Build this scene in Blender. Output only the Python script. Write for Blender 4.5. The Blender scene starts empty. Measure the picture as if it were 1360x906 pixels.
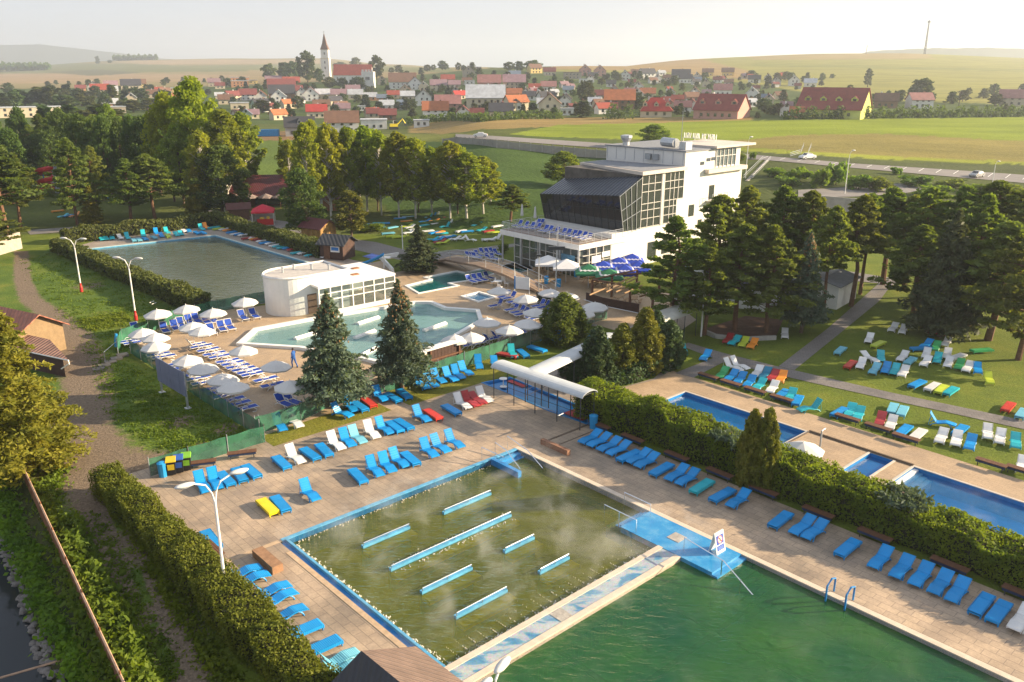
import bpy, math, random
import numpy as np
from mathutils import Vector, Matrix, geometry
random.seed(7); rng = np.random.default_rng(7)
SC = bpy.context.scene
COL = SC.collection
R = math.radians
# ------------------------------------------------------------------ camera, world, sun, exposure
CAM_H = 25.0
FPX = 1125.0
PITCH = math.atan((453 - 91) / FPX)
cam = bpy.data.cameras.new("camera")
camo = bpy.data.objects.new("camera", cam)
COL.objects.link(camo)
camo.location = (0, 0, CAM_H)
camo.rotation_euler = (math.pi / 2 - PITCH, 0, 0)
cam.sensor_width = 36
cam.lens = FPX / 1360 * 36
cam.clip_start = 0.5
cam.clip_end = 30000
SC.camera = camo
SUN_AZ, SUN_EL = R(6), R(18.5)
SKY_K = 1.34
world = bpy.data.worlds.new("World")
SC.world = world
world.use_nodes = True
wn = world.node_tree
for n in list(wn.nodes): wn.nodes.remove(n)
wo = wn.nodes.new("ShaderNodeOutputWorld")
wb = wn.nodes.new("ShaderNodeBackground")
sky = wn.nodes.new("ShaderNodeTexSky")
sky.sky_type = 'NISHITA'
sky.sun_disc = False
sky.sun_elevation = SUN_EL
sky.sun_rotation = math.pi / 2 - SUN_AZ
sky.altitude = 600
sky.air_density = 1.0
sky.dust_density = 1.5
sky.ozone_density = 1.0
wb.inputs[1].default_value = 0.15
gm = wn.nodes.new("ShaderNodeGamma")          # thick morning haze evens out the dome
gm.inputs[1].default_value = 0.25
wn.links.new(sky.outputs[0], gm.inputs[0])
hsv = wn.nodes.new("ShaderNodeHueSaturation")
hsv.inputs["Saturation"].default_value = 0.75
hsv.inputs["Value"].default_value = SKY_K
wn.links.new(gm.outputs[0], hsv.inputs["Color"])
cool = wn.nodes.new("ShaderNodeMixRGB")
cool.blend_type = 'MULTIPLY'
cool.inputs[0].default_value = 1
cool.inputs[2].default_value = (0.95, 0.97, 1.05, 1)
wn.links.new(hsv.outputs[0], cool.inputs[1])
wn.links.new(cool.outputs[0], wb.inputs[0])
wn.links.new(wb.outputs[0], wo.inputs[0])
sun = bpy.data.lights.new("sun", 'SUN')
sun.energy = 5.0
sun.angle = R(0.6)
sun.color = (1.0, 0.80, 0.54)
suno = bpy.data.objects.new("sun", sun)
COL.objects.link(suno)
sv = Vector((math.cos(SUN_EL) * math.cos(SUN_AZ), math.cos(SUN_EL) * math.sin(SUN_AZ), math.sin(SUN_EL)))
suno.rotation_euler = sv.to_track_quat('Z', 'Y').to_euler()
suno.location = (60, 20, 60)
vs = SC.view_settings
vs.view_transform = 'Standard'
vs.look = 'None'
vs.exposure = 1.48
vs.gamma = 1
vs.use_curve_mapping = False
HAZE_D = 0.00021
cy = SC.cycles
cy.max_bounces = 8
cy.diffuse_bounces = 4
cy.glossy_bounces = 3
cy.transmission_bounces = 4
cy.transparent_max_bounces = 12
cy.volume_bounces = 1
cy.caustics_reflective = False
cy.caustics_refractive = False
cy.use_denoising = True
cy.sample_clamp_indirect = 4
cy.volume_step_rate = 2.0
# ------------------------------------------------------------------ pixel -> place helpers (1360x906 photo pixels)
SP, CP = math.sin(PITCH), math.cos(PITCH)
def ray(px, py):
    u = (px - 680) / FPX; v = (py - 453) / FPX
    return u, CP - v * SP, -(SP + v * CP)
def G(px, py, z=0.0):
    r = ray(px, py)
    t = (z - CAM_H) / r[2]
    return Vector((r[0] * t, r[1] * t, z))
def proj(X, Y, Z):
    zc = Y * CP - (Z - CAM_H) * SP
    yc = (Z - CAM_H) * CP + Y * SP
    return 680 + FPX * X / zc, 453 - FPX * yc / zc
def depth(P):
    return P[1] * CP - (P[2] - CAM_H) * SP
def gy(py):
    return math.tan(PITCH + math.atan((py - 453) / FPX))
# resort frame: origin at west corner of the bubbling pool, a = along its long side, b = towards the lower right
O1 = G(382, 717)
AA, BA = R(42.2), R(-47.8)
Av = Vector((math.cos(AA), math.sin(AA), 0)); Bv = Vector((math.cos(BA), math.sin(BA), 0))
def P(a, b, z=0.0):
    return Vector((O1.x + Av.x * a + Bv.x * b, O1.y + Av.y * a + Bv.y * b, z))
def ab(p):
    dx, dy = p[0] - O1.x, p[1] - O1.y
    return dx * Av.x + dy * Av.y, dx * Bv.x + dy * Bv.y
# terrain: columns of (photo row, forward distance) turned into heights
_cols = {
    -150: [(150, 520), (130, 750), (115, 1100), (105, 1700), (97, 2700), (94, 3300)],
    0: [(150, 520), (130, 750), (115, 1100), (108, 1400), (100, 1900), (93, 2700), (90, 3300)],
    150: [(150, 520), (128, 760), (112, 1150), (100, 1700), (90, 2300), (80, 3000)],
    300: [(150, 560), (128, 780), (115, 1000), (100, 1500), (88, 2200), (77, 2900)],
    434: [(185, 330), (170, 430), (150, 560), (128, 720), (108, 880), (100, 1300), (88, 2000), (76, 2700)],
    560: [(185, 330), (165, 440), (140, 600), (120, 760), (100, 1000), (92, 1400), (86, 2200)],
    640: [(200, 215), (183, 250), (165, 330), (158, 370), (140, 480), (120, 640), (100, 850), (92, 1000), (88, 1500)],
    760: [(235, 190), (190, 250), (170, 320), (158, 390), (140, 500), (120, 650), (105, 800), (95, 950), (87, 1150)],
    900: [(240, 185), (200, 235), (180, 280), (158, 370), (140, 480), (120, 680), (105, 850), (95, 1000), (79, 1500)],
    1070: [(228, 190), (205, 222), (190, 255), (160, 340), (150, 380), (135, 520), (115, 750), (95, 1000), (71, 1500)],
    1200: [(225, 205), (205, 235), (180, 280), (155, 370), (140, 480), (120, 700), (95, 1000), (70, 1500)],
    1360: [(245, 195), (212, 235), (180, 290), (155, 380), (142, 470), (125, 650), (100, 950), (77, 1500)],
    1510: [(245, 195), (212, 235), (180, 290), (155, 380), (142, 470), (125, 650), (104, 950), (86, 1500)],
}
_ys = np.concatenate([np.linspace(100, 133, 4), np.geomspace(134, 6500, 330)])
_us = []; _zs = []
for _x, _l in sorted(_cols.items()):
    _us.append((_x - 680) / FPX / 1.045)
    Y_ = [0, 130] + [q[1] for q in _l] + [_l[-1][1] * 1.6, 9000]
    Z_ = [0, 0] + [CAM_H - q[1] * gy(q[0]) for q in _l]
    Z_ += [Z_[-1] - 8 - _l[-1][1] * 0.012, Z_[-1] - 60]
    zz = np.interp(_ys, Y_, Z_)
    k = np.array([1, 3, 5, 3, 1.]); k /= k.sum()
    zz2 = np.convolve(np.pad(zz, 2, mode='edge'), k, mode='valid')
    zz2[_ys < 140] = 0
    _zs.append(zz2)
_zs = np.array(_zs)
_near = {300: 0.0, 434: 1.2, 560: 3.4}      # the lawn behind the birches climbs towards the road
for _i, _x in enumerate(sorted(_cols)):
    if _x in _near:
        _w = np.exp(-((_ys - 260) / 75) ** 2)
        _zs[_i] += _near[_x] * _w * (_ys > 134)
_ud = np.linspace(_us[0], _us[-1], 160)
_zd = np.stack([np.interp(_ud, _us, _zs[:, k]) for k in range(len(_ys))], 1)
_kk = np.exp(-(np.arange(-6, 7) / 3.0) ** 2); _kk /= _kk.sum()
_zs = np.stack([np.convolve(np.pad(_zd[:, k], 6, mode='edge'), _kk, 'valid') for k in range(len(_ys))], 1)
_us = _ud
def zt(X, Y):
    if Y <= 133: return 0.0
    u = X / Y
    iy = np.searchsorted(_ys, Y) - 1
    iy = min(max(iy, 0), len(_ys) - 2)
    fy = (Y - _ys[iy]) / (_ys[iy + 1] - _ys[iy])
    col = _zs[:, iy] * (1 - fy) + _zs[:, iy + 1] * fy
    return float(np.interp(u, _us, col))
def T(px, py, dz=0.0, tmin=20):
    """first place where the sight line of a photo pixel meets the ground"""
    r = ray(px, py)
    prev = None
    for t in np.geomspace(tmin, 7000, 700):
        X, Y, Z = r[0] * t, r[1] * t, CAM_H + r[2] * t
        h = Z - zt(X, Y)
        if h <= 0:
            t0 = prev if prev else t * .98
            t1 = t
            for _ in range(18):
                tm = (t0 + t1) / 2
                if CAM_H + r[2] * tm - zt(r[0] * tm, r[1] * tm) > 0: t0 = tm
                else: t1 = tm
            X, Y = r[0] * t1, r[1] * t1
            return Vector((X, Y, zt(X, Y) + dz))
        prev = t
    t = 2500
    return Vector((r[0] * t, r[1] * t, zt(r[0] * t, r[1] * t) + dz))
# ------------------------------------------------------------------ mesh builder
class MB:
    def __init__(s): s.v = []; s.f = []; s.m = []; s.mi = 0
    def add(s, vs, fs):
        n = len(s.v); s.v += [tuple(q) for q in vs]
        for f in fs: s.f.append([i + n for i in f]); s.m.append(s.mi)
        return s
    def quad(s, *p): return s.add(p, [list(range(len(p)))])
    def box(s, c, d, rot=0.0, bev=0.0):
        x, y, z = d[0] / 2, d[1] / 2, d[2] / 2
        cr, sr = math.cos(rot), math.sin(rot)
        o = []
        for sx, sy, sz in ((-1,-1,-1),(1,-1,-1),(1,1,-1),(-1,1,-1),(-1,-1,1),(1,-1,1),(1,1,1),(-1,1,1)):
            X, Y = sx * x, sy * y
            o.append((c[0] + X * cr - Y * sr, c[1] + X * sr + Y * cr, c[2] + sz * z))
        return s.add(o, [[3,2,1,0],[4,5,6,7],[0,1,5,4],[1,2,6,5],[2,3,7,6],[3,0,4,7]])
    def boxab(s, a0, a1, b0, b1, z0, z1):
        return s.prism([P(a0, b0), P(a0, b1), P(a1, b1), P(a1, b0)], z0, z1)
    def prism(s, poly, z0, z1, cap=True, bottom=True):
        n = len(poly)
        ar = sum(poly[i][0] * poly[(i + 1) % n][1] - poly[(i + 1) % n][0] * poly[i][1] for i in range(n))
        if ar < 0: poly = list(poly)[::-1]
        vs = [(q[0], q[1], z0) for q in poly] + [(q[0], q[1], z1) for q in poly]
        fs = [[i, (i + 1) % n, n + (i + 1) % n, n + i] for i in range(n)]
        if cap: fs.append(list(range(n, 2 * n)))
        if bottom: fs.append(list(range(n))[::-1])
        return s.add(vs, fs)
    def tube(s, pts, r, n=6, r2=None, cap=True):
        pts = [Vector(q) for q in pts]
        m = len(pts); rings = []
        for i, q in enumerate(pts):
            d = (pts[min(i + 1, m - 1)] - pts[max(i - 1, 0)])
            if d.length < 1e-9: d = Vector((0, 0, 1))
            d.normalize()
            up = Vector((0, 0, 1)) if abs(d.z) < .95 else Vector((1, 0, 0))
            x = d.cross(up).normalized(); y = x.cross(d)
            rr = r if r2 is None else r + (r2 - r) * i / max(m - 1, 1)
            rings.append([q + (x * math.cos(2 * math.pi * k / n) + y * math.sin(2 * math.pi * k / n)) * rr for k in range(n)])
        vs = [p for g in rings for p in g]
        fs = []
        for i in range(m - 1):
            for k in range(n):
                fs.append([i * n + k, i * n + (k + 1) % n, (i + 1) * n + (k + 1) % n, (i + 1) * n + k])
        if cap: fs.append(list(range(n))[::-1]); fs.append([(m - 1) * n + k for k in range(n)])
        return s.add(vs, fs)
    def lathe(s, prof, c=(0, 0, 0), n=12):
        vs = []
        for r, z in prof:
            for k in range(n):
                a = 2 * math.pi * k / n
                vs.append((c[0] + r * math.cos(a), c[1] + r * math.sin(a), c[2] + z))
        fs = []
        for i in range(len(prof) - 1):
            for k in range(n):
                fs.append([i * n + k, i * n + (k + 1) % n, (i + 1) * n + (k + 1) % n, (i + 1) * n + k])
        return s.add(vs, fs)
    def ball(s, c, r, n=8, m=5):
        rx, ry, rz = (r, r, r) if not hasattr(r, '__len__') else r
        vs = []
        for i in range(m + 1):
            th = math.pi * i / m
            for k in range(n):
                a = 2 * math.pi * k / n
                vs.append((c[0] + rx * math.sin(th) * math.cos(a), c[1] + ry * math.sin(th) * math.sin(a), c[2] + rz * math.cos(th)))
        fs = [[i * n + k, (i + 1) * n + k, (i + 1) * n + (k + 1) % n, i * n + (k + 1) % n] for i in range(m) for k in range(n)]
        return s.add(vs, fs)
    def strip(s, prof, y0, y1, th):
        """profile in x-z, extruded along y, with a thickness below"""
        n = len(prof)
        vs = []
        for y in (y0, y1):
            for x, z in prof: vs.append((x, y, z))
            for x, z in prof: vs.append((x, y, z - th))
        fs = []
        for i in range(n - 1):
            fs.append([i, i + 1, 2 * n + i + 1, 2 * n + i])
            fs.append([n + i + 1, n + i, 3 * n + i, 3 * n + i + 1])
            fs.append([i + 1, i, n + i, n + i + 1])
            fs.append([2 * n + i, 2 * n + i + 1, 3 * n + i + 1, 3 * n + i])
        fs.append([0, 2 * n, 3 * n, n]); fs.append([n - 1, 2 * n - 1, 4 * n - 1, 3 * n - 1])
        return s.add(vs, fs)
    def build(s, name, mats, parent=None, loc=None, rotz=0.0, smooth=False):
        if not isinstance(mats, (list, tuple)): mats = [mats]
        v = s.v
        if loc is not None and parent is None and rotz == 0.0:
            v = [(q[0] - loc[0], q[1] - loc[1], q[2] - loc[2]) for q in v]
        me = bpy.data.meshes.new(name)
        me.from_pydata(v, [], s.f)
        for m in mats: me.materials.append(m)
        if len(mats) > 1: me.polygons.foreach_set("material_index", s.m)
        if smooth: me.polygons.foreach_set("use_smooth", [True] * len(s.f))
        me.update()
        o = bpy.data.objects.new(name, me)
        COL.objects.link(o)
        if parent: o.parent = parent
        if loc is not None: o.location = loc
        o.rotation_euler.z = rotz
        return o
def tag(o, label=None, cat=None, group=None, kind=None):
    if label: o["label"] = label
    if cat: o["category"] = cat
    if group: o["group"] = group
    if kind: o["kind"] = kind
    return o
def thing(name, label, cat, loc=(0, 0, 0), rotz=0.0, group=None):
    o = bpy.data.objects.new(name, None); COL.objects.link(o)
    o.empty_display_size = .2
    o.location = loc; o.rotation_euler.z = rotz
    return tag(o, label, cat, group)
def dup(src, loc, rotz=0.0, scale=None, label=None, group=None):
    r = src.copy(); COL.objects.link(r)
    r.location = loc; r.rotation_euler.z = rotz
    if scale is not None: r.scale = scale
    if label: r["label"] = label
    if group: r["group"] = group
    for ch in src.children:
        c = ch.copy(); COL.objects.link(c); c.parent = r
        for g in ch.children:
            d = g.copy(); COL.objects.link(d); d.parent = c
    return r
_ones = "zeroth first second third fourth fifth sixth seventh eighth ninth tenth eleventh twelfth thirteenth fourteenth fifteenth sixteenth seventeenth eighteenth nineteenth".split()
_tens = {20: "twenty", 30: "thirty", 40: "forty", 50: "fifty", 60: "sixty", 70: "seventy", 80: "eighty", 90: "ninety"}
def ordn(n):
    if n < 20: return _ones[n]
    if n >= 100: return "hundred and " + ordn(n - 100)
    t, u = n // 10 * 10, n % 10
    if u == 0: return _tens[t][:-1] + "ieth"
    return _tens[t] + "-" + _ones[u]
def nth(i, n):
    """i from 0, of n, counted from the left"""
    if n == 1: return "only"
    if i == 0: return "leftmost"
    if i == n - 1: return "rightmost"
    return ordn(i + 1) + " from left"
# ------------------------------------------------------------------ materials
def mk(name):
    m = bpy.data.materials.new(name); m.use_nodes = True
    nt = m.node_tree
    b = nt.nodes["Principled BSDF"]
    return m, nt, b
def N(nt, t, **kw):
    n = nt.nodes.new(t)
    for k, v in kw.items():
        if k.startswith("i_"): n.inputs[int(k[2:]) if k[2:].isdigit() else k[2:].replace("_", " ")].default_value = v
        else: setattr(n, k, v)
    return n
def C4(c, k=1.0): return (min(c[0] * k, 1), min(c[1] * k, 1), min(c[2] * k, 1), 1)
def ramp(nt, stops):
    r = nt.nodes.new("ShaderNodeValToRGB")
    e = r.color_ramp.elements
    while len(e) < len(stops): e.new(.5)
    for x, (p, c) in zip(e, stops): x.position = p; x.color = C4(c) if len(c) == 3 else c
    return r
def plain(name, c, rough=.7, var=.12, scale=2.0, bump=0.0, bscale=20.0, metal=0.0, spec=.4, objvar=0.0, detail=6):
    m, nt, b = mk(name)
    tc = N(nt, "ShaderNodeTexCoord")
    no = N(nt, "ShaderNodeTexNoise"); no.inputs["Scale"].default_value = scale; no.inputs["Detail"].default_value = detail
    no.inputs["Roughness"].default_value = .65
    nt.links.new(tc.outputs["Object"], no.inputs["Vector"])
    r = ramp(nt, [(.3, [x * (1 - var) for x in c]), (.7, [min(x * (1 + var), 1) for x in c])])
    nt.links.new(no.outputs[0], r.inputs[0])
    out = r.outputs[0]
    if objvar:
        oi = N(nt, "ShaderNodeObjectInfo")
        mr = N(nt, "ShaderNodeMapRange"); mr.inputs[3].default_value = 1 - objvar; mr.inputs[4].default_value = 1 + objvar
        nt.links.new(oi.outputs["Random"], mr.inputs[0])
        hs = N(nt, "ShaderNodeHueSaturation"); nt.links.new(mr.outputs[0], hs.inputs["Value"]); nt.links.new(out, hs.inputs["Color"])
        out = hs.outputs[0]
    nt.links.new(out, b.inputs["Base Color"])
    b.inputs["Roughness"].default_value = rough
    b.inputs["Metallic"].default_value = metal
    b.inputs["Specular IOR Level"].default_value = spec
    if bump:
        n2 = N(nt, "ShaderNodeTexNoise"); n2.inputs["Scale"].default_value = bscale; n2.inputs["Detail"].default_value = 4
        nt.links.new(tc.outputs["Object"], n2.inputs["Vector"])
        bp = N(nt, "ShaderNodeBump"); bp.inputs["Strength"].default_value = bump; bp.inputs["Distance"].default_value = .05
        nt.links.new(n2.outputs[0], bp.inputs["Height"]); nt.links.new(bp.outputs[0], b.inputs["Normal"])
    return m
def leafmat(name, c1, c2, trans=.35, scale=.6, objvar=.18, c3=None):
    m, nt, b = mk(name)
    out = nt.nodes["Material Output"]
    tc = N(nt, "ShaderNodeTexCoord")
    no = N(nt, "ShaderNodeTexNoise"); no.inputs["Scale"].default_value = scale; no.inputs["Detail"].default_value = 5; no.inputs["Roughness"].default_value = .75
    nt.links.new(tc.outputs["Object"], no.inputs["Vector"])
    st = [(.32, c1), (.66, c2)] + ([(.8, c3)] if c3 else [])
    r = ramp(nt, st); nt.links.new(no.outputs[0], r.inputs[0])
    oi = N(nt, "ShaderNodeObjectInfo")
    mr = N(nt, "ShaderNodeMapRange"); mr.inputs[3].default_value = 1 - objvar; mr.inputs[4].default_value = 1 + objvar
    nt.links.new(oi.outputs["Random"], mr.inputs[0])
    hs = N(nt, "ShaderNodeHueSaturation"); nt.links.new(mr.outputs[0], hs.inputs["Value"]); nt.links.new(r.outputs[0], hs.inputs["Color"])
    mr2 = N(nt, "ShaderNodeMapRange"); mr2.inputs[3].default_value = .5 - objvar * .12; mr2.inputs[4].default_value = .5 + objvar * .1
    m7 = N(nt, "ShaderNodeMath", operation='FRACT'); m8 = N(nt, "ShaderNodeMath", operation='MULTIPLY'); m8.inputs[1].default_value = 7.31
    nt.links.new(oi.outputs["Random"], m8.inputs[0]); nt.links.new(m8.outputs[0], m7.inputs[0]); nt.links.new(m7.outputs[0], mr2.inputs[0])
    nt.links.new(mr2.outputs[0], hs.inputs["Hue"])
    nt.links.new(hs.outputs[0], b.inputs["Base Color"])
    b.inputs["Roughness"].default_value = .65
    b.inputs["Specular IOR Level"].default_value = .2
    tr = N(nt, "ShaderNodeBsdfTranslucent")
    g = N(nt, "ShaderNodeMixRGB", blend_type='MULTIPLY'); g.inputs[0].default_value = 1; g.inputs[2].default_value = (1.5, 1.45, .5, 1)
    nt.links.new(hs.outputs[0], g.inputs[1]); nt.links.new(g.outputs[0], tr.inputs[0])
    mx = N(nt, "ShaderNodeMixShader"); mx.inputs[0].default_value = trans
    nt.links.new(b.outputs[0], mx.inputs[1]); nt.links.new(tr.outputs[0], mx.inputs[2]); nt.links.new(mx.outputs[0], out.inputs[0])
    return m
def water(name, murk, tint, murkf, wscale=1.6, wstr=.25, stretch=(1, 1, 1), rot=0.0, murk2=None, gl=1.0):
    m, nt, b = mk(name)
    out = nt.nodes["Material Output"]; nt.nodes.remove(b)
    tc = N(nt, "ShaderNodeTexCoord")
    mp = N(nt, "ShaderNodeMapping"); mp.inputs["Scale"].default_value = stretch; mp.inputs["Rotation"].default_value = (0, 0, rot)
    nt.links.new(tc.outputs["Object"], mp.inputs[0])
    n1 = N(nt, "ShaderNodeTexNoise"); n1.inputs["Scale"].default_value = wscale; n1.inputs["Detail"].default_value = 5; n1.inputs["Roughness"].default_value = .6; n1.inputs["Distortion"].default_value = .6
    nt.links.new(mp.outputs[0], n1.inputs["Vector"])
    bp = N(nt, "ShaderNodeBump"); bp.inputs["Strength"].default_value = wstr; bp.inputs["Distance"].default_value = .12
    nt.links.new(n1.outputs[0], bp.inputs["Height"])
    n2 = N(nt, "ShaderNodeTexNoise"); n2.inputs["Scale"].default_value = .22; n2.inputs["Detail"].default_value = 4
    nt.links.new(tc.outputs["Object"], n2.inputs["Vector"])
    r = ramp(nt, [(.3, murk), (.7, murk2 or [x * 1.25 for x in murk])]); nt.links.new(n2.outputs[0], r.inputs[0])
    df = N(nt, "ShaderNodeBsdfDiffuse"); nt.links.new(r.outputs[0], df.inputs[0]); nt.links.new(bp.outputs[0], df.inputs["Normal"])
    tp = N(nt, "ShaderNodeBsdfTransparent"); tp.inputs[0].default_value = C4(tint)
    m1 = N(nt, "ShaderNodeMixShader"); m1.inputs[0].default_value = murkf
    nt.links.new(tp.outputs[0], m1.inputs[1]); nt.links.new(df.outputs[0], m1.inputs[2])
    gs = N(nt, "ShaderNodeBsdfGlossy"); gs.inputs["Roughness"].default_value = .04; nt.links.new(bp.outputs[0], gs.inputs["Normal"])
    fr = N(nt, "ShaderNodeFresnel"); fr.inputs[0].default_value = 1.33; nt.links.new(bp.outputs[0], fr.inputs["Normal"])
    mm = N(nt, "ShaderNodeMath", operation='MULTIPLY'); mm.inputs[1].default_value = gl; nt.links.new(fr.outputs[0], mm.inputs[0])
    m2 = N(nt, "ShaderNodeMixShader"); nt.links.new(mm.outputs[0], m2.inputs[0])
    nt.links.new(m1.outputs[0], m2.inputs[1]); nt.links.new(gs.outputs[0], m2.inputs[2]); nt.links.new(m2.outputs[0], out.inputs[0])
    return m
def bricks(name, c1, c2, mortar, w=.9, h=.45, rot=0.0, msize=.012, stain=.35, rough=.75, wet=0):
    m, nt, b = mk(name)
    tc = N(nt, "ShaderNodeTexCoord")
    mp = N(nt, "ShaderNodeMapping"); mp.inputs["Rotation"].default_value = (0, 0, -rot)
    nt.links.new(tc.outputs["Object"], mp.inputs[0])
    br = N(nt, "ShaderNodeTexBrick"); br.inputs["Scale"].default_value = 1
    br.inputs["Color1"].default_value = C4(c1); br.inputs["Color2"].default_value = C4(c2); br.inputs["Mortar"].default_value = C4(mortar)
    br.inputs["Brick Width"].default_value = w; br.inputs["Row Height"].default_value = h; br.inputs["Mortar Size"].default_value = msize
    br.inputs["Bias"].default_value = 0
    nt.links.new(mp.outputs[0], br.inputs[0])
    n1 = N(nt, "ShaderNodeTexNoise"); n1.inputs["Scale"].default_value = .35; n1.inputs["Detail"].default_value = 8; n1.inputs["Roughness"].default_value = .7
    nt.links.new(tc.outputs["Object"], n1.inputs["Vector"])
    r = ramp(nt, [(.3, (1 - stain,) * 3), (.62, (1.0, 1.0, 1.0))]); nt.links.new(n1.outputs[0], r.inputs[0])
    mu = N(nt, "ShaderNodeMixRGB", blend_type='MULTIPLY'); mu.inputs[0].default_value = 1
    nt.links.new(br.outputs[0], mu.inputs[1]); nt.links.new(r.outputs[0], mu.inputs[2])
    n3 = N(nt, "ShaderNodeTexNoise"); n3.inputs["Scale"].default_value = 9; n3.inputs["Detail"].default_value = 4
    nt.links.new(tc.outputs["Object"], n3.inputs["Vector"])
    if wet:
        n4 = N(nt, "ShaderNodeTexNoise"); n4.inputs["Scale"].default_value = .11; n4.inputs["Detail"].default_value = 7; n4.inputs["Roughness"].default_value = .72; n4.inputs["Distortion"].default_value = .5
        nt.links.new(tc.outputs["Object"], n4.inputs["Vector"])
        rw = ramp(nt, [(.42, (1.0, 1.0, 1.0)), (.58, (.62, .66, .70))]); nt.links.new(n4.outputs[0], rw.inputs[0])
        muw = N(nt, "ShaderNodeMixRGB", blend_type='MULTIPLY'); muw.inputs[0].default_value = wet
        nt.links.new(mu.outputs[0], muw.inputs[1]); nt.links.new(rw.outputs[0], muw.inputs[2]); mu = muw
    r3 = ramp(nt, [(.3, (.8, .8, .8)), (.7, (1.0, 1.0, 1.0))]); nt.links.new(n3.outputs[0], r3.inputs[0])
    mu2 = N(nt, "ShaderNodeMixRGB", blend_type='MULTIPLY'); mu2.inputs[0].default_value = 1
    nt.links.new(mu.outputs[0], mu2.inputs[1]); nt.links.new(r3.outputs[0], mu2.inputs[2])
    nt.links.new(mu2.outputs[0], b.inputs["Base Color"])
    mr = N(nt, "ShaderNodeMapRange"); mr.inputs[1].default_value = .35; mr.inputs[2].default_value = .6; mr.inputs[3].default_value = rough * .55; mr.inputs[4].default_value = rough
    nt.links.new(n1.outputs[0], mr.inputs[0]); nt.links.new(mr.outputs[0], b.inputs["Roughness"])
    bp = N(nt, "ShaderNodeBump"); bp.inputs["Strength"].default_value = .4; bp.inputs["Distance"].default_value = .02; bp.invert = True
    nt.links.new(br.outputs["Fac"], bp.inputs["Height"]); nt.links.new(bp.outputs[0], b.inputs["Normal"])
    return m
def slats(m, period=.085, strength=.5):
    nt = m.node_tree; b = nt.nodes["Principled BSDF"]
    tc = N(nt, "ShaderNodeTexCoord"); w = N(nt, "ShaderNodeTexWave"); w.inputs["Scale"].default_value = .314 / period; w.wave_profile = 'SIN'
    nt.links.new(tc.outputs["Object"], w.inputs[0])
    bp = N(nt, "ShaderNodeBump"); bp.inputs["Strength"].default_value = strength; bp.inputs["Distance"].default_value = .02
    nt.links.new(w.outputs["Fac"], bp.inputs["Height"]); nt.links.new(bp.outputs[0], b.inputs["Normal"])
def ridged(name, c, rot, period, rough=.6, depth=.8, var=.15):
    """ribbed sheet or boards: bands across a direction"""
    m, nt, b = mk(name)
    tc = N(nt, "ShaderNodeTexCoord")
    mp = N(nt, "ShaderNodeMapping"); mp.inputs["Rotation"].default_value = (0, 0, -rot)
    nt.links.new(tc.outputs["Object"], mp.inputs[0])
    w = N(nt, "ShaderNodeTexWave"); w.inputs["Scale"].default_value = .314 / period; w.inputs["Distortion"].default_value = .15
    nt.links.new(mp.outputs[0], w.inputs[0])
    no = N(nt, "ShaderNodeTexNoise"); no.inputs["Scale"].default_value = 1.3; no.inputs["Detail"].default_value = 6
    nt.links.new(tc.outputs["Object"], no.inputs["Vector"])
    r = ramp(nt, [(.3, [x * (1 - var) for x in c]), (.7, [min(1, x * (1 + var)) for x in c])]); nt.links.new(no.outputs[0], r.inputs[0])
    nt.links.new(r.outputs[0], b.inputs["Base Color"])
    b.inputs["Roughness"].default_value = rough
    bp = N(nt, "ShaderNodeBump"); bp.inputs["Strength"].default_value = depth; bp.inputs["Distance"].default_value = period * .3
    nt.links.new(w.outputs["Fac"], bp.inputs["Height"]); nt.links.new(bp.outputs[0], b.inputs["Normal"])
    return m
def glassmat(name, c=(.05, .07, .08), rough=.05, alpha=.55):
    m, nt, b = mk(name)
    out = nt.nodes["Material Output"]
    b.inputs["Base Color"].default_value = C4(c); b.inputs["Roughness"].default_value = rough; b.inputs["Specular IOR Level"].default_value = .9
    b.inputs["IOR"].default_value = 1.6
    tp = N(nt, "ShaderNodeBsdfTransparent"); tp.inputs[0].default_value = (.75, .85, .85, 1)
    mx = N(nt, "ShaderNodeMixShader"); mx.inputs[0].default_value = alpha
    nt.links.new(tp.outputs[0], mx.inputs[1]); nt.links.new(b.outputs[0], mx.inputs[2]); nt.links.new(mx.outputs[0], out.inputs[0])
    return m
M = {}
def cm(key, *a, **k):
    if key not in M: M[key] = plain(key, *a, **k)
    return M[key]
WHITE = cm("white_paint", (.78, .77, .74), .55, .05, 1.5)
WHITEW = cm("white_render", (.74, .73, .70), .85, .07, .6, bump=.1)
GREYM = cm("grey_metal", (.33, .35, .37), .45, .1, metal=.4)
GALV = cm("galvanised_metal", (.5, .52, .54), .4, .12, 3, metal=.6)
DARKM = cm("dark_metal", (.04, .045, .05), .4, .1)
CHROME = cm("polished_steel", (.75, .77, .8), .18, .03, metal=1.0)
CONC = cm("concrete", (.36, .34, .31), .9, .2, 1.2, bump=.3)
CREAMC = cm("cream_stone", (.62, .52, .41), .7, .12, 2.5, bump=.1)
BLUEP = cm("blue_pool_paint", (.02, .21, .52), .35, .2, 1.5)
BLUEL = cm("pale_blue_tiles", (.10, .36, .58), .35, .25, 2.5)
WOOD = cm("brown_wood", (.14, .065, .035), .75, .3, 5, bump=.2)
WOODL = cm("light_wood", (.32, .2, .1), .75, .3, 5, bump=.2)
DWOOD = cm("dark_wood", (.06, .03, .022), .75, .3, 4, bump=.2)
BARK = cm("bark", (.11, .075, .05), .95, .35, 4, bump=.6, bscale=9)
BARKP = cm("pine_bark", (.16, .085, .05), .95, .35, 3, bump=.6, bscale=9)
BARKW = cm("birch_bark", (.5, .47, .42), .9, .35, 3)
RED = cm("red_paint", (.5, .02, .02), .5, .12)
BLACK = cm("black_plastic", (.015, .016, .02), .5, .2)
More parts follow.
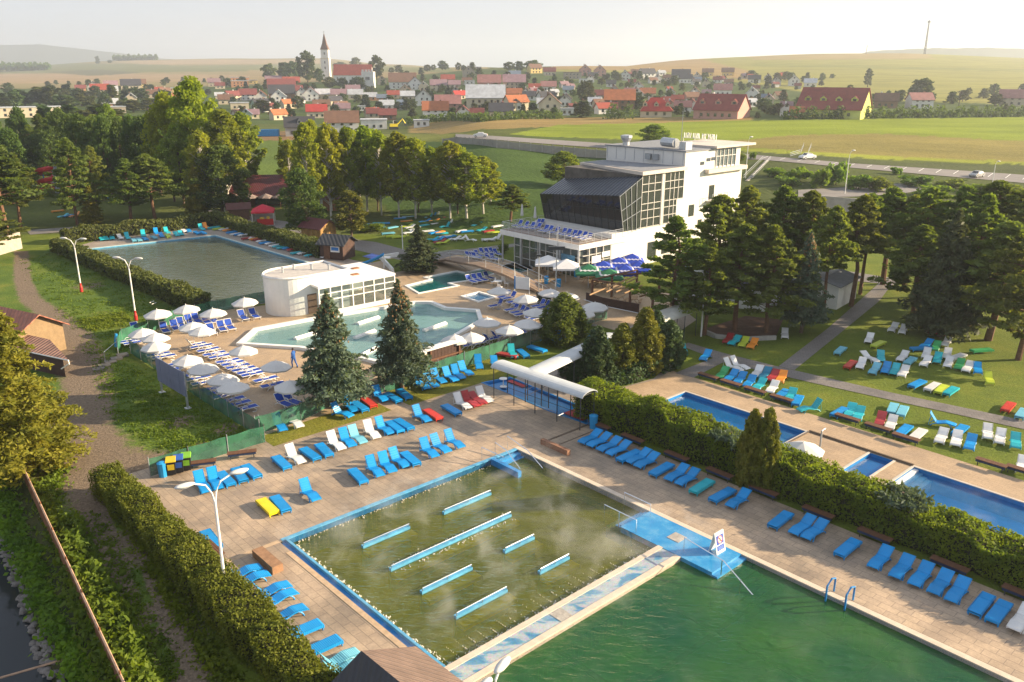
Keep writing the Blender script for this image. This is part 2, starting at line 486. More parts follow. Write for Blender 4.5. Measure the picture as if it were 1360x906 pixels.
def add_leaves(name, cen, size, mat, parent=None, loc=None, asp=1.6, up=0.0, rs=1, out=None):
    """one mesh of many small leaf faces (4 corners each) around the given centres"""
    g = np.random.default_rng(rs)
    cen = np.asarray(cen, float); n = len(cen)
    nrm = g.normal(size=(n, 3))
    if out is not None: nrm += out
    nrm[:, 2] += up
    nrm /= np.linalg.norm(nrm, axis=1)[:, None] + 1e-9
    t = g.normal(size=(n, 3)); t -= (t * nrm).sum(1)[:, None] * nrm
    t /= np.linalg.norm(t, axis=1)[:, None] + 1e-9
    b = np.cross(nrm, t)
    s = (np.asarray(size) * g.uniform(.6, 1.4, n))[:, None] if np.ndim(size) == 0 else np.asarray(size)[:, None]
    T_ = t * s * asp * .5; B_ = b * s * .5
    # leaf outline: a kite with bent tips, so clumps have uneven edges
    v = np.stack([cen - T_, cen + B_ * .9 - T_ * .1, cen + T_, cen - B_ * .9 + T_ * .15], 1).reshape(-1, 3)
    me = bpy.data.meshes.new(name)
    me.vertices.add(4 * n); me.vertices.foreach_set("co", v.astype(np.float32).ravel())
    me.loops.add(4 * n); me.loops.foreach_set("vertex_index", np.arange(4 * n, dtype=np.int32))
    me.polygons.add(n); me.polygons.foreach_set("loop_start", np.arange(0, 4 * n, 4, dtype=np.int32))
    me.materials.append(mat); me.update(calc_edges=True)
    o = bpy.data.objects.new(name, me); COL.objects.link(o)
    if parent: o.parent = parent
    if loc is not None: o.location = loc
    return o
# ================================================================== THE GROUND
def inpoly(x, y, poly):
    c = False; n = len(poly); j = n - 1
    for i in range(n):
        xi, yi = poly[i][0], poly[i][1]; xj, yj = poly[j][0], poly[j][1]
        if (yi > y) != (yj > y) and x < (xj - xi) * (y - yi) / (yj - yi) + xi: c = not c
        j = i
    return c
def sheet(name, outer, holes, z, mat, kind="structure"):
    rings = [[Vector((q[0], q[1], 0)) for q in outer]] + [[Vector((q[0], q[1], 0)) for q in h] for h in holes]
    tris = geometry.tessellate_polygon(rings)
    flat = [q for r_ in rings for q in r_]
    mb = MB()
    mb.add([(q.x, q.y, z) for q in flat], [])
    for t in tris:
        a, b, c = (flat[i] for i in t)
        mb.f.append(list(t) if (b - a).cross(c - a).z > 0 else list(t)[::-1]); mb.m.append(0)
    return tag(mb.build(name, mat), kind=kind)
def pxs(pts, z=0): return [G(x, y, z) for x, y in pts]
def rect(a0, a1, b0, b1): return [P(a0, b0), P(a1, b0), P(a1, b1), P(a0, b1)]
def grassmat(name, c1, c2, c3, sc=.25, dirt=False):
    m, nt, b = mk(name)
    tc = N(nt, "ShaderNodeTexCoord")
    n1 = N(nt, "ShaderNodeTexNoise"); n1.inputs["Scale"].default_value = sc; n1.inputs["Detail"].default_value = 9; n1.inputs["Roughness"].default_value = .68
    n2 = N(nt, "ShaderNodeTexNoise"); n2.inputs["Scale"].default_value = 5.0; n2.inputs["Detail"].default_value = 6; n2.inputs["Roughness"].default_value = .75
    for n in (n1, n2): nt.links.new(tc.outputs["Object"], n.inputs["Vector"])
    r1 = ramp(nt, [(.3, c1), (.52, c2), (.72, c3)]); nt.links.new(n1.outputs[0], r1.inputs[0])
    r2 = ramp(nt, [(.25, (.55, .55, .55)), (.7, (1.25, 1.25, 1.2, 1))]); nt.links.new(n2.outputs[0], r2.inputs[0])
    mu = N(nt, "ShaderNodeMixRGB", blend_type='MULTIPLY'); mu.inputs[0].default_value = 1
    nt.links.new(r1.outputs[0], mu.inputs[1]); nt.links.new(r2.outputs[0], mu.inputs[2])
    out = mu.outputs[0]
    if dirt:
        at = N(nt, "ShaderNodeAttribute"); at.attribute_name = "dirt"
        n3 = N(nt, "ShaderNodeTexNoise"); n3.inputs["Scale"].default_value = 1.1; n3.inputs["Detail"].default_value = 8; n3.inputs["Roughness"].default_value = .75
        nt.links.new(tc.outputs["Object"], n3.inputs["Vector"])
        ad = N(nt, "ShaderNodeMath", operation='ADD'); nt.links.new(at.outputs["Fac"], ad.inputs[0]); nt.links.new(n3.outputs[0], ad.inputs[1])
        mr = N(nt, "ShaderNodeMapRange"); mr.inputs[1].default_value = .9; mr.inputs[2].default_value = 1.12; nt.links.new(ad.outputs[0], mr.inputs[0])
        rd = ramp(nt, [(.3, (.09, .07, .05)), (.5, (.18, .138, .10)), (.7, (.29, .22, .15))]); nt.links.new(n2.outputs[0], rd.inputs[0])
        mx = N(nt, "ShaderNodeMixRGB"); nt.links.new(mr.outputs[0], mx.inputs[0]); nt.links.new(out, mx.inputs[1]); nt.links.new(rd.outputs[0], mx.inputs[2])
        out = mx.outputs[0]
    nt.links.new(out, b.inputs["Base Color"]); b.inputs["Roughness"].default_value = .95; b.inputs["Specular IOR Level"].default_value = .15
    bp = N(nt, "ShaderNodeBump"); bp.inputs["Strength"].default_value = .9; bp.inputs["Distance"].default_value = .09
    nt.links.new(n2.outputs[0], bp.inputs["Height"]); nt.links.new(bp.outputs[0], b.inputs["Normal"])
    return m
GRASS = grassmat("mown_grass", (.085, .12, .018), (.13, .17, .022), (.20, .21, .032))
YARD = grassmat("yard_grass", (.06, .11, .020), (.10, .155, .025), (.19, .20, .035), .2, dirt=True)
LAWN = grassmat("strip_lawn", (.15, .16, .02), (.19, .185, .028), (.25, .21, .04), .5)
# pool outlines
GP_B1 = 46
POOL_MAIN = [P(-.45, -.0), P(17.4, 0), P(17.4, GP_B1), P(-3.2, GP_B1), P(-3.2, 15.82), P(-.45, 15.82)]
PR1 = rect(29.8, 34.9, 1.1, 11.75); PK = rect(31, 34.9, 16.55, 18.15); PM = rect(29.8, 34.95, 19.5, GP_B1)
FAR = pxs([(116, 331), (285, 313), (446, 360), (420, 386), (288, 410)])
THERM = pxs([(322, 458), (342, 440), (422, 425), (460, 419), (552, 404), (571, 404), (590, 412), (632, 415), (636, 428), (572, 465), (520, 486), (470, 474), (400, 463)])
TEAL = pxs([(541, 380), (575, 371.5), (566, 369), (607, 361), (618, 363), (645, 357), (663, 362), (622, 373), (594, 376.5), (606, 380), (557, 389.5)])
DARKP = pxs([(666, 354), (696, 346), (708, 358), (688, 363)])
SQP = pxs([(616, 394.5), (636, 389.5), (656, 395.5), (636, 401)])
FOOT = pxs([(642, 509), (677, 502), (779, 544), (780, 563), (730, 546), (675, 522)])
F0, F1 = G(155, 906), G(13, 595)
fd = (F1 - F0).normalized()
FE = F1 + fd * 40; FS = F0 - fd * 30
near = [Vector((160, FS.y, 0)), Vector((160, 133, 0)), Vector((-160, 133, 0)), Vector((-160, FE.y, 0)), FE, FS]
allh = [POOL_MAIN, PR1, PK, PM, FAR, THERM, TEAL, DARKP, SQP, FOOT]
sheet("ground", near, allh, 0.0, GRASS)
# ---- terrain to the horizon, coloured by field
FIELDS = [  # photo outline of a field, colour
    ([(-300, 60), (1700, 60), (1700, 300), (-300, 300)], (.085, .105, .03)),
    ([(-300, 60), (640, 60), (640, 116), (-300, 122)], (.24, .20, .10)),
    ([(-300, 100), (150, 98), (330, 100), (330, 108), (-300, 114)], (.30, .22, .13)),
    ([(-300, 80), (180, 85), (330, 90), (330, 95), (-300, 100)], (.15, .16, .07)),
    ([(60, 96), (130, 92), (190, 97), (120, 101)], (.12, .12, .07)),
    ([(150, 82), (260, 79), (430, 80), (430, 84), (200, 86)], (.33, .25, .15)),
    ([(200, 88), (430, 85), (600, 91), (600, 97), (330, 93)], (.17, .18, .08)),
    ([(330, 94), (600, 96), (620, 110), (330, 112)], (.27, .21, .11)),
    ([(400, 70), (650, 78), (650, 92), (430, 84)], (.25, .21, .11)),
    ([(500, 104), (640, 92), (760, 96), (1000, 108), (1100, 118), (1400, 130), (1700, 130), (1700, 160), (1100, 160), (480, 165), (300, 165), (-300, 165), (-300, 122), (330, 114)], (.065, .095, .028)),
    ([(735, 60), (1700, 50), (1700, 150), (1130, 132), (1000, 112), (880, 97), (735, 95)], (.22, .215, .055)),
    ([(735, 60), (915, 74), (1000, 96), (1010, 108), (880, 95), (735, 92)], (.27, .19, .085)),
    ([(985, 69), (1230, 69), (1240, 78), (1000, 80)], (.27, .21, .09)),
    ([(1000, 84), (1380, 92), (1380, 96), (1000, 88)], (.18, .19, .05)),
    ([(340, 178), (395, 172), (395, 187), (340, 188)], (.22, .14, .07)),
    ([(340, 187), (400, 186), (480, 230), (340, 240)], (.11, .16, .035)),
    ([(480, 178), (640, 178), (590, 188), (600, 196), (480, 192)], (.15, .17, .04)),
    ([(550, 160), (690, 156), (1000, 156), (1000, 161), (800, 166), (640, 172), (590, 178), (540, 176)], (.26, .19, .075)),
    ([(680, 178), (740, 166), (1000, 160), (1400, 155), (1700, 155), (1700, 195), (1100, 190), (900, 187), (700, 181)], (.19, .24, .028)),
    ([(960, 188), (1060, 179), (1180, 178), (1400, 190), (1700, 200), (1700, 222), (1200, 212), (980, 196)], (.22, .19, .06)),
    ([(960, 194), (1200, 209), (1700, 226), (1700, 230), (1200, 213), (960, 199)], (.22, .25, .035)),
    ([(680, 180), (820, 187), (820, 191), (640, 182)], (.07, .10, .03)),
    ([(1000, 202), (1200, 215), (1700, 232), (1700, 245), (1150, 223), (1000, 208)], (.07, .085, .035)),
    ([(480, 188), (590, 188), (825, 206), (825, 330), (560, 330), (480, 240)], (.055, .095, .025)),
    ([(960, 212), (1700, 250), (1700, 330), (960, 330)], (.075, .095, .03)),
]
def fieldcols(px, py):
    out = np.tile(np.array(FIELDS[0][1], np.float32), (len(px), 1))
    for poly, col in FIELDS[1:]:
        ins = np.zeros(len(px), bool); n = len(poly); j = n - 1
        for i in range(n):
            xi, yi = poly[i]; xj, yj = poly[j]
            if yi != yj:
                ins ^= ((yi > py) != (yj > py)) & (px < (xj - xi) * (py - yi) / (yj - yi) + xi)
            j = i
        out[ins] = col
    return out
pxg = np.arange(-320, 1690, 6.0); ug = (pxg - 680) / FPX / 1.045
yg = np.concatenate([[132.9], np.geomspace(137, 6400, 300)])
tv = [(u * Y, Y, zt(u * Y, Y) if Y > 133 else 0.0) for Y in yg for u in ug]
tva = np.array(tv)
zc_ = tva[:, 1] * CP - (tva[:, 2] - CAM_H) * SP
fx_ = 680 + FPX * tva[:, 0] / zc_; fy_ = 453 - FPX * ((tva[:, 2] - CAM_H) * CP + tva[:, 1] * SP) / zc_
fc_ = fieldcols(fx_ + rng.uniform(-1.5, 1.5, len(fx_)), fy_ + rng.uniform(-.4, .4, len(fx_)))
tc_ = np.concatenate([fc_, np.ones((len(fc_), 1), np.float32)], 1)
nu = len(ug)
tf = [[i * nu + j, i * nu + j + 1, (i + 1) * nu + j + 1, (i + 1) * nu + j] for i in range(len(yg) - 1) for j in range(nu - 1)]
me = bpy.data.meshes.new("terrain"); me.from_pydata(tv, [], tf)
ca = me.color_attributes.new("field", 'FLOAT_COLOR', 'POINT')
ca.data.foreach_set("color", tc_.astype(np.float32).ravel())
me.polygons.foreach_set("use_smooth", [True] * len(tf))
m, nt, b = mk("field_soil_and_grass")
at = N(nt, "ShaderNodeAttribute"); at.attribute_name = "field"
tc = N(nt, "ShaderNodeTexCoord")
n1 = N(nt, "ShaderNodeTexNoise"); n1.inputs["Scale"].default_value = .05; n1.inputs["Detail"].default_value = 10; n1.inputs["Roughness"].default_value = .7
mp = N(nt, "ShaderNodeMapping"); mp.inputs["Scale"].default_value = (.35, 1, 1); mp.inputs["Rotation"].default_value = (0, 0, R(-12))
nt.links.new(tc.outputs["Object"], mp.inputs[0]); nt.links.new(mp.outputs[0], n1.inputs["Vector"])
n2 = N(nt, "ShaderNodeTexNoise"); n2.inputs["Scale"].default_value = 1.2; n2.inputs["Detail"].default_value = 6
nt.links.new(tc.outputs["Object"], n2.inputs["Vector"])
ad = N(nt, "ShaderNodeMath", operation='MULTIPLY_ADD'); ad.inputs[1].default_value = .45; nt.links.new(n2.outputs[0], ad.inputs[0]); nt.links.new(n1.outputs[0], ad.inputs[2])
r = ramp(nt, [(.45, (.6, .62, .6)), (.95, (1.35, 1.3, 1.25, 1))]); nt.links.new(ad.outputs[0], r.inputs[0])
mu = N(nt, "ShaderNodeMixRGB", blend_type='MULTIPLY'); mu.inputs[0].default_value = 1
nt.links.new(at.outputs["Color"], mu.inputs[1]); nt.links.new(r.outputs[0], mu.inputs[2]); nt.links.new(mu.outputs[0], b.inputs["Base Color"])
b.inputs["Roughness"].default_value = 1; b.inputs["Specular IOR Level"].default_value = .05
bp = N(nt, "ShaderNodeBump"); bp.inputs["Strength"].default_value = .7; bp.inputs["Distance"].default_value = .4
nt.links.new(n2.outputs[0], bp.inputs["Height"]); nt.links.new(bp.outputs[0], b.inputs["Normal"])
me.materials.append(m); me.update()
to = bpy.data.objects.new("terrain", me); COL.objects.link(to); tag(to, kind="structure")
# far ridges
def ridge(name, pts, Y, d, mat):
    mb = MB(); n = len(pts); X = []
    for k, dy in enumerate((0, d * .5, d)):
        for px, py in pts:
            Yk = Y + dy; z = CAM_H - Y * gy(py)
            zz = -80 if k == 0 else (z if k == 1 else z * .6)
            X.append(((px - 680) / FPX / 1.045 * (Yk if k else Y), Yk, zz))
    mb.add(X, [[k * n + i, k * n + i + 1, (k + 1) * n + i + 1, (k + 1) * n + i] for k in range(2) for i in range(n - 1)])
    return tag(mb.build(name, mat, smooth=True), kind="structure")
def wob(pts, amp, step=6):
    xs = np.arange(pts[0][0], pts[-1][0], step)
    ys = np.interp(xs, [q[0] for q in pts], [q[1] for q in pts]) + np.convolve(rng.normal(size=len(xs) + 4), np.ones(5) / 5, 'valid') * amp
    return list(zip(xs, ys))
HILLM = plain("distant_mountain_forest", (.06, .075, .05), 1, .2, .002)
WOODM = plain("distant_wood_canopy", (.035, .05, .03), 1, .35, .02)
ridge("mountains", wob([(-300, 60), (-100, 60), (20, 57), (60, 56), (140, 66), (220, 77), (330, 84), (420, 90)], .4), 5200, 900, HILLM)
ridge("forest_ridge", wob([(1125, 76), (1150, 67), (1200, 64), (1290, 62), (1400, 64), (1560, 68), (1700, 74)], .9, 3), 2700, 300, WOODM)
# ---- yard with dirt track on the left
TRK = [((28, 330), .9, 1), ((30, 372), 1.0, 1), ((40, 398), 1.1, 1), ((80, 425), 1.4, 1), ((98, 450), 1.9, 1), ((108, 480), 2.1, 1), ((118, 510), 2.0, 1), ((112, 545), 2.1, 1), ((100, 575), 2.6, 1), ((118, 612), 3.0, 1), ((145, 660), 2.3, .8), ((170, 730), 1.9, .7), ((205, 830), 1.9, .7), ((235, 920), 1.9, .7), ((300, 1100), 2, .7)]
trp = [(G(*q[0]), q[1] * .8, q[2]) for q in TRK]
PATCH = [(G(118, 380), 1.6), (G(232, 612), 2.0), (G(195, 620), 2.4), (G(240, 560), 1.2), (G(270, 595), 1.0), (G(95, 435), 1.8), (G(165, 615), 2.2), (G(60, 450), 2.5), (G(300, 570), 1.0)]
def dirt(p):
    best = -1
    for i in range(len(trp) - 1):
        a, wa, sa = trp[i]; b_, wb_, sb = trp[i + 1]
        d = b_ - a; t = max(0, min(1, (p - a).dot(d) / d.length_squared))
        w = wa + (wb_ - wa) * t; e = (p - a - d * t).length
        v = .62 + .5 * (1 - e / w)
        if (sa + sb) / 2 < .95:   # wheel ruts with a grassy middle
            v = .62 + .45 * (1 - e / w) - .75 * math.exp(-(e / .38) ** 2)
        best = max(best, v)
    for c, w in PATCH:
        e = (p - c).length
        best = max(best, .5 + .42 * (1 - e / w))
    return max(0, min(1, best))
YP = [(-30, 338), (75, 331), (255, 414), (174, 462), (345, 579), (352, 592), (205, 634), (300, 906), (330, 960), (180, 960), (155, 906), (13, 595), (-30, 505)]
gx = np.arange(-32, 364, 3.5); gyy = np.arange(330, 966, 3.5)
mv = []; mf = []; md = []; idx = {}
for i, x in enumerate(gx):
    for j, y in enumerate(gyy):
        if inpoly(x + 1.75, y + 1.75, YP):
            q = []
            for (a, c) in ((i, j), (i, j + 1), (i + 1, j + 1), (i + 1, j)):
                if (a, c) not in idx:
                    p = G(gx[0] + 3.5 * a, gyy[0] + 3.5 * c, .012); idx[(a, c)] = len(mv); mv.append(tuple(p)); md.append(dirt(Vector((p.x, p.y, 0))))
                q.append(idx[(a, c)])
            mf.append(q)
me = bpy.data.meshes.new("yard"); me.from_pydata(mv, [], mf)
fa = me.attributes.new("dirt", 'FLOAT', 'POINT'); fa.data.foreach_set("value", np.array(md, np.float32))
me.materials.append(YARD); me.update()
yo = bpy.data.objects.new("yard_ground", me); COL.objects.link(yo); tag(yo, kind="structure")
# ---- canal on the far left: bank, stones, water
BANK = grassmat("bank_grass", (.03, .045, .015), (.055, .065, .022), (.09, .08, .03), .6)
def along(p0, d, t): return p0 + d * t
w0, w1 = G(0, 725, -1.7), G(60, 906, -1.7); wd = (w0 - w1).normalized()
s0, s1 = G(0, 680, -1.1), G(88, 906, -1.1); sd = (s0 - s1).normalized()
mb = MB()
n = 60; L_ = []
for k in range(n + 1):
    t = -25 + 75 * k / n
    a_ = F0 + fd * t; b_ = s1 + sd * t + Vector((random.uniform(-.25, .25), 0, random.uniform(-.1, .1)))
    mid = a_.lerp(b_, .45) + Vector((0, 0, .15 + random.uniform(-.1, .1)))
    L_ += [tuple(a_), tuple(mid), tuple(b_), tuple(w1 + wd * t + Vector((0, 0, -.25)))]
mb.add(L_, [[k * 4 + j, k * 4 + j + 1, (k + 1) * 4 + j + 1, (k + 1) * 4 + j] for k in range(n) for j in range(3)])
tag(mb.build("canal_bank", BANK), kind="structure")
mb = MB()
mb.quad(w1 - wd * 30 + Vector((.6, 0, 0)), w1 + wd * 60 + Vector((.6, 0, 0)), w1 + wd * 60 + Vector((-40, 0, 0)), w1 - wd * 30 + Vector((-40, 0, 0)))
tag(mb.build("canal_water", water("canal_water", (.028, .034, .04), (.3, .35, .35), .9, 1.2, .05)), kind="structure")
mb = MB()
for k in range(420):
    t = random.uniform(-14, 24); q = (w1 + wd * t).lerp(s1 + sd * t, random.random() ** 1.3)
    r_ = random.uniform(.07, .26)
    mb.ball((q.x, q.y, q.z - .05), (r_, r_ * random.uniform(.6, 1.2), r_ * .6), 6, 4)
tag(mb.build("bank_stones", plain("grey_rubble", (.2, .18, .165), .95, .35, 2.2, bump=.3)), "loose grey rubble stones along the water's edge of the canal", "rubble", kind="stuff")
# ================================================================== PAVING
ROTP = BA
PAVE = bricks("beige_paving", (.58, .435, .30), (.49, .37, .265), (.29, .22, .165), .95, .48, ROTP, .014, .42, .75, .8)
PAVE2 = bricks("sandy_deck_paving", (.54, .39, .25), (.48, .345, .22), (.30, .21, .13), .6, .3, ROTP, .008, .25)
PAVE3 = bricks("grey_plaza_paving", (.40, .33, .27), (.36, .30, .25), (.22, .185, .155), .8, .4, ROTP, .012, .3)
PATHM = bricks("grey_path_slabs", (.25, .225, .21), (.22, .20, .19), (.14, .125, .115), .5, .5, R(-15), .014, .3)
sheet("pool_deck", rect(-4.0, 24.05, -14.2, GP_B1 + 3), [POOL_MAIN], .022, PAVE)
sheet("sandy_deck", [P(27.3, -9), P(30, -10.5), P(38.17, -6), P(38.17, GP_B1 + 3), P(27.3, GP_B1 + 3)], [PR1, PK, PM], .022, PAVE2)
LD = [(176, 466), (183, 447), (228, 428), (286, 413), (357, 405), (420, 388), (440, 362), (520, 343), (600, 338), (668, 345), (769, 369), (905, 392), (915, 425), (860, 452), (780, 428), (655, 474), (560, 515), (440, 552), (346, 579)]
sheet("sun_deck", pxs(LD), [THERM, TEAL, DARKP, SQP], .018, PAVE2 if False else bricks("wooden_tone_paving", (.54, .39, .24), (.48, .345, .215), (.3, .215, .145), .7, .3, AA, .01, .3))
sheet("far_pool_deck", pxs([(88, 331), (150, 314), (283, 301), (330, 305), (470, 346), (500, 350), (436, 364), (455, 372), (418, 392), (287, 414)]), [FAR], .026, PAVE3)
sheet("covered_walk_paving", pxs([(683, 503.5), (775, 455), (905, 410), (925, 425), (860, 470), (905, 485), (870, 505), (800, 522), (787, 545), (780, 543.2)]), [], .026, PAVE3)
sheet("lawn_strip", [P(5.2, -13.9), P(5.2, -11.75), P(15, -11.7), P(15, -14.6), P(15.2, -14.6)], [], .03, LAWN)
sheet("lawn_strip", [P(16.6, -15), P(16.6, -11.6), P(26.6, -11.6), P(33, -20), P(29, -22.5)], [], .03, LAWN)
sheet("small_lawn", pxs([(508, 345.5), (530, 343), (556, 357), (524, 362)]), [], .034, GRASS)
sheet("garden_bed", pxs([(800, 522), (868, 503), (905, 470), (890, 440), (800, 470), (750, 495)]), [], .032, GRASS)
sheet("path", pxs([(905, 460), (914, 455.5), (960, 469), (1030, 486.5), (1080, 498), (1180, 521), (1290, 544), (1420, 572), (1420, 584), (1290, 555), (1180, 531), (1080, 509), (960, 481)]), [], .030, PATHM)
sheet("path", pxs([(1034, 487), (1100, 436), (1141, 400), (1168, 376), (1196, 369), (1200, 374), (1183, 380), (1168, 400), (1118, 441), (1055, 492)]), [], .034, PATHM)
sheet("path", pxs([(896, 496), (947, 476), (962, 481), (921, 502)]), [], .034, PATHM)
sheet("path", pxs([(1060, 372), (1110, 358), (1200, 372), (1180, 378), (1118, 372)]), [], .038, PATHM)
sheet("promenade", pxs([(470, 318), (500, 322), (560, 338), (690, 323), (690, 327), (600, 340), (560, 352), (470, 332), (380, 305), (270, 285), (275, 279), (390, 296)]), [], .038, PATHM)
sheet("promenade", pxs([(35, 306), (150, 298), (150, 303), (40, 312)]), [], .038, PATHM)
sheet("earth_bed", pxs([(938, 436), (990, 420), (1040, 425), (1030, 449), (985, 450), (945, 443)]), [], .03, plain("red_brown_earth", (.13, .07, .045), .95, .3, 1.5, bump=.4))
# ================================================================== POOLS
def basin(name, poly, depth_, fl, wl, zt_=0.0):
    """floor and inward faces of a pool set into the ground"""
    n = len(poly)
    ar = sum(poly[i][0] * poly[(i + 1) % n][1] - poly[(i + 1) % n][0] * poly[i][1] for i in range(n))
    if ar < 0: poly = list(poly)[::-1]
    mb = MB()
    mb.mi = 1
    for i in range(n):
        a, b_ = poly[i], poly[(i + 1) % n]
        mb.quad((b_[0], b_[1], zt_), (a[0], a[1], zt_), (a[0], a[1], -depth_), (b_[0], b_[1], -depth_))
    mb.mi = 0
    fpoly = [Vector((q[0], q[1], 0)) for q in poly]
    tr = geometry.tessellate_polygon([fpoly]); base = len(mb.v)
    mb.add([(q[0], q[1], -depth_) for q in poly], [])
    for t in tr:
        a, b_, c = (fpoly[i] for i in t)
        t = list(t) if (b_ - a).cross(c - a).z > 0 else list(t)[::-1]
        mb.f.append([base + i for i in t]); mb.m.append(0)
    return tag(mb.build(name, [fl, wl]), kind="structure")
def coping(name, poly, w, z0, z1, mat, closed=True):
    n = len(poly); mb = MB()
    ar = sum(poly[i][0] * poly[(i + 1) % n][1] - poly[(i + 1) % n][0] * poly[i][1] for i in range(n))
    if ar < 0: poly = list(poly)[::-1]
    off = []
    for i in range(n):
        p0, p1, p2 = (Vector((poly[(i + k) % n][0], poly[(i + k) % n][1])) for k in (-1, 0, 1))
        d1 = (p1 - p0).normalized(); d2 = (p2 - p1).normalized()
        n1_ = Vector((d1.y, -d1.x)); n2_ = Vector((d2.y, -d2.x))
        k = (n1_ + n2_); k = k / max(k.length_squared, .3) * 2
        off.append(p1 + k * w)
    for i in range(n):
        j = (i + 1) % n
        a, b_, c, d = poly[i], poly[j], off[j], off[i]
        mb.add([(a[0], a[1], z1), (b_[0], b_[1], z1), (c[0], c[1], z1), (d[0], d[1], z1), (a[0], a[1], z0), (b_[0], b_[1], z0), (c[0], c[1], z0), (d[0], d[1], z0)],
               [[3, 2, 1, 0], [0, 1, 5, 4], [2, 3, 7, 6]])
    return tag(mb.build(name, mat), kind="structure")
TILE = bricks("blue_pool_tiles", (.03, .25, .55), (.02, .2, .48), (.2, .4, .55), .3, .3, AA, .012, .3, .3)
FLOORO = plain("silty_pool_floor", (.13, .125, .02), .9, .25, .4)
# main pool shell: the bubbling pool and the green pool with the mosaic walk between them
basin("pool_basin", rect(0, 17.4, 0, 14.3), 1.5, FLOORO, TILE)
basin("pool_basin", rect(-3.2, 17.4, 15.85, GP_B1), 2.2, plain("green_pool_floor", (.04, .2, .11), .8, .2, .4), TILE)
mb = MB()
mb.quad(P(.02, .02, -.30), P(.02, 14.28, -.30), P(17.38, 14.28, -.30), P(17.38, .02, -.30))
tag(mb.build("pool_water", water("olive_pool_water", (.15, .175, .006), (.95, .95, .42), .40, 1.7, .8, (1, 2.2, 1), AA, (.24, .25, .010), 1.2)), kind="structure")
mb = MB()
mb.quad(P(-3.18, 15.87, -.16), P(-3.18, GP_B1 - .02, -.16), P(17.38, GP_B1 - .02, -.16), P(17.38, 15.87, -.16))
tag(mb.build("pool_water", water("green_pool_water", (.010, .095, .040), (.25, .66, .40), .66, 1.1, .8, (1, 2.2, 1), AA, (.045, .16, .025), 1.2)), kind="structure")
# lane lines on the floor of the green pool, seen as dark bands
mb = MB()
for b0 in (20.5, 26.5, 32.5): mb.boxab(-2, 16.8, b0, b0 + .3, -.21, -.19)
for a0 in (4.5, 11.0): mb.boxab(a0, a0 + .3, 16.5, 44, -.215, -.195)
tag(mb.build("pool_lane_lines", plain("dark_lane_tiles", (.006, .035, .03), .6, .1)), kind="structure")
mb = MB()
mb.boxab(-.45, 14.75, 14.3, 14.62, -1, .09); mb.boxab(-.45, 14.7, 15.52, 15.85, -1, .09)
tag(mb.build("coping", CREAMC), kind="structure")
m, nt, b = mk("blue_wave_mosaic")
tc = N(nt, "ShaderNodeTexCoord"); no = N(nt, "ShaderNodeTexNoise"); no.inputs["Scale"].default_value = .9; no.inputs["Detail"].default_value = 3; no.inputs["Distortion"].default_value = .8
mp = N(nt, "ShaderNodeMapping"); mp.inputs["Rotation"].default_value = (0, 0, -AA); mp.inputs["Scale"].default_value = (.7, 1.6, 1)
nt.links.new(tc.outputs["Object"], mp.inputs[0]); nt.links.new(mp.outputs[0], no.inputs["Vector"])
r = ramp(nt, [(.34, (.08, .26, .44)), (.42, (.16, .36, .50)), (.46, (.38, .46, .51)), (.6, (.50, .53, .55))]); nt.links.new(no.outputs[0], r.inputs[0])
vo = N(nt, "ShaderNodeTexVoronoi"); vo.inputs["Scale"].default_value = 18; nt.links.new(tc.outputs["Object"], vo.inputs["Vector"])
hs = N(nt, "ShaderNodeMixRGB", blend_type='MULTIPLY'); hs.inputs[0].default_value = .35; nt.links.new(r.outputs[0], hs.inputs[1]); nt.links.new(vo.outputs["Color"], hs.inputs[2])
nt.links.new(hs.outputs[0], b.inputs["Base Color"]); b.inputs["Roughness"].default_value = .35
MOSAIC = m
mb = MB(); mb.boxab(-.45, 14.75, 14.62, 15.52, -1, .05); mb.boxab(14.75, 17.4, 11.6, 15.85, -1.2, .055)
tag(mb.build("mosaic_walk", MOSAIC), kind="structure")
m, nt, b = mk("blue_platform_paint")
tc = N(nt, "ShaderNodeTexCoord"); no = N(nt, "ShaderNodeTexNoise"); no.inputs["Scale"].default_value = 1.1; no.inputs["Detail"].default_value = 7; no.inputs["Roughness"].default_value = .7
nt.links.new(tc.outputs["Object"], no.inputs["Vector"])
r = ramp(nt, [(.3, (.015, .20, .50)), (.5, (.03, .27, .56)), (.75, (.16, .40, .60))]); nt.links.new(no.outputs[0], r.inputs[0]); nt.links.new(r.outputs[0], b.inputs["Base Color"]); b.inputs["Roughness"].default_value = .25
PLATP = m
mb = MB()
mb.boxab(14.72, 17.36, 11.6, 17.85, .055, .075)
mb.boxab(14.72, 17.4, 15.85, 17.85, -1.2, .05)
for k in range(6): mb.boxab(14.72, 17.39, 17.85 + .35 * k, 18.2 + .35 * k, -2, -.06 - .16 * k)
for k in range(4): mb.boxab(15.1, 17.39, 11.25 - .35 * k, 11.6 - .35 * k, -1.4, -.1 - .17 * k)
tag(mb.build("entry_platform", PLATP), kind="structure")
mb = MB(); mb.boxab(15.75, 16.55, 14.1, 14.9, .076, .10); mb.boxab(6.0, 6.75, 14.68, 15.46, .051, .075)
tag(mb.build("drain_cover", plain("mottled_stone_slab", (.38, .35, .31), .8, .35, 5)), kind="structure")
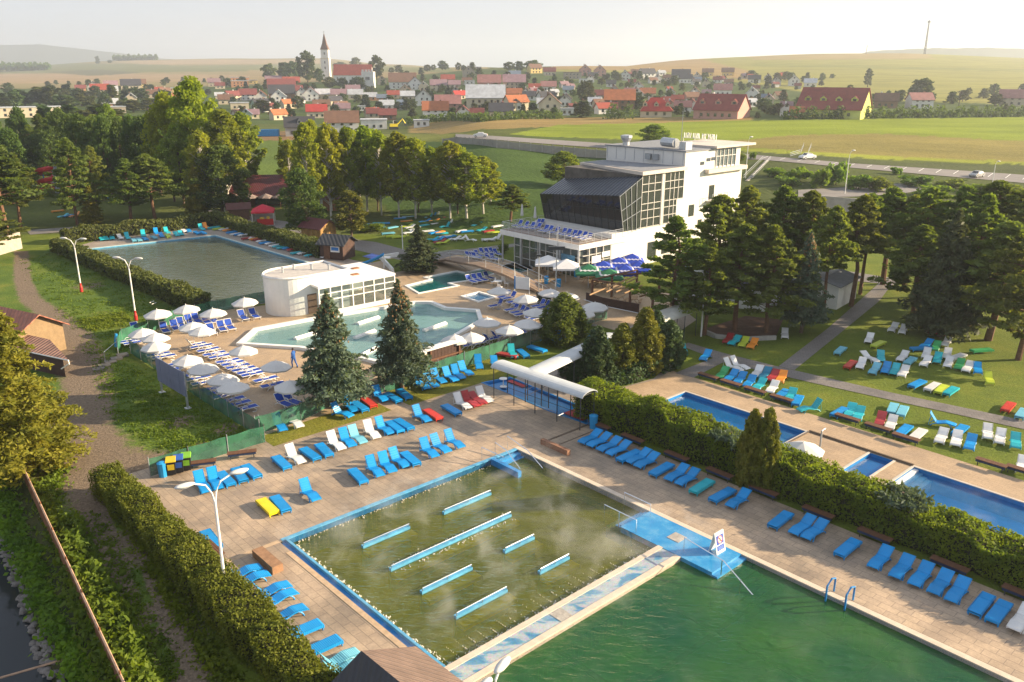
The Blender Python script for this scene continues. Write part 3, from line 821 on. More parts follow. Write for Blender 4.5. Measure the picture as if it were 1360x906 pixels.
# rims
mb = MB(); mb.boxab(17.4, 17.75, -.3, GP_B1, -1, .06)
tag(mb.build("coping", CREAMC), kind="structure")
mb = MB(); mb.boxab(-.3, 17.4, -.28, 0, -.5, .05); mb.boxab(-.14, 0, 0, 14.3, -.5, .10)
tag(mb.build("pool_rim", BLUEL), kind="structure")
mb = MB(); mb.boxab(-.45, -.14, 0, 15.8, -.5, -.08)
tag(mb.build("overflow_gutter", BLUEP), kind="structure")
mb = MB(); mb.boxab(-.75, -.45, 1.2, 15.8, -.3, .04); mb.boxab(-4, -.45, -.3, 0, .021, .03)
tag(mb.build("coping", cm("warm_edge_stone", (.5, .36, .23), .7, .2, 3)), kind="structure")
# stair recess wall in the north corner
mb = MB(); mb.boxab(14.95, 15.25, .0, 2.7, -1.2, .12); tag(mb.build("stair_wall", BLUEP), kind="structure")
mb = MB()
for k in range(4): mb.boxab(15.25, 17.38, .02 + .35 * k, .37 + .35 * k, -1.4, -.12 - .17 * k)
tag(mb.build("pool_steps", PLATP), kind="structure")
# bubble spots along the jets
mb = MB()
def foam(p, r_):
    mb.ball((p.x, p.y, -.29), (r_, r_ * random.uniform(.7, 1.2), .05 + r_ * .18), 6, 4)
for k in range(950):
    e = random.random()
    jit = abs(random.gauss(0, .16)) + .06
    if e < .38: q = P(jit, random.uniform(.2, 14.1))
    elif e < .72: q = P(random.uniform(.2, 14.8), 14.24 - jit)
    elif e < .85: q = P(random.uniform(.2, 14.8), jit)
    else: q = P(random.uniform(2.8, 11.3), 6.0 + random.choice((-1, 1)) * (.2 + jit))
    foam(q, random.uniform(.012, .04))
for k in range(24): 
    for j in range(6): foam(P(.18 + random.uniform(-.06, .2), .5 + k * .58 + random.uniform(-.12, .12)), random.uniform(.03, .075)); foam(P(.5 + k * .6 + random.uniform(-.12, .12), 14.08 + random.uniform(-.2, .06)), random.uniform(.03, .075))
for k in range(260):
    t_ = random.random(); L0 = random.randrange(24); foam(P(.5 + L0 * .6, 14.1 - t_ * 1.3 + random.uniform(-.1, .1)), random.uniform(.012, .03) * (1.2 - t_))
tag(mb.build("foam", plain("white_foam", (.72, .68, .58), .9, .1), smooth=True), "white bubbles rising along the edges of the bubbling pool", "foam", kind="stuff")
# right-hand pools
CLEARB = water("clear_blue_water", (.015, .28, .68), (.58, .88, 1.0), .25, 1.6, .3, (1, 1.6, 1), AA)
BLUEF = plain("blue_pool_liner", (.02, .36, .85), .5, .15, .6)
for nm, pl, d in (("pool_basin", PR1, 1.2), ("pool_basin", PK, .5), ("pool_basin", PM, 1.3)):
    basin(nm, pl, d, BLUEF, BLUEP)
    coping("coping", pl, .16, .0, .05, cm("pale_stone", (.55, .5, .43), .7, .1))
    mb2 = MB(); pc = sum(pl, Vector()) / 4
    mb2.quad(*[(q.lerp(pc, .003).x, q.lerp(pc, .003).y, -.22) for q in pl[::-1]])
    tag(mb2.build("pool_water", CLEARB), kind="structure")
mb = MB()
for k in range(4): mb.boxab(31.2, 34.93, 19.52 + .3 * k, 19.82 + .3 * k, -1.3, -.08 - .16 * k)
tag(mb.build("pool_steps", cm("white_steps", (.66, .68, .7), .5)), kind="structure")
mb = MB(); mb.boxab(29.9, 33.5, 9.8, 11.7, -1.2, -.45); tag(mb.build("pool_steps", cm("white_steps", (.66, .68, .7), .5)), kind="structure")
mb = MB(); mb.boxab(35.05, 35.2, 11.9, 19.4, .03, .12); mb.boxab(34.9, 35.05, 11.9, 19.4, .03, .06); mb.boxab(30, 35.05, 11.9, 12.0, .03, .09); tag(mb.build("deck_step", cm("dark_edge_stone", (.14, .10, .07), .8, .2)), kind="structure")
# the other pools
MURKY = water("grey_green_pond_water", (.10, .12, .09), (.35, .4, .3), .93, .9, .5, (1, 2, 1), R(10), (.13, .15, .12), 1.3)
basin("pool_basin", FAR, 1.4, FLOORO, BLUEL); coping("coping", FAR, .35, .0, .06, cm("pale_aqua_stone", (.45, .55, .53), .6, .1))
THW = water("pale_green_thermal_water", (.28, .54, .52), (.78, .97, .95), .45, 1.2, .3, (1, 1.6, 1), AA, (.34, .60, .57))
basin("pool_basin", THERM, 1.2, plain("pale_green_tiles", (.30, .52, .50), .5, .12), cm("pale_tile", (.55, .62, .62), .4, .1)); coping("coping", THERM, .45, .0, .28, WHITE)
TEW = water("teal_pool_water", (.01, .17, .17), (.3, .75, .75), .5, 1.2, .3)
basin("pool_basin", TEAL, 1.2, plain("teal_tiles", (.02, .32, .34), .5), cm("pale_tile")); coping("coping", TEAL, .3, .0, .1, WHITE)
basin("pool_basin", DARKP, 1.2, plain("slate_tiles", (.05, .1, .12), .5), cm("pale_tile")); coping("coping", DARKP, .25, .0, .08, CONC)
basin("pool_basin", SQP, .5, cm("pale_stone"), cm("pale_tile")); coping("coping", SQP, .3, .0, .15, WHITE)
basin("pool_basin", FOOT, .2, plain("bright_blue_liner", (.02, .33, .78), .35, .12, .8), BLUEP); coping("coping", FOOT, .12, .0, .06, BLUEP)
def wsheet(poly, z, mat): return sheet("pool_water", poly, [], z, mat)
def shrink(poly, k=.004):
    c = sum((Vector((q[0], q[1], 0)) for q in poly), Vector()) / len(poly)
    return [Vector((q[0], q[1], 0)).lerp(c, k) for q in poly]
wsheet(shrink(FAR, .002), -.15, MURKY); wsheet(shrink(THERM, .001), -.02, THW); wsheet(shrink(TEAL, .001), -.1, TEW)
wsheet(shrink(DARKP, .003), -.1, TEW); wsheet(shrink(SQP, .003), -.05, CLEARB); wsheet(shrink(FOOT, .003), -.11, water("shallow_foot_bath_water", (.02, .28, .65), (.9, .97, 1.0), .1, 1.6, .2))
for (x, y), lab in (((690, 508.5), "red rubber mat at left end of the long blue foot bath"), ((768, 551), "red rubber mat at right end of the long blue foot bath")):
    c = G(x, y, -.1); mb = MB(); mb.box((c.x, c.y, -.085), (1.2, 2.0, .02), AA)
    tag(mb.build("rubber_mat", cm("red_rubber", (.42, .06, .06), .8, .2), loc=(c.x, c.y, -.1)), lab, "mat", "red mats in the foot bath")

# white bubble benches standing in the thermal pool
for i, ((x0, y0), (x1, y1), lab) in enumerate((((392, 451), (423, 441.5), "white bench bar in the thermal pool nearest pavilion door"), ((475, 431), (503, 422), "white bench bar in the thermal pool in front of pavilion glazing"), ((471, 450), (498, 440), "white bench bar in the thermal pool between both spruces"), ((482, 472), (500, 463), "white bench bar at thermal pool's lower edge between spruces"), ((563, 440), (592, 430), "white bench bar in the right part of the thermal pool"))):
    a_, b_ = G(x0, y0), G(x1, y1); d = (b_ - a_).normalized(); nn = Vector((-d.y, d.x, 0)) * .24
    t = thing("pool_bench", lab, "pool bench", tuple(a_)); L_ = (b_ - a_)
    mb = MB(); mb.prism([-nn, L_ - nn, L_ + nn, nn], -1, .17); mb.build("seat", WHITE, t)
    mb = MB(); mb.tube([Vector((0, 0, .2)), L_ + Vector((0, 0, .2))], .07, 5); mb.build("headrest", WHITE, t)
a_ = [(571, 404), (592, 412), (606, 410)]
# ================================================================== THE GREY AND WHITE HALL BUILDING
# its own frame: origin under the terrace corner, s along the sunlit side (A), w along the terrace front (B, 0 at the corner, negative to the left)
HO = G(770, 325.5, 4.35); HO = Vector((HO.x, HO.y, 0))
def HP(s, w, z=0.0): return Vector((HO.x + Av.x * s + Bv.x * w, HO.y + Av.y * s + Bv.y * w, z))
hall = thing("hall_building", "white and black spa building with glass gable, terrace and flat-roofed tower", "building", (HO.x, HO.y, 0))
def hpart(mb, name, mats, parent=None, **k):
    o = mb.build(name, mats, parent or hall, **k)
    o.matrix_parent_inverse = Matrix.Translation((-HO.x, -HO.y, 0))
    return o
def hpart2(mb, name, mats, par, **k):
    return mb.build(name, mats, par, **k)
def hbox(mb, s0, s1, w0, w1, z0, z1): return mb.prism([HP(s0, w0), HP(s1, w0), HP(s1, w1), HP(s0, w1)], z0, z1)
GLASS = glassmat("dark_glass", (.03, .04, .045), .04, .8)
GLASSL = glassmat("clear_glass", (.10, .13, .14), .05, .45)
GLASSB = glassmat("black_glass", (.008, .009, .011), .06, .97)
WALLW = plain("white_facade", (.70, .68, .64), .85, .06, .35, bump=.05)
mb = MB(); hbox(mb, 5.9, 33.4, -14.2, 0, 0, 4.95); hbox(mb, 20.35, 33.4, -14.2, 0, 4.95, 14.25); hbox(mb, 18.95, 20.35, -14.2, -.01, 4.95, 8.1)
hpart(mb, "wall", WALLW)
mb = MB(); hbox(mb, 11.5, 20.35, -14.0, -.35, 4.96, 11.9); hpart(mb, "interior", plain("hall_interior", (.10, .09, .08), .9, .5, .6))
mb = MB(); hbox(mb, -.3, 8.6, -14.5, .2, 3.72, 4.35); hpart(mb, "terrace_slab", WHITE)
mb = MB(); hbox(mb, -.15, 8.5, -14.3, .05, 4.351, 4.37); hpart(mb, "terrace_deck", cm("terrace_boards", (.28, .22, .18), .8, .2))
# black hall with leaning front
FT = [HP(7.1, -14.4, 8.45), HP(7.1, .0, 9.7)]; FB = [HP(8.1, -14.2, 4.37), HP(8.3, -.1, 4.37)]
RT = [HP(15.2, -14.4, 11.6), HP(11.3, 0, 11.7)]
mb = MB(); mb.quad(FT[0], FB[0], FB[1], FT[1]); mb.quad(FT[0], RT[0], HP(15.2, -14.4, 4.4), FB[0])
hpart(mb, "black_front", GLASSB)
ROOFB = ridged("dark_standing_seam_roof", (.035, .045, .065), BA, .6, .35, .6, .25)
mb = MB(); mb.quad(FT[0], FT[1], RT[1], RT[0])
mb.quad(*[q + Vector((0, 0, -.12)) for q in (RT[0], RT[1], FT[1], FT[0])]); hpart(mb, "sloping_roof", ROOFB)
mb = MB(); mb.box(tuple(HP(13.2, -13.2, 11.05)), (1.6, 1.2, .6), AA); hpart(mb, "roof_hatch", WHITE)
fr = MB()
for k in range(13):
    t = k / 12; fr.tube([FB[0].lerp(FB[1], t) + Vector((-.03, -.03, 0)), FT[0].lerp(FT[1], t) + Vector((-.03, -.03, 0))], .03, 4)
for h in (.33, .66): fr.tube([FB[0].lerp(FT[0], h) + Vector((-.03, -.03, 0)), FB[1].lerp(FT[1], h) + Vector((-.03, -.03, 0))], .025, 4)
hpart(fr, "front_mullions", DARKM)
# leaning glazed return between the black front and the gable
mb = MB(); mb.quad(FB[1], HP(11.4, 0, 5.0), HP(11.4, 0, 11.7), FT[1]); hpart(mb, "side_glazing", GLASS)
fr = MB()
E0, E1 = HP(11.4, .03, 5.0), HP(11.4, .03, 11.7)
off = Bv * .04
for h in (.02, .35, .62, .98): fr.tube([FB[1].lerp(FT[1], h) + off, E0.lerp(E1, h)], .05, 4)
for t in (0, .25, .5, .75): fr.tube([FB[1].lerp(E0, t) + off, FT[1].lerp(E1, t) + off], .045, 4)
hpart(fr, "side_frame", GREYM)
# big glass gable
mb = MB(); mb.quad(HP(11.4, 0, 5.0), HP(18.95, 0, 5.0), HP(18.95, 0, 11.9), HP(11.4, 0, 11.9)); mb.quad(HP(18.95, 0, 8.1), HP(20.35, 0, 8.1), HP(20.35, 0, 11.9), HP(18.95, 0, 11.9))
hpart(mb, "gable_glazing", GLASS)
FRM = cm("pale_window_frame", (.55, .53, .5), .5, .05)
fr = MB()
for s in (11.45, 12.75, 14.05, 15.45, 16.1, 17.3, 18.2, 19.1, 20.25):
    hbox(fr, s - .045, s + .045, .0, .07, 8.1 if s > 19 else 5.0, 11.95)
for z, s1 in ((5.05, 18.95), (6.2, 18.95), (7.3, 18.95), (8.15, 20.3), (9.7, 20.3), (10.7, 20.3), (11.9, 20.3)):
    hbox(fr, 11.4, s1, .003, .06, z - .035, z + .035)
hbox(fr, 15.5, 15.95, .0, .12, 5, 11.95)
hpart(fr, "gable_frame", FRM)
mb = MB()
mb.add([HP(15.4, -14.8, 11.75), HP(10.9, .5, 11.95), HP(20.34, .5, 11.95), HP(20.34, -14.8, 11.75), HP(15.4, -14.8, 12.15), HP(10.9, .5, 12.4), HP(20.34, .5, 12.4), HP(20.34, -14.8, 12.15)],
       [[0, 1, 2, 3], [7, 6, 5, 4], [0, 4, 5, 1], [1, 5, 6, 2], [2, 6, 7, 3], [3, 7, 4, 0]])
hpart(mb, "upper_roof_slab", cm("cream_fascia", (.60, .53, .46), .7, .08))
mb = MB(); mb.quad(HP(15.8, -14.4, 12.20), HP(11.4, .1, 12.42), HP(20.2, .1, 12.42), HP(20.2, -14.4, 12.20)); hpart(mb, "roof_felt", cm("grey_roof_felt", (.22, .23, .25), .9, .15))
# tower roof, windows, ledge, door
mb = MB(); hbox(mb, 20.2, 33.6, -14.4, .15, 14.25, 14.42); hpart(mb, "tower_roof", cm("grey_roof_felt"))
mb = MB(); hbox(mb, 26.5, 36.2, -8, .7, 14.42, 14.72); hpart(mb, "roof_overhang", cm("cream_fascia"))
mb = MB(); hbox(mb, 24.9, 34.4, -4, .75, 11.1, 11.65); hpart(mb, "ledge", cm("cream_fascia"))
mb = MB(); hbox(mb, 33.4, 34.2, -10, -.02, 0, 11.1); hpart(mb, "rear_bay", WALLW)
w = MB(); hbox(w, 27.4, 32.2, .0, .05, 11.9, 14.15); wo_ = hpart(w, "window", GLASSL)
fr = MB()
for s in (27.4, 28.3, 29.2, 30.2, 31.2, 32.2): hbox(fr, s - .06, s + .06, .052, .12, 11.7, 14.2)
hbox(fr, 27.4, 32.2, .053, .11, 13.2, 13.3); hpart(fr, "window_frame", FRM)
for s, z in ((23.8, 12.3), (25.2, 12.7), (26.3, 12.75)):
    w = MB(); hbox(w, s, s + .9, 0, .04, z, z + .45); hpart(w, "window", GLASS)
w = MB(); hbox(w, 26.3, 27.5, 0, .05, 7.3, 9.3); hpart(w, "balcony_door", GLASS)
w = MB(); hbox(w, 25.6, 30, 0, 1.1, 7.05, 7.2); w2 = hpart(w, "balcony", CONC)
fr = MB()
for s in np.arange(25.7, 30.1, .72): fr.tube([HP(s, 1.05, 7.2), HP(s, 1.05, 8.2)], .03, 4)
fr.tube([HP(25.7, 1.05, 8.2), HP(30, 1.05, 8.2)], .03, 4); hpart(fr, "balcony_rail", GREYM)
for s0, s1, z0, z1 in ((13.2, 15.0, .8, 2.9), (16.2, 17.4, .9, 2.9), (21.8, 23.0, 5.4, 7.0), (24.1, 25.0, 3.4, 4.7)):
    w = MB(); hbox(w, s0, s1, 0, .05, z0, z1); hpart(w, "window", GLASS)
# front wall of the tower, with air conditioners
for w_ in (-6.2, -4.9):
    mb = MB(); mb.box(tuple(HP(20.15, w_, 13.3)), (.35, .95, .75), AA)
    o = hpart(mb, "air_conditioner", GREYM)
for w0, w1 in ((-14.0, -.05),):
    for k in range(9):
        mb = MB(); hbox(mb, 20.30, 20.34, w0 + 1.7 * k, w0 + 1.7 * k + .05, 12.5, 14.2); hpart(mb, "panel_joint", cm("joint_grey", (.4, .42, .45), .8))
# rooftop plant
mb = MB(); mb.tube([HP(22.5, -5.5, 15.2), HP(21.8, -2.8, 15.2)], .65, 12); hpart(mb, "ventilation_duct", GALV, smooth=False)
mb = MB(); mb.lathe([(.5, 0), (.5, .5), (.85, 1.1), (.85, 1.4), (.3, 1.5), (0, 1.5)], tuple(HP(21.3, -11.3, 14.42)), 10); hpart(mb, "ventilation_hood", GALV)
mb = MB(); mb.box(tuple(HP(22, -1.3, 14.95)), (1.4, 1.1, 1.05), AA); hpart(mb, "air_handler", GALV)
mb = MB(); mb.tube([HP(22.3, -2.3, 14.4), HP(22.3, -2.3, 19.4)], .06, 5, .03); hpart(mb, "aerial", GALV)
# roof sign: a row of separate letter shapes seen from behind, on a rail
sg = MB(); hbox(sg, 33.2, 33.3, -10.2, -4.2, 14.95, 15.0); rs = random.Random(4)
for k in range(11):
    w_ = -10.0 + k * .55; hh = .72
    sg.tube([HP(33.25, w_, 15), HP(33.25, w_ + rs.choice((0, .12, -.1)), 15 + hh)], .07, 4)
    if rs.random() < .75: sg.tube([HP(33.25, w_ + .3, 15), HP(33.25, w_ + .3, 15 + hh)], .06, 4)
    if rs.random() < .7: sg.tube([HP(33.25, w_, 15 + hh * rs.choice((0.05, .5, 1))), HP(33.25, w_ + .3, 15 + hh * rs.choice((.05, .5, 1)))], .06, 4)
for w_ in (-10.1, -8, -6, -4.3): sg.tube([HP(33.25, w_, 14.4), HP(33.25, w_, 15)], .04, 4)
hpart(sg, "roof_lettering", WHITE)
# ground floor glazing under the terrace, columns
mb = MB(); mb.quad(HP(.6, -12.5, .05), HP(.6, -.5, .05), HP(.6, -.5, 3.72), HP(.6, -12.5, 3.72)); mb.quad(HP(.6, -.5, .05), HP(5.9, -.02, .05), HP(5.9, -.02, 3.72), HP(.6, -.5, 3.72)); mb.quad(HP(.6, -12.5, .05), HP(.6, -12.5, 3.72), HP(5.9, -13.5, 3.72), HP(5.9, -13.5, .05))
hpart(mb, "ground_floor_glazing", GLASSL)
fr = MB()
for w_ in np.arange(-12.5, -.3, 1.5): hbox(fr, .5, .6, w_ - .05, w_ + .05, 0, 3.72)
for z in (.9, 2.5, 3.6): hbox(fr, .52, .58, -12.5, -.5, z - .04, z + .04)
for s in (1.8, 3.1, 4.4, 5.8): hbox(fr, s - .06, s + .06, -.42, -.0, 0, 3.72)
for z in (1.0, 1.9, 2.8): hbox(fr, .7, 5.9, -.3, -.03, z - .04, z + .04)
hpart(fr, "ground_floor_frame", FRM)
for k, w_ in enumerate((-14.2, -10.6, -7, -3.4, -.1)):
    mb = MB(); mb.lathe([(.14, 0), (.14, 3.72)], tuple(HP(-.05, w_, 0)), 8); hpart(mb, "column", GALV)
mb = MB(); hbox(mb, 1.2, 5.9, -12, -.6, .03, 1.1); hpart(mb, "bar_counter", cm("warm_counter", (.3, .2, .12), .7, .3))
mb = MB(); hbox(mb, .45, .52, -3.6, -1.2, 1.9, 2.7); hpart(mb, "window_panel", cm("blue_grey_banner", (.12, .3, .45), .6, .35, 2))
mb = MB(); hbox(mb, 2.2, 3.9, .02, .06, 1.7, 2.6); hbox(mb, 4.1, 5.6, .02, .06, 2.2, 2.9); hpart(mb, "white_blind", WHITE)
# terrace railing
fr = MB(); path = [HP(8.1, -14.3, 0), HP(-.1, -14.3, 0), HP(-.1, 0, 0), HP(8.0, 0, 0)]
for a_, b_ in zip(path, path[1:]):
    n = max(2, int((b_ - a_).length / 1.2))
    for k in range(n + 1):
        q = a_.lerp(b_, k / n); fr.tube([(q.x, q.y, 4.37), (q.x, q.y, 5.4)], .025, 4)
    for z in (4.6, 4.8, 5.0, 5.2, 5.4): fr.tube([(a_.x, a_.y, z), (b_.x, b_.y, z)], .018 if z < 5.3 else .03, 4)
hpart(fr, "terrace_railing", GALV)
# ================================================================== BATH PAVILION (white, round end, glazed side)
q0, q1 = G(418.8, 421.3), G(526, 399.5)
pdv = (q1 - q0).normalized(); pnv = Vector((-pdv.y, pdv.x, 0))   # along the glass front, and away from the camera
pav = thing("bath_pavilion", "white pavilion with rounded end, brown door and long glazed front beside thermal pool", "pavilion", tuple(q0))
def PV(x, y, z=0.0): return q0 + pdv * x + pnv * y + Vector((0, 0, z))
def ppart(mb, name, mats, **k):
    o = mb.build(name, mats, pav, **k); o.matrix_parent_inverse = Matrix.Translation((-q0.x, -q0.y, 0)); return o
L = (q1 - q0).length
c_ = G(388, 411.5) - q0; CX, CY = c_.dot(pdv), c_.dot(pnv); CR = 2.75
prof = []
for k in range(19):
    an = math.pi / 2 + math.pi * k / 18
    prof.append(PV(CX + CR * math.cos(an), CY + CR * math.sin(an)))
YF, YB = CY - CR, CY + CR
prof += [PV(5.2, YF), PV(5.2, YB)]
mb = MB(); mb.prism(prof, 0, 4.0); ppart(mb, "wall", WHITEW)
mb = MB(); 
inner = [PV(CX + (CR - .25) * math.cos(math.pi / 2 + math.pi * k / 18), CY + (CR - .25) * math.sin(math.pi / 2 + math.pi * k / 18)) for k in range(19)] + [PV(4.95, YF + .25), PV(4.95, YB - .25)]
n = len(prof)
mb.prism(inner, 4.002, 4.06); ppart(mb, "roof_felt", cm("pale_roof_felt", (.48, .45, .42), .9, .15))
mb = MB()
for a_, b_ in zip(prof, prof[1:] + prof[:1]): mb.tube([a_ + Vector((0, 0, 4.1)), b_ + Vector((0, 0, 4.1))], .14, 4)
ppart(mb, "parapet", WHITEW)
for x, y in ((CX + 1.2, CY + 1.3), (2.2, 4.3), (CX - .4, CY + .7), (3.6, 3.0)):
    mb = MB(); mb.lathe([(.12, 0), (.12, .5), (.2, .52), (.2, .6), (0, .65)], tuple(PV(x, y, 4.06)), 8); ppart(mb, "roof_vent", GALV)
mb = MB(); mb.prism([PV(CX + .5, YF), PV(CX + 1.6, YF), PV(CX + 1.6, YF - .05), PV(CX + .5, YF - .05)], .02, 2.15); ppart(mb, "door", cm("brown_door", (.14, .09, .065), .7, .2))
mb = MB(); mb.prism([PV(.5, -.1), PV(L, -.1), PV(L, 7.4), PV(5.25, 7.4), PV(5.25, max(1.0, YF + .01)), PV(.5, max(1.0, YF - .01))], 3.0, 3.22); ppart(mb, "flat_roof", WHITE)
mb = MB(); mb.quad(PV(.6, 0, .3), PV(L - .1, 0, .3), PV(L - .1, 0, 3.0), PV(.6, 0, 3.0)); mb.quad(PV(L - .1, 0, .3), PV(L - .1, 7, .3), PV(L - .1, 7, 3.0), PV(L - .1, 0, 3.0)); ppart(mb, "front_glazing", GLASSL)
fr = MB()
nb = 7
for k in range(nb + 1):
    x = .6 + (L - .7) * k / nb; fr.prism([PV(x - .06, -.07), PV(x + .06, -.07), PV(x + .06, .05), PV(x - .06, .05)], .1, 3.0)
for z in (.3, 1.6, 2.3, 2.95): fr.prism([PV(.6, -.05), PV(L - .1, -.05), PV(L - .1, .03), PV(.6, .03)], z - .05, z + .05)
ppart(fr, "window_frame", WHITE)
mb = MB(); mb.prism([PV(5.3, 6.9), PV(L - .2, 6.9), PV(L - .2, 7.2), PV(5.3, 7.2)], .02, 3.0); ppart(mb, "rear_wall", WHITEW)
mb = MB(); mb.prism([PV(.3, -.35), PV(L, -.35), PV(L, -.1), PV(.3, -.1)], 0, .45); ppart(mb, "plinth", WHITE)
mb = MB(); mb.tube([PV(7, 2, .4), PV(9.2, 1, 2.0)], .06, 5); mb.tube([PV(8, 2.4, .4), PV(10.4, 1.4, 2.0)], .06, 5); ppart(mb, "stair_rail", WHITE)
for x, y in ((L - 2.2, 4.8), (L - 3.8, 2.2)):
    mb = MB(); mb.box(tuple(PV(x, y, 3.27)), (.8, .6, .1), math.atan2(pdv.y, pdv.x)); ppart(mb, "roof_hatch", cm("rusty_brown", (.3, .14, .06), .8))
# ================================================================== COVERED WALKWAYS
def vault(name, label, pa, pb, w, zc, rise, posts, mat, rail=True):
    """barrel roof on slender posts from pa to pb (roof axis)"""
    d = (pb - pa); L = d.length; d.normalize(); nrm = Vector((-d.y, d.x, 0))
    t = thing(name, label, "canopy", (pa.x, pa.y, 0), 0, None)
    rel = -Vector((pa.x, pa.y, 0))
    mb = MB(); n = 10; V = []
    for x in (0, L):
        for k in range(n + 1):
            an = math.pi * k / n
            q = pa + d * x + nrm * (math.cos(an) * w / 2) + rel
            V.append((q.x, q.y, zc + rise * math.sin(an)))
        for k in range(n + 1):
            an = math.pi * k / n
            q = pa + d * x + nrm * (math.cos(an) * w / 2) + rel
            V.append((q.x, q.y, zc + rise * math.sin(an) - .05))
    m_ = 2 * (n + 1)
    F = [[k, k + 1, m_ + k + 1, m_ + k] for k in range(n)] + [[n + 1 + k + 1, n + 1 + k, m_ + n + 1 + k, m_ + n + 2 + k] for k in range(n)]
    F += [[0, m_, m_ + n + 1, n + 1], [n, 2 * n + 1, m_ + 2 * n + 1, m_ + n], [k for k in range(n + 1)][::-1] + [n + 1 + k for k in range(n + 1)], [m_ + k for k in range(n + 1)] + [m_ + n + 1 + k for k in range(n + 1)][::-1]]
    mb.add(V, F); mb.build("roof", mat, t)
    for k in range(posts):
        x = .25 + (L - .5) * k / (posts - 1)
        for s in (-1, 1):
            q = pa + d * x + nrm * (s * w * .45) + rel
            pm = MB(); pm.tube([(q.x, q.y, 0), (q.x, q.y, zc)], .04, 5); pm.build("post", DARKM, t)
    mb = MB()
    for s in (-1, 1):
        for x0 in range(posts):
            x = .25 + (L - .5) * x0 / (posts - 1)
            q = pa + d * x + nrm * (w * .45) + rel; q2 = pa + d * x - nrm * (w * .45) + rel
            if s == 1: mb.tube([(q.x, q.y, zc), (q2.x, q2.y, zc)], .035, 4)
        q = pa + d * .25 + nrm * (s * w * .45) + rel; q2 = pa + d * (L - .25) + nrm * (s * w * .45) + rel
        mb.tube([(q.x, q.y, zc), (q2.x, q2.y, zc)], .04, 4)
        if rail and s == 1:
            for z in (.5, 1.0): mb.tube([(q.x, q.y, z), (q2.x, q2.y, z)], .02, 4)
    mb.build("frame", DARKM, t)
    return t
ROOFV = plain("ribbed_white_polycarbonate", (.50, .53, .55), .35, .1, .8)
vault("covered_walkway", "white barrel-vaulted canopy on thin posts over the long blue foot bath", G(662, 484, 2.6), G(784, 525, 2.6), 1.7, 2.6, .34, 5, ROOFV)
vault("covered_walkway", "white barrel-vaulted canopy behind the dark columnar evergreens, meeting the foot bath roof", G(706, 497, 2.6), G(812, 447, 2.6), 1.7, 2.6, .34, 6, ROOFV)
vault("covered_walkway", "grey barrel-vaulted canopy end beside the tall white lamp post and pines", G(862, 428, 2.6), G(915, 409, 2.6), 2.4, 2.6, .5, 4, plain("weathered_polycarbonate", (.42, .42, .38), .5, .2, .8))
# ================================================================== FOOTBRIDGE over the teal pool
bpts = [G(575, 345.5, .3), G(600, 343, 1.1), G(640, 350, 1.7), G(675, 361, 1.5), G(705, 375, .8), G(735, 391, .05)]
bridge = thing("footbridge", "low arched wooden footbridge with wire railings over the teal pool", "bridge", (bpts[0].x, bpts[0].y, 0))
rel = Vector((bpts[0].x, bpts[0].y, 0))
mb = MB(); V = []
fine = []
for i in range(len(bpts) - 1):
    for k in range(5): fine.append(bpts[i].lerp(bpts[i + 1], k / 5))
fine.append(bpts[-1])
for i, q in enumerate(fine):
    d = (fine[min(i + 1, len(fine) - 1)] - fine[max(i - 1, 0)]); d.z = 0; d.normalize(); nn = Vector((-d.y, d.x, 0))
    for s, z in ((1.1, 0), (-1.1, 0), (-1.1, -.28), (1.1, -.28)): V.append(tuple(q + nn * s + Vector((0, 0, z)) - rel))
F = []
for i in range(len(fine) - 1):
    for k in range(4): F.append([i * 4 + k, i * 4 + (k + 1) % 4, i * 4 + 4 + (k + 1) % 4, i * 4 + 4 + k])
mb.add(V, F); mb.build("deck", cm("weathered_boards", (.24, .17, .12), .85, .2), bridge)
for s in (1, -1):
    mb = MB(); top = []
    for i, q in enumerate(fine):
        d = (fine[min(i + 1, len(fine) - 1)] - fine[max(i - 1, 0)]); d.z = 0; d.normalize(); nn = Vector((-d.y, d.x, 0))
        e = q + nn * s * 1.05 - rel; top.append(e + Vector((0, 0, 1.0)))
        if i % 3 == 0: mb.tube([e, e + Vector((0, 0, 1.0))], .03, 4)
    mb.tube(top, .03, 4); mb.tube([q - Vector((0, 0, .4)) for q in top], .015, 4); mb.build("railing", GALV, bridge)
mb = MB()
for i in range(2, len(fine) - 6, 3):
    for s in (1, -1): mb.tube([fine[i] - rel + Vector((0, 0, -.28)), fine[i + 3] - rel + Vector((0, 0, -1.3 if i % 2 else -.28))], .04, 4)
mb.build("truss", GREYM, bridge)
# ================================================================== HUTS, KIOSKS, RESTAURANT
def hut(name, label, cat, c, L, W, rot, hw, hr, wallm, roofm, over=.35, ridge_along=True, extras=None):
    """gabled building; ridge along its local x"""
    t = thing(name, label, cat, tuple(c), rot)
    mb = MB(); l, w = L / 2, W / 2
    mb.add([(-l, -w, 0), (l, -w, 0), (l, w, 0), (-l, w, 0), (-l, -w, hw), (l, -w, hw), (l, w, hw), (-l, w, hw), (-l, 0, hw + hr), (l, 0, hw + hr)],
           [[0, 1, 5, 4], [2, 3, 7, 6], [1, 2, 6, 9, 5], [3, 0, 4, 8, 7]])
    mb.build("wall", wallm, t)
    mb = MB(); k = hr / w; e = over
    for s in (1, -1):
        y0, z0 = s * (w + e), hw - k * e + .05
        mb.add([(-l - e, y0, z0), (l + e, y0, z0), (l + e, 0, hw + hr + .06), (-l - e, 0, hw + hr + .06), (-l - e, y0, z0 - .09), (l + e, y0, z0 - .09), (l + e, 0, hw + hr - .04), (-l - e, 0, hw + hr - .04)],
               [[0, 1, 2, 3] if s < 0 else [3, 2, 1, 0], [7, 6, 5, 4] if s < 0 else [4, 5, 6, 7], [0, 4, 5, 1], [1, 5, 6, 2], [3, 7, 4, 0]])
    mb.build("roof", roofm, t)
    return t
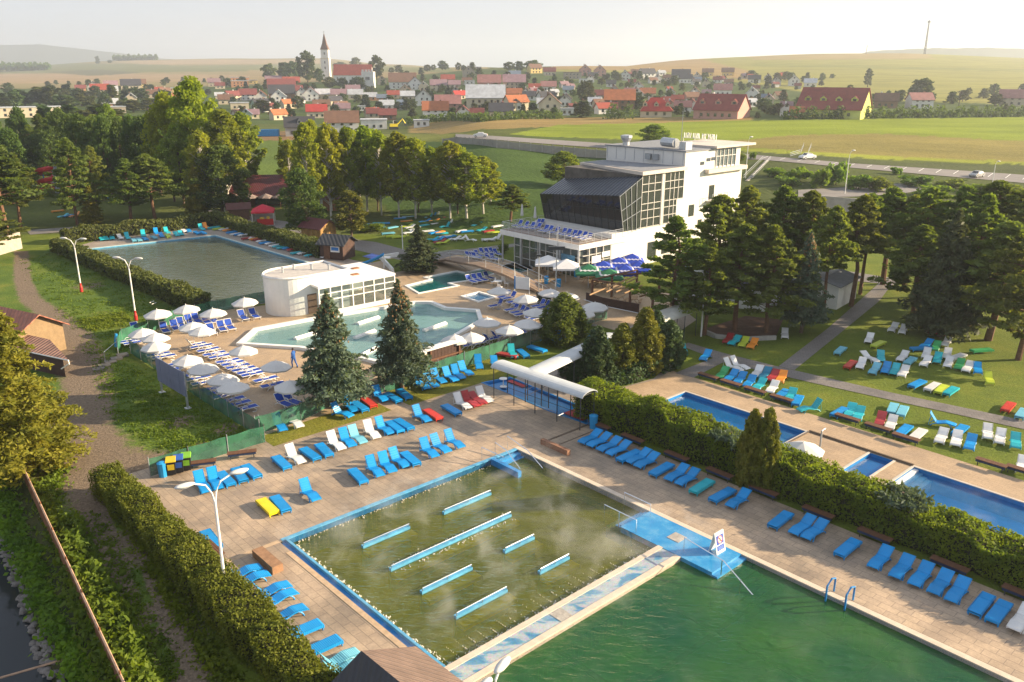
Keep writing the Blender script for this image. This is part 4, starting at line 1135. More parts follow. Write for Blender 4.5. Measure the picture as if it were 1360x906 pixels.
ROOFMAROON = ridged("maroon_sheet_roof", (.10, .022, .026), R(30), .35, .5, .2)
ROOFDK = ridged("dark_tile_roof", (.028, .03, .036), AA, .45, .55, .9)  # ticket hut's black roof; also the painted shade on the pool hut's roof
ROOFRIB = ridged("brown_ribbed_roof", (.22, .15, .115), BA, .34, .6, 1.2)
ROOFTERR = ridged("terracotta_tile_roof", (.34, .13, .085), R(40), .4, .8, .8, .2)
PLANK = ridged("vertical_brown_planks", (.12, .055, .03), R(40), .3, .8, .6, .3)
# the hut whose roof fills the bottom edge
hr0 = G(480, 866, 3.25)
t = hut("pool_hut", "small hut with brown ribbed roof, shade painted on one slope, at edge of bubbling pool", "hut", (0, 0, 0), 5.4, 4.6, 0, 2.2, 1.05, PLANK, ROOFRIB, .35)
hx = Vector((math.cos(BA + R(2)), math.sin(BA + R(2)), 0)); cpos = hr0 + hx * (2.7 + .35)
t.location = (cpos.x, cpos.y, 0); t.rotation_euler.z = BA + R(2)
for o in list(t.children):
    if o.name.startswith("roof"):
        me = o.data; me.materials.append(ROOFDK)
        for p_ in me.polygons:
            if p_.center.y < -.05: p_.material_index = 1  # slope turned from the sun coloured dark to stand for its shade
# maroon roofed restaurant
rc = G(352, 272); t = hut("restaurant", "low timber restaurant with wide maroon hipped roof behind the red market tent", "restaurant", tuple(rc + Vector((0, 3, 0))), 11, 8, R(8), 2.7, 2.6, cm("brown_wood"), ROOFMAROON, 1.2)
mb = MB(); mb.box((1.5, -4.1, 1.2), (7, .1, 2.0)); mb.build("window", GLASS, t)
for k, x in enumerate((-4, -1.2, 1.8, 4.4)):
    c = rc + Vector((x, -5.2, 0))
    u = thing("terrace_parasol", ["patterned brown parasol nearest the dark round tree at restaurant front", "second patterned brown parasol along the restaurant front", "third patterned brown parasol along the restaurant front", "patterned brown parasol at right end of restaurant front"][k], "parasol", tuple(c), .3 * k, "brown parasols in front of the restaurant")
    mb = MB(); mb.lathe([(.04, 0), (.04, 2.6)], n=6); mb.build("pole", WOOD, u)
    mb = MB(); mb.lathe([(0, 2.9), (1.5, 2.25), (1.55, 2.1), (1.48, 2.12), (.05, 2.75)], n=8); mb.build("canopy", cm("patterned_brown_cloth", (.22, .17, .15), .9, .5, 2.2), u)
kc = G(343, 291)
t = hut("kiosk", "small brown wooden kiosk between the street lamp and red market tent", "kiosk", tuple(G(318, 291)), 3.4, 3, R(20), 2.1, .7, WOOD, cm("dark_red_roof", (.10, .035, .03), .7), .4)
t = thing("market_tent", "bright red market tent with open front selling goods behind clipped hedge", "tent", tuple(G(351, 297)), R(12))
mb = MB(); mb.lathe([(0, 3.3), (1.1, 2.9), (2.6, 2.3), (2.6, 2.0), (2.5, 2.05)], n=4); o = mb.build("canopy", cm("red_canvas", (.62, .03, .06), .8, .1), t); o.rotation_euler.z = R(45)
for x in (-1.75, 1.75):
    for y in (-1.75, 1.75):
        mb = MB(); mb.tube([(x, y, 0), (x, y, 2.1)], .04, 5); mb.build("leg", WHITE, t)
mb = MB(); mb.box((-1.72, 0, 1), (.05, 3.3, 2)); mb.box((0, 1.72, 1), (3.3, .05, 2)); mb.build("side_wall", WHITEW, t)
mb = MB(); mb.box((.3, -1.4, .5), (2.6, .5, 1)); mb.build("counter", RED, t)
mb = MB(); mb.box((-.2, -1.3, 1.15), (.7, .4, .3)); mb.box((.8, -1.3, 1.2), (.5, .4, .4)); mb.build("wares", cm("yellow_goods", (.7, .5, .08), .8, .3), t)
t = hut("garden_hut", "brown plank hut with maroon roof and yellow boards behind the pool hedge", "hut", tuple(G(424, 318)), 4.2, 3.2, R(-35), 2.2, 1.0, ridged("yellow_brown_planks", (.30, .17, .05), R(40), .5, .8, .8, .4), ROOFMAROON, .4)
t = hut("ticket_hut", "dark timber hut with black roof and blue notice at far pool's corner", "hut", tuple(G(449, 342)), 3.6, 3.2, R(-20), 2.3, .9, DWOOD, ROOFDK, .45)
mb = MB(); mb.box((.6, -1.64, 1.55), (1.4, .05, .9)); nb_ = mb.build("notice_board", WHITE, t)
mb = MB(); mb.box((.6, -1.675, 1.55), (1.1, .02, .45)); mb.build("blue_panel", cm("blue_print", (.04, .2, .55), .5, .2, 6), nb_)
mb = MB(); mb.box((-.7, -1.63, 1.0), (.9, .05, 2.0)); mb.build("door", WOOD, t)
t = hut("timber_stall", "open timber stall with cream cloths and brown roof beneath tall birches", "stall", tuple(G(443, 279)), 4.4, 3.2, R(5), 2.6, .8, cm("orange_timber", (.30, .13, .05), .8, .3), cm("dark_red_roof"), .5)
for x in (-1.9, -.2, 1.9):
    mb = MB(); mb.box((x, -1.7, 1.3), (.45, .12, 2.4)); mb.build("curtain", WHITEW, t)
# buildings at left edge (terracotta roofs)
r0_, r1_ = G(5, 408, 4.0), G(52, 418, 4.0); hd = (r1_ - r0_).normalized(); hrz = math.atan2(hd.y, hd.x); hn = Vector((-hd.y, hd.x, 0))
t = hut("store_house", "long shed with salmon tiled roof at left edge behind the golden conifer", "house", (0, 0, 0), 12.5, 4.6, hrz, 2.6, 1.35, cm("ochre_render", (.26, .18, .10), .9, .2), ROOFTERR, .45)
t.location = r1_ - hd * 6.7; t.location.z = 0
mb = MB()
for k in range(3): mb.box((1.0 + 1.4 * k, -2.32, 1.7), (1.1, .06, .9))
mb.build("window", GLASS, t)
lq = [G(33, 444, 2.35), G(66, 451, 2.35), G(91, 478, 1.75), G(50, 471, 1.75)]
t = thing("wood_shed", "lower lean-to shed with weathered tile roof and white gutter beside muddy track", "shed", (lq[3].x, lq[3].y, 0))
rel = -Vector((lq[3].x, lq[3].y, 0)); LQ = [q + rel for q in lq]
LQ[0] = LQ[0] - hd * 5; LQ[3] = LQ[3] - hd * 5
mb = MB(); mb.add([tuple(q) for q in LQ] + [tuple(q + Vector((0, 0, -.1))) for q in LQ], [[3, 2, 1, 0], [4, 5, 6, 7], [0, 1, 5, 4], [1, 2, 6, 5], [2, 3, 7, 6], [3, 0, 4, 7]]); mb.build("roof", ridged("weathered_tile_roof", (.30, .165, .12), hrz, .4, .8, .9, .3), t)
cc = sum(LQ, Vector()) / 4; mb = MB(); mb.prism([Vector((q.x, q.y, 0)).lerp(Vector((cc.x, cc.y, 0)), .14) for q in LQ], 0, 1.7); mb.build("wall", DWOOD, t)
mb = MB(); mb.tube([LQ[3] + Vector((0, 0, -.05)), LQ[2] + Vector((0, 0, -.05)), LQ[2] + Vector((0, 0, -.35)), LQ[2] - hd * 1.2 + Vector((0, 0, -1.0))], .06, 5); mb.build("gutter", WHITE, t)
# small white utility building among the pines
t = hut("utility_building", "small white flat service building beside path among the pines", "building", tuple(G(1100, 400)), 6, 4, R(50), 2.6, .5, WHITEW, cm("grey_roof_felt"), .3)
mb = MB(); mb.box((2.0, -2.02, 1.0), (.9, .05, 2.0)); mb.build("door", GREYM, t)
t = hut("utility_building", "long low white building hidden behind the front row of pines", "building", tuple(G(985, 402)), 14, 5, R(-30), 2.8, .6, WHITEW, cm("grey_roof_felt"), .5)
# white-walled building at left edge in the trees
mb = MB(); a_, b_ = G(-20, 345), G(30, 330); d = (b_ - a_).normalized(); nn = Vector((-d.y, d.x, 0))
mb.prism([a_, b_, b_ + nn * .25, a_ + nn * .25], 0, 2.4)
tag(mb.build("garden_wall", cm("beige_wall", (.38, .34, .29), .9, .2)), "short white garden wall under the pines at left edge of photo", "wall")
# ================================================================== BEER GARDEN
def quadparasol(x, y, col, size, h, label, group, patch=None):
    """large square parasol; x, y = photo place of the canopy peak"""
    c = G(x, y, h); t = thing("square_parasol", label, "parasol", (c.x, c.y, 0), R(-3), group)
    mb = MB(); mb.lathe([(.05, 0), (.05, h - .1)], n=6); mb.build("pole", GALV, t)
    mb = MB(); mb.lathe([(0, h), (size * .70, h - .9), (size * .70, h - 1.12), (size * .69, h - .98), (.06, h - .12)], n=4); o = mb.build("canopy", col, t); o.rotation_euler.z = R(45)
    if patch:   # a white flourish of lettering too small to read, one on each visible slope
        for rz in (0, R(-90), R(90)):
            pm = MB(); ss = size * .5; pts = []
            for k in range(15):
                u = -.33 + .66 * k / 14
                f_ = .70
                pts.append((u * size, -f_ * ss, h - .9 * f_ + .03 + 0.0))
            top = [(q[0], q[1] + (.30 + .13 * math.sin(i * 2.1)) * .5, q[2] + .9 / ss * (.30 + .13 * math.sin(i * 2.1)) * .5) for i, q in enumerate(pts)]
            low = [(q[0], q[1] - (.05 + .12 * math.sin(i * 1.7 + 1)) * .5, q[2] - .9 / ss * (.05 + .12 * math.sin(i * 1.7 + 1)) * .5) for i, q in enumerate(pts)]
            pm.add(low + top, [[i, i + 1, 15 + i + 1, 15 + i] for i in range(14)])
            e = pm.build("lettering", patch, t); e.rotation_euler.z = rz
    return t
zz = lambda x, y: (660 + x / 6.76, 270 + y / 6.76)
WCAN = cm("white_canvas", (.74, .73, .72), .85, .06); BCAN = cm("blue_canvas", (.02, .06, .42), .75, .1); GCAN = cm("green_canvas", (.02, .16, .07), .75, .1)
LIL = cm("pale_print", (.62, .6, .72), .8, .2, 4)
for (x, y), lab in (((460, 465), "white square parasol nearest the glazed terrace corner"), ((622, 500), "white square parasol standing left of the green ones")): quadparasol(*zz(x, y), WCAN, 3.2, 3.0, lab, "white square parasols by the bar")
for (x, y), lab in (((957, 515), "blue square parasol directly behind the left green one"), ((1095, 482), "blue square parasol in the middle of the rear row"), ((1215, 450), "blue square parasol furthest back beside white wall"), ((1150, 550), "blue square parasol right of the right green one"), ((1270, 518), "blue square parasol nearest the big pine branches")): quadparasol(*zz(x, y), BCAN, 3.0, 2.9, lab, "blue beer garden parasols", LIL)
for (x, y), lab in (((825, 545), "green square parasol at left end of beer garden"), ((1010, 585), "green square parasol in front of blue ones")): quadparasol(*zz(x, y), GCAN, 3.2, 2.9, lab, "green beer garden parasols", WCAN)
# open timber pergola
t = thing("pergola", "dark open timber pergola with sloping rafters beside the beer garden", "pergola", tuple(G(818, 405)))
pr = Vector(t.location)
def dd(x, y, z=0): return G(x, y, z) - pr
for i, (x, y) in enumerate(((786, 402), (812, 395), (836, 411), (866, 417), (845, 388), (875, 392))):
    mb = MB(); q = dd(x, y); mb.tube([q, q + Vector((0, 0, 2.6))], .14, 4); mb.build("post", WOOD, t)
mb = MB()
for (x0, y0), (x1, y1) in (((786, 402), (866, 417)), ((812, 395), (875, 392)), ((786, 402), (845, 388))):
    a_, b_ = dd(x0, y0), dd(x1, y1); a_.z = b_.z = 2.65; mb.tube([a_, b_], .11, 4)
mb.build("beam", WOOD, t)
ra = [((783, 392), (842, 367)), ((805, 388), (846, 369)), ((818, 388), (850, 374)), ((829, 390), (853, 379)), ((838, 392), (858, 384)), ((849, 394), (868, 389))]
for (x0, y0), (x1, y1) in ra:
    mb = MB(); mb.tube([dd(x0, y0, 2.75), dd(x1, y1, 3.1)], .09, 4); mb.build("rafter", WOODL, t)
t = thing("timber_wall", "low dark timber terrace wall with handrail below the pergola", "fence", tuple(G(775, 398)))
pr = Vector(t.location)
mb = MB()
pts_ = [(778, 400), (800, 407), (848, 416)]
for q0_, q1_ in zip(pts_, pts_[1:]):
    a_, b_ = dd(*q0_), dd(*q1_); d = (b_ - a_).normalized(); nn = Vector((-d.y, d.x, 0)) * .1
    mb.prism([a_, b_, b_ + nn, a_ + nn], 0, 1.0)
mb.build("boards", DWOOD, t)
mb = MB(); mb.tube([dd(776, 398, 1.3), dd(800, 406, 1.3), dd(848, 416, 1.3)], .05, 5); mb.build("handrail", GALV, t)
# picnic tables and chairs
tb = None
for i, (x, y, lab) in enumerate(((783, 376, "wooden picnic table beneath the left green parasol"), (800, 380, "wooden picnic table beneath the right green parasol"), (822, 402, "wooden table inside the pergola near its left post"), (842, 404, "wooden table inside the pergola near its right post"), (716, 362, "pale bar table nearest the footbridge end"), (736, 366, "pale bar table under white square parasol"))):
    if tb is None:
        tb = thing("picnic_table", lab, "table", tuple(G(x, y)), R(40), "tables in the beer garden")
        mb = MB(); mb.box((0, 0, .74), (1.7, .75, .05)); mb.build("tabletop", WOODL, tb)
        for s in (-1, 1):
            mb = MB(); mb.box((0, s * .7, .45), (1.7, .28, .045)); mb.build("bench_seat", WOODL, tb)
            mb = MB(); mb.tube([(s * .6, -.65, 0), (s * .6, 0, .74), (s * .6, .65, 0)], .04, 4); mb.build("leg", WOODL, tb)
    else: dup(tb, tuple(G(x, y)), R(30 + 15 * i), None, lab)
def bin_(name, x, y, mat, label, h=1.0, r_=.3, group=None):
    t = thing(name, label, "bin", tuple(G(x, y)), .2, group)
    mb = MB(); mb.lathe([(0, 0), (r_ * .85, 0), (r_, h * .85), (r_, h * .9)], n=10); mb.build("body", mat, t)
    mb = MB(); mb.lathe([(r_ * 1.06, h * .88), (r_ * 1.06, h * .93), (r_ * .5, h), (0, h)], n=10); mb.build("lid", mat, t)
    return t
CYB = cm("cyan_blue_plastic", (.02, .28, .60), .5, .1)
bin_("litter_bin", 725.5, 377, CYB, "blue litter bin at right end of footbridge", group="blue litter bins")
bin_("litter_bin", 742, 381, CYB, "blue litter bin in front of white square parasols", group="blue litter bins")
bin_("litter_bin", 765, 368, CYB, "blue litter bin beside the left green parasol", group="blue litter bins")
bin_("litter_bin", 788, 569, CYB, "blue litter bin at corner of foot bath and tall hedge", 1.1, .32, group="blue litter bins")
bin_("litter_bin", 324, 268, CYB, "blue litter bin by restaurant wall", group="blue litter bins")
bin_("litter_bin", 298, 299, CYB, "blue litter bin on far pool deck against hedge", group="blue litter bins")
# ================================================================== SUN LOUNGERS
CL = {'b': ("blue", (.008, .27, .66)), 'c': ("turquoise", (.02, .42, .50)), 'w': ("white", (.74, .74, .73)), 'r': ("red", (.55, .045, .03)), 'd': ("dark red", (.36, .03, .035)),
      'y': ("yellow", (.78, .62, .02)), 'l': ("lime", (.50, .60, .05)), 'o': ("orange", (.78, .27, .03)), 'g': ("green", (.04, .34, .12)), 't': ("dark teal", (.02, .20, .33)), 'k': ("pale blue", (.16, .48, .62))}
LM = {k: plain("plastic_" + v[0].replace(" ", "_"), v[1], .38, .10, 1.2, objvar=.10) for k, v in CL.items()}
for _m in LM.values(): slats(_m)
def lounger_proto(col, st):
    """x runs from foot (0) to head; origin in the middle of the footprint"""
    mat = LM[col]; t = bpy.data.objects.new("sun_lounger", None); COL.objects.link(t)
    W = .285
    def sm(pr, n=4):
        out = []
        for i in range(len(pr) - 1):
            for k in range(n):
                out.append((pr[i][0] + (pr[i + 1][0] - pr[i][0]) * k / n, pr[i][1] + (pr[i + 1][1] - pr[i][1]) * k / n))
        return out + [pr[-1]]
    if st == 'F':
        seat = [(-1.0, .27), (-.93, .32), (.35, .33)]; back = [(.37, .33), (.92, .335), (1.0, .30)]; sk = .17
    elif st == 'S':
        seat = [(-1.0, .24), (-.92, .30), (-.45, .36), (.0, .29), (.28, .29)]; back = [(.30, .30), (.62, .46), (.93, .60), (.98, .60)]; sk = .09
    else:
        seat = [(-1.0, .22), (-.93, .27), (-.42, .37), (-.28, .37), (.12, .26), (.26, .26)]; back = [(.28, .28), (.40, .44), (.66, .83), (.72, .93), (.74, .93)]; sk = .07
    mb = MB(); mb.strip(seat, -W, W, .045)
    for s in (-1, 1): mb.strip(seat, s * W - .022, s * W + .022, sk)
    if st == 'F': mb.box((-.985, 0, .22), (.03, W * 2, .12))
    mb.build("seat", mat, t)
    mb = MB(); mb.strip(back, -W, W, .045)
    for s in (-1, 1): mb.strip(back, s * W - .022, s * W + .022, sk * .8 if st != 'F' else sk)
    mb.build("backrest", mat, t)
    for s in (-1, 1):
        for x0, x1 in ((-.92, -.25), (.15, .72)):
            mb = MB(); n = 6; pts = []
            if st == 'F': pts = [(x0 if x0 < 0 else x1, s * .26, .3), (x0 - .02 if x0 < 0 else x1 + .04, s * .26, 0)]
            elif x0 < 0: pts = [(x0 + .46, s * .29, .33), (x0 + .34, s * .30, .25), (x0 + .24, s * .31, .12), (x0 + .2, s * .31, 0)]
            else: pts = [(.0, s * .29, .24), (.28, s * .31, .22), (.5, s * .32, .14), (.62, s * .32, 0)]
            mb.tube(pts, .033, 4); mb.build("leg", mat, t)
    if st == 'R':
        mb = MB()
        for s in (-1, 1): mb.tube([(.62, s * .26, .74), (.72, s * .26, .2), (.73, s * .26, 0)], .018, 4)
        mb.tube([(.73, -.26, .04), (.73, .26, .04)], .018, 4); mb.build("back_strut", mat, t)
    return t
BSL = plain("royal_blue_sling", (.015, .07, .42), .7, .1, 2)
def sling_proto(st):
    t = bpy.data.objects.new("sling_lounger", None); COL.objects.link(t)
    bx_, bz = (.98, .33) if st == 'F' else (.66, .92)
    W = .33
    path = [(-1.0, .28), (-.95, .33), (.25, .33)]; bpath = [(.27, .33), (bx_, bz)]
    mb = MB()
    for s in (-1, 1):
        mb.tube([(x, s * W, z) for x, z in path], .026, 4)
    mb.tube([(-1.0, -W, .29), (-1.0, W, .29)], .033, 4); mb.build("frame", WHITE, t)
    mb = MB()
    for s in (-1, 1): mb.tube([(x, s * W, z) for x, z in bpath], .026, 4)
    mb.tube([(bx_, -W, bz), (bx_, W, bz)], .035, 4); mb.build("back_frame", WHITE, t)
    mb = MB()
    mb.strip([(-.94, .34), (-.4, .315), (.2, .33)], -W + .03, W - .03, .012); mb.build("seat", BSL, t)
    mb = MB(); f = lambda k: (.27 + (bx_ - .27) * k, .345 + (bz - .33) * k)
    mb.strip([f(.06), f(.5), f(.93)], -W + .03, W - .03, .012); mb.build("backrest", BSL, t)
    for s in (-1, 1):
        mb = MB(); mb.tube([(-.55, s * W, .33), (-.80, s * (W + .03), .12), (-.72, s * (W + .03), .0), (-.45, s * (W + .03), .02)], .028, 4); mb.build("leg", WHITE, t)
        mb = MB(); mb.tube([(.15, s * W, .33), (.5, s * (W + .03), .16), (.62, s * (W + .03), 0)], .028, 4); mb.build("leg", WHITE, t)
        mb = MB(); mb.tube([(-.15, s * W, .33), (-.1, s * (W + .04), .52), (.28, s * (W + .04), .55), (.42, s * W, .42)], .026, 4); mb.build("armrest", WHITE, t)
    return t
_pro = {}
STN = {'F': "flat", 'S': "slightly raised", 'R': "upright"}
def zoomp(ox, oy, f, pts): return [(ox + q[0] / f, oy + q[1] / f) + tuple(q[2:]) for q in pts]
def row(where, items, head, kind='m', z=0.0, gap=None, jit=5):
    """items: (photo x, photo y, colour, state[, own heading]) of one bank of loungers; labelled by colour, tilt and order"""
    keyf = (lambda q: (q[2], q[3])) if kind == 'm' else (lambda q: q[3])
    order = {}
    for q in sorted(items, key=lambda q: q[0]): order.setdefault(keyf(q), []).append(q)
    done = []
    for q in items:
        g = order[keyf(q)]; i = g.index(q)
        if z > 0: p = G(q[0], q[1], z + .2)
        else: p = G(q[0], q[1], .2)
        p.z = z + .024
        if kind == 'm':
            lab = f"{STN[q[3]]} {CL[q[2]][0]} plastic lounger, {nth(i, len(g))} {where}"
            key = (q[2], q[3])
        else:
            lab = f"{'flat' if q[3] == 'F' else 'upright'} white-framed blue sling lounger, {nth(i, len(g))} {where}"
            key = ('sling', q[3])
        hd = R((q[4] if len(q) > 4 else head) + random.uniform(-jit, jit))
        grp = "moulded plastic sun loungers" if kind == 'm' else "white framed blue sling loungers"
        if key not in _pro:
            o = lounger_proto(*key) if kind == 'm' else sling_proto(q[3])
            _pro[key] = o; o.location = p; o.rotation_euler.z = hd
            tag(o, lab, "sun lounger", grp)
        else:
            o = dup(_pro[key], p, hd, None, lab, grp); o["category"] = "sun lounger"
        o["label"] = lab
        sc_ = (1.06, 1.04, 1.02) if kind == 'm' else (1.04, 1.04, 1.04)
        o.scale = sc_
Z6 = (230, 500, 3.236)
row("on the grass strip near first spruce", zoomp(*Z6, [(457, 212, 'b', 'R'), (524, 198, 'w', 'R'), (722, 160, 'b', 'R', 150), (762, 132, 'b', 'R'), (800, 130, 'b', 'F'), (838, 113, 'r', 'F'), (888, 88, 'b', 'R'), (942, 92, 'b', 'F'), (992, 77, 'b', 'F')]), 124)
row("on the lawn before the board screen", zoomp(480, 350, 3.579, [(285, 578, 'b', 'R'), (327, 570, 'b', 'R'), (363, 550, 'b', 'R'), (420, 542, 'b', 'R'), (457, 530, 'b', 'R'), (493, 514, 'b', 'R'), (557, 482, 'b', 'R', 98)]), 122)
row("on grass behind the foot bath canopy", zoomp(600, 400, 6.76, [(545, 475, 'c', 'R', 100), (635, 470, 'b', 'F', 110), (765, 432, 'b', 'F', 130), (385, 560, 'b', 'S', 95), (495, 487, 'd', 'F', 150), (860, 350, 'b', 'R', 140), (915, 345, 'b', 'R', 60), (960, 348, 'b', 'S', 30), (1155, 302, 'b', 'F', 150)]), 120)
row("in the deck row along the grass", zoomp(*Z6, [(465, 372, 'b', 'F'), (523, 350, 'w', 'R'), (587, 335, 'b', 'F'), (648, 318, 'b', 'F'), (698, 292, 'w', 'R'), (747, 278, 'b', 'R'), (790, 265, 'k', 'R'), (852, 243, 'w', 'R'), (905, 227, 'b', 'R'), (950, 218, 'b', 'F'), (990, 208, 'b', 'F'), (1065, 175, 'b', 'R'), (1115, 165, 'r', 'F'), (1195, 145, 'b', 'F'), (1240, 120, 'w', 'R'), (1275, 112, 'd', 'R'), (1307, 103, 'd', 'S'), (1335, 92, 'w', 'R')]), 126)
row("above the bubbling pool's long edge", zoomp(*Z6, [(125, 470, 'b', 'R'), (180, 455, 'b', 'R'), (224, 442, 'b', 'F'), (285, 425, 'b', 'F'), (335, 410, 'b', 'F'), (585, 505, 'b', 'R'), (405, 562, 'y', 'F'), (460, 550, 'b', 'F'), (793, 430, 'b', 'F'), (865, 402, 'b', 'R'), (918, 385, 'b', 'R'), (968, 365, 'b', 'R'), (1018, 355, 'b', 'F'), (1097, 322, 'b', 'R'), (1145, 304, 'b', 'R'), (1205, 284, 'b', 'R')]), 125)
row("beside the low foreground hedge", [(280, 717, 'b', 'F', 128), (321, 762, 'b', 'R'), (331, 771, 'b', 'R'), (359, 786, 'b', 'R'), (368, 797, 'b', 'R'), (380, 818, 'b', 'R'), (399, 840, 'b', 'F'), (424, 862, 'b', 'F'), (449, 879, 'k', 'R'), (456, 892, 'k', 'R')], 221)
row("under the tall clipped hedge", zoomp(760, 540, 2.267, [(55, 97, 'b', 'S'), (82, 107, 'b', 'S'), (112, 120, 'b', 'S'), (140, 132, 'b', 'S'), (172, 150, 'b', 'F'), (200, 156, 'b', 'S'), (225, 168, 'b', 'S'), (270, 191, 'b', 'F'), (315, 206, 'b', 'S'), (347, 219, 'b', 'S'), (391, 242, 'c', 'F'), (453, 268, 'b', 'F'), (500, 284, 'b', 'S'), (628, 343, 'b', 'F'), (693, 364, 'b', 'S'), (730, 378, 'b', 'S'), (830, 427, 'b', 'F'), (928, 462, 'b', 'S'), (992, 490, 'b', 'S'), (1050, 513, 'b', 'S'), (1108, 537, 'b', 'S'), (1160, 560, 'b', 'S'), (1233, 597, 'b', 'F'), (1285, 620, 'b', 'F'), (1352, 645, 'w', 'S')]), 44, jit=3)
Z9 = (900, 400, 4.846); Z10 = (1080, 400, 4.846); Z4 = (840, 400, 2.615)
row("before the earth bed under pines", zoomp(*Z9, [(35, 317, 'c', 'S', 88), (180, 359, 'b', 'S', 58), (325, 250, 'd', 'S'), (367, 262, 'c', 'S'), (425, 272, 'l', 'S'), (482, 282, 'o', 'S'), (690, 217, 'w', 'S', 72)]), 58)
row("where the two lawn paths meet", zoomp(*Z9, [(350, 430, 'w', 'R', 130), (392, 418, 'w', 'R', 130), (288, 472, 'g', 'S'), (347, 489, 'b', 'S'), (402, 505, 'b', 'S'), (463, 527, 'b', 'S'), (525, 547, 'c', 'S'), (610, 564, 'w', 'S'), (513, 462, 'w', 'S'), (563, 474, 't', 'S'), (613, 490, 'd', 'S'), (668, 497, 'o', 'S'), (675, 600, 'b', 'F', 48), (728, 614, 'c', 'S'), (772, 642, 'b', 'F'), (855, 694, 'c', 'R', 20)]), 58)
row("on lawn edging the sandy deck", zoomp(*Z9, [(1043, 717, 'b', 'F', 40), (1110, 714, 'c', 'S'), (1165, 735, 'c', 'S')]) + zoomp(*Z10, [(512, 694, 'k', 'F'), (575, 712, 'k', 'F'), (432, 772, 'd', 'S'), (500, 795, 'w', 'S'), (585, 834, 'b', 'F', 45), (676, 860, 'w', 'F', 45)]) + zoomp(*Z4, [(1070, 424, 'b', 'R', 150), (1138, 450, 'b', 'F', 45), (1072, 475, 'w', 'S'), (1125, 484, 'w', 'S'), (1173, 497, 'b', 'S'), (1233, 460, 'w', 'S'), (1276, 477, 'w', 'S'), (1330, 492, 'c', 'S'), (1353, 575, 'w', 'S')]), 58)
row("on the broad lawn past the path", zoomp(*Z10, [(515, 177, 'w', 'S'), (578, 190, 'w', 'S'), (360, 247, 'w', 'S'), (420, 279, 'l', 'F', 38), (175, 320, 'k', 'F'), (240, 410, 'r', 'F', 48), (308, 410, 'w', 'S'), (362, 370, 'w', 'S', 100), (435, 364, 'c', 'S', 66), (575, 364, 'w', 'S'), (625, 387, 'k', 'F', 48), (395, 445, 'k', 'S', 50), (468, 439, 'b', 'S'), (525, 449, 'c', 'S'), (580, 462, 'w', 'S'), (728, 284, 'b', 'S', 40), (700, 308, 'b', 'F', 10), (790, 299, 'g', 'S'), (857, 270, 'w', 'S'), (728, 345, 'w', 'S'), (800, 375, 'c', 'S', 64), (862, 347, 'w', 'S'), (930, 360, 'w', 'F', 30), (724, 397, 'w', 'S'), (870, 402, 'w', 'S'), (940, 417, 'g', 'S'), (995, 432, 'w', 'S'), (1058, 442, 'b', 'S', 64), (1130, 507, 'l', 'S', 66), (670, 535, 'b', 'F', 42), (768, 554, 'w', 'F', 46), (825, 570, 'l', 'F', 46), (885, 582, 'c', 'F', 48), (800, 208, 'd', 'F', 140), (1085, 320, 'g', 'F', 10)]) + zoomp(*Z4, [(1305, 369, 'r', 'F', 52), (1353, 392, 'k', 'F', 52)]), 56)
ZF = (100, 280, 3.778)
row("along the far pool's back edge", zoomp(*ZF, [(132, 142, 'c', 'S'), (155, 140, 'c', 'S'), (185, 137, 'c', 'S'), (225, 135, 'w', 'S'), (262, 135, 'c', 'R'), (294, 148, 'k', 'F'), (320, 146, 'k', 'F'), (342, 122, 'c', 'R'), (350, 142, 'b', 'F'), (395, 135, 'k', 'F'), (407, 112, 'b', 'R'), (432, 126, 'b', 'S'), (465, 128, 'l', 'F'), (460, 108, 'c', 'R'), (507, 121, 'c', 'S'), (530, 117, 'c', 'S'), (545, 101, 'w', 'F'), (570, 101, 'b', 'F'), (608, 111, 'b', 'F'), (640, 111, 'b', 'F'), (634, 91, 'c', 'R'), (655, 84, 'o', 'R')]), 122)
row("along far pool's hedge side", zoomp(*ZF, [(695, 85, 'c', 'F'), (722, 91, 'l', 'F'), (752, 93, 'w', 'S'), (772, 97, 'o', 'S'), (790, 108, 'b', 'F'), (810, 117, 'w', 'F'), (830, 118, 'b', 'F'), (848, 122, 'w', 'S'), (868, 138, 'd', 'F'), (897, 135, 'w', 'S'), (908, 141, 'o', 'F'), (927, 143, 'd', 'F'), (942, 152, 'w', 'S'), (957, 161, 'b', 'F'), (987, 164, 'w', 'S'), (1007, 174, 'w', 'F'), (1026, 179, 'c', 'S'), (1046, 185, 'c', 'F'), (1075, 188, 'b', 'S'), (1097, 195, 'd', 'S'), (1117, 211, 'c', 'F'), (1150, 213, 'w', 'S'), (1185, 223, 'c', 'S'), (1265, 229, 'w', 'R')]), 46)
ZC = (480, 270, 6.76)
row("on birch lawn left of small spruce", zoomp(*ZC, [(345, 138, 'b', 'F', 30), (420, 125, 'k', 'F', 20), (405, 163, 'o', 'F', 20), (110, 192, 'b', 'F', 10), (155, 182, 'c', 'F', 10), (200, 182, 'b', 'F', 10), (160, 218, 'k', 'F', 10), (100, 217, 'd', 'F', 10), (278, 220, 'k', 'F'), (405, 212, 'l', 'S'), (435, 218, 'w', 'S'), (478, 238, 'w', 'S'), (425, 267, 'w', 'S'), (240, 272, 'k', 'F', 20), (285, 300, 'l', 'F', 20), (335, 305, 'l', 'F', 20)]), 40, jit=14)
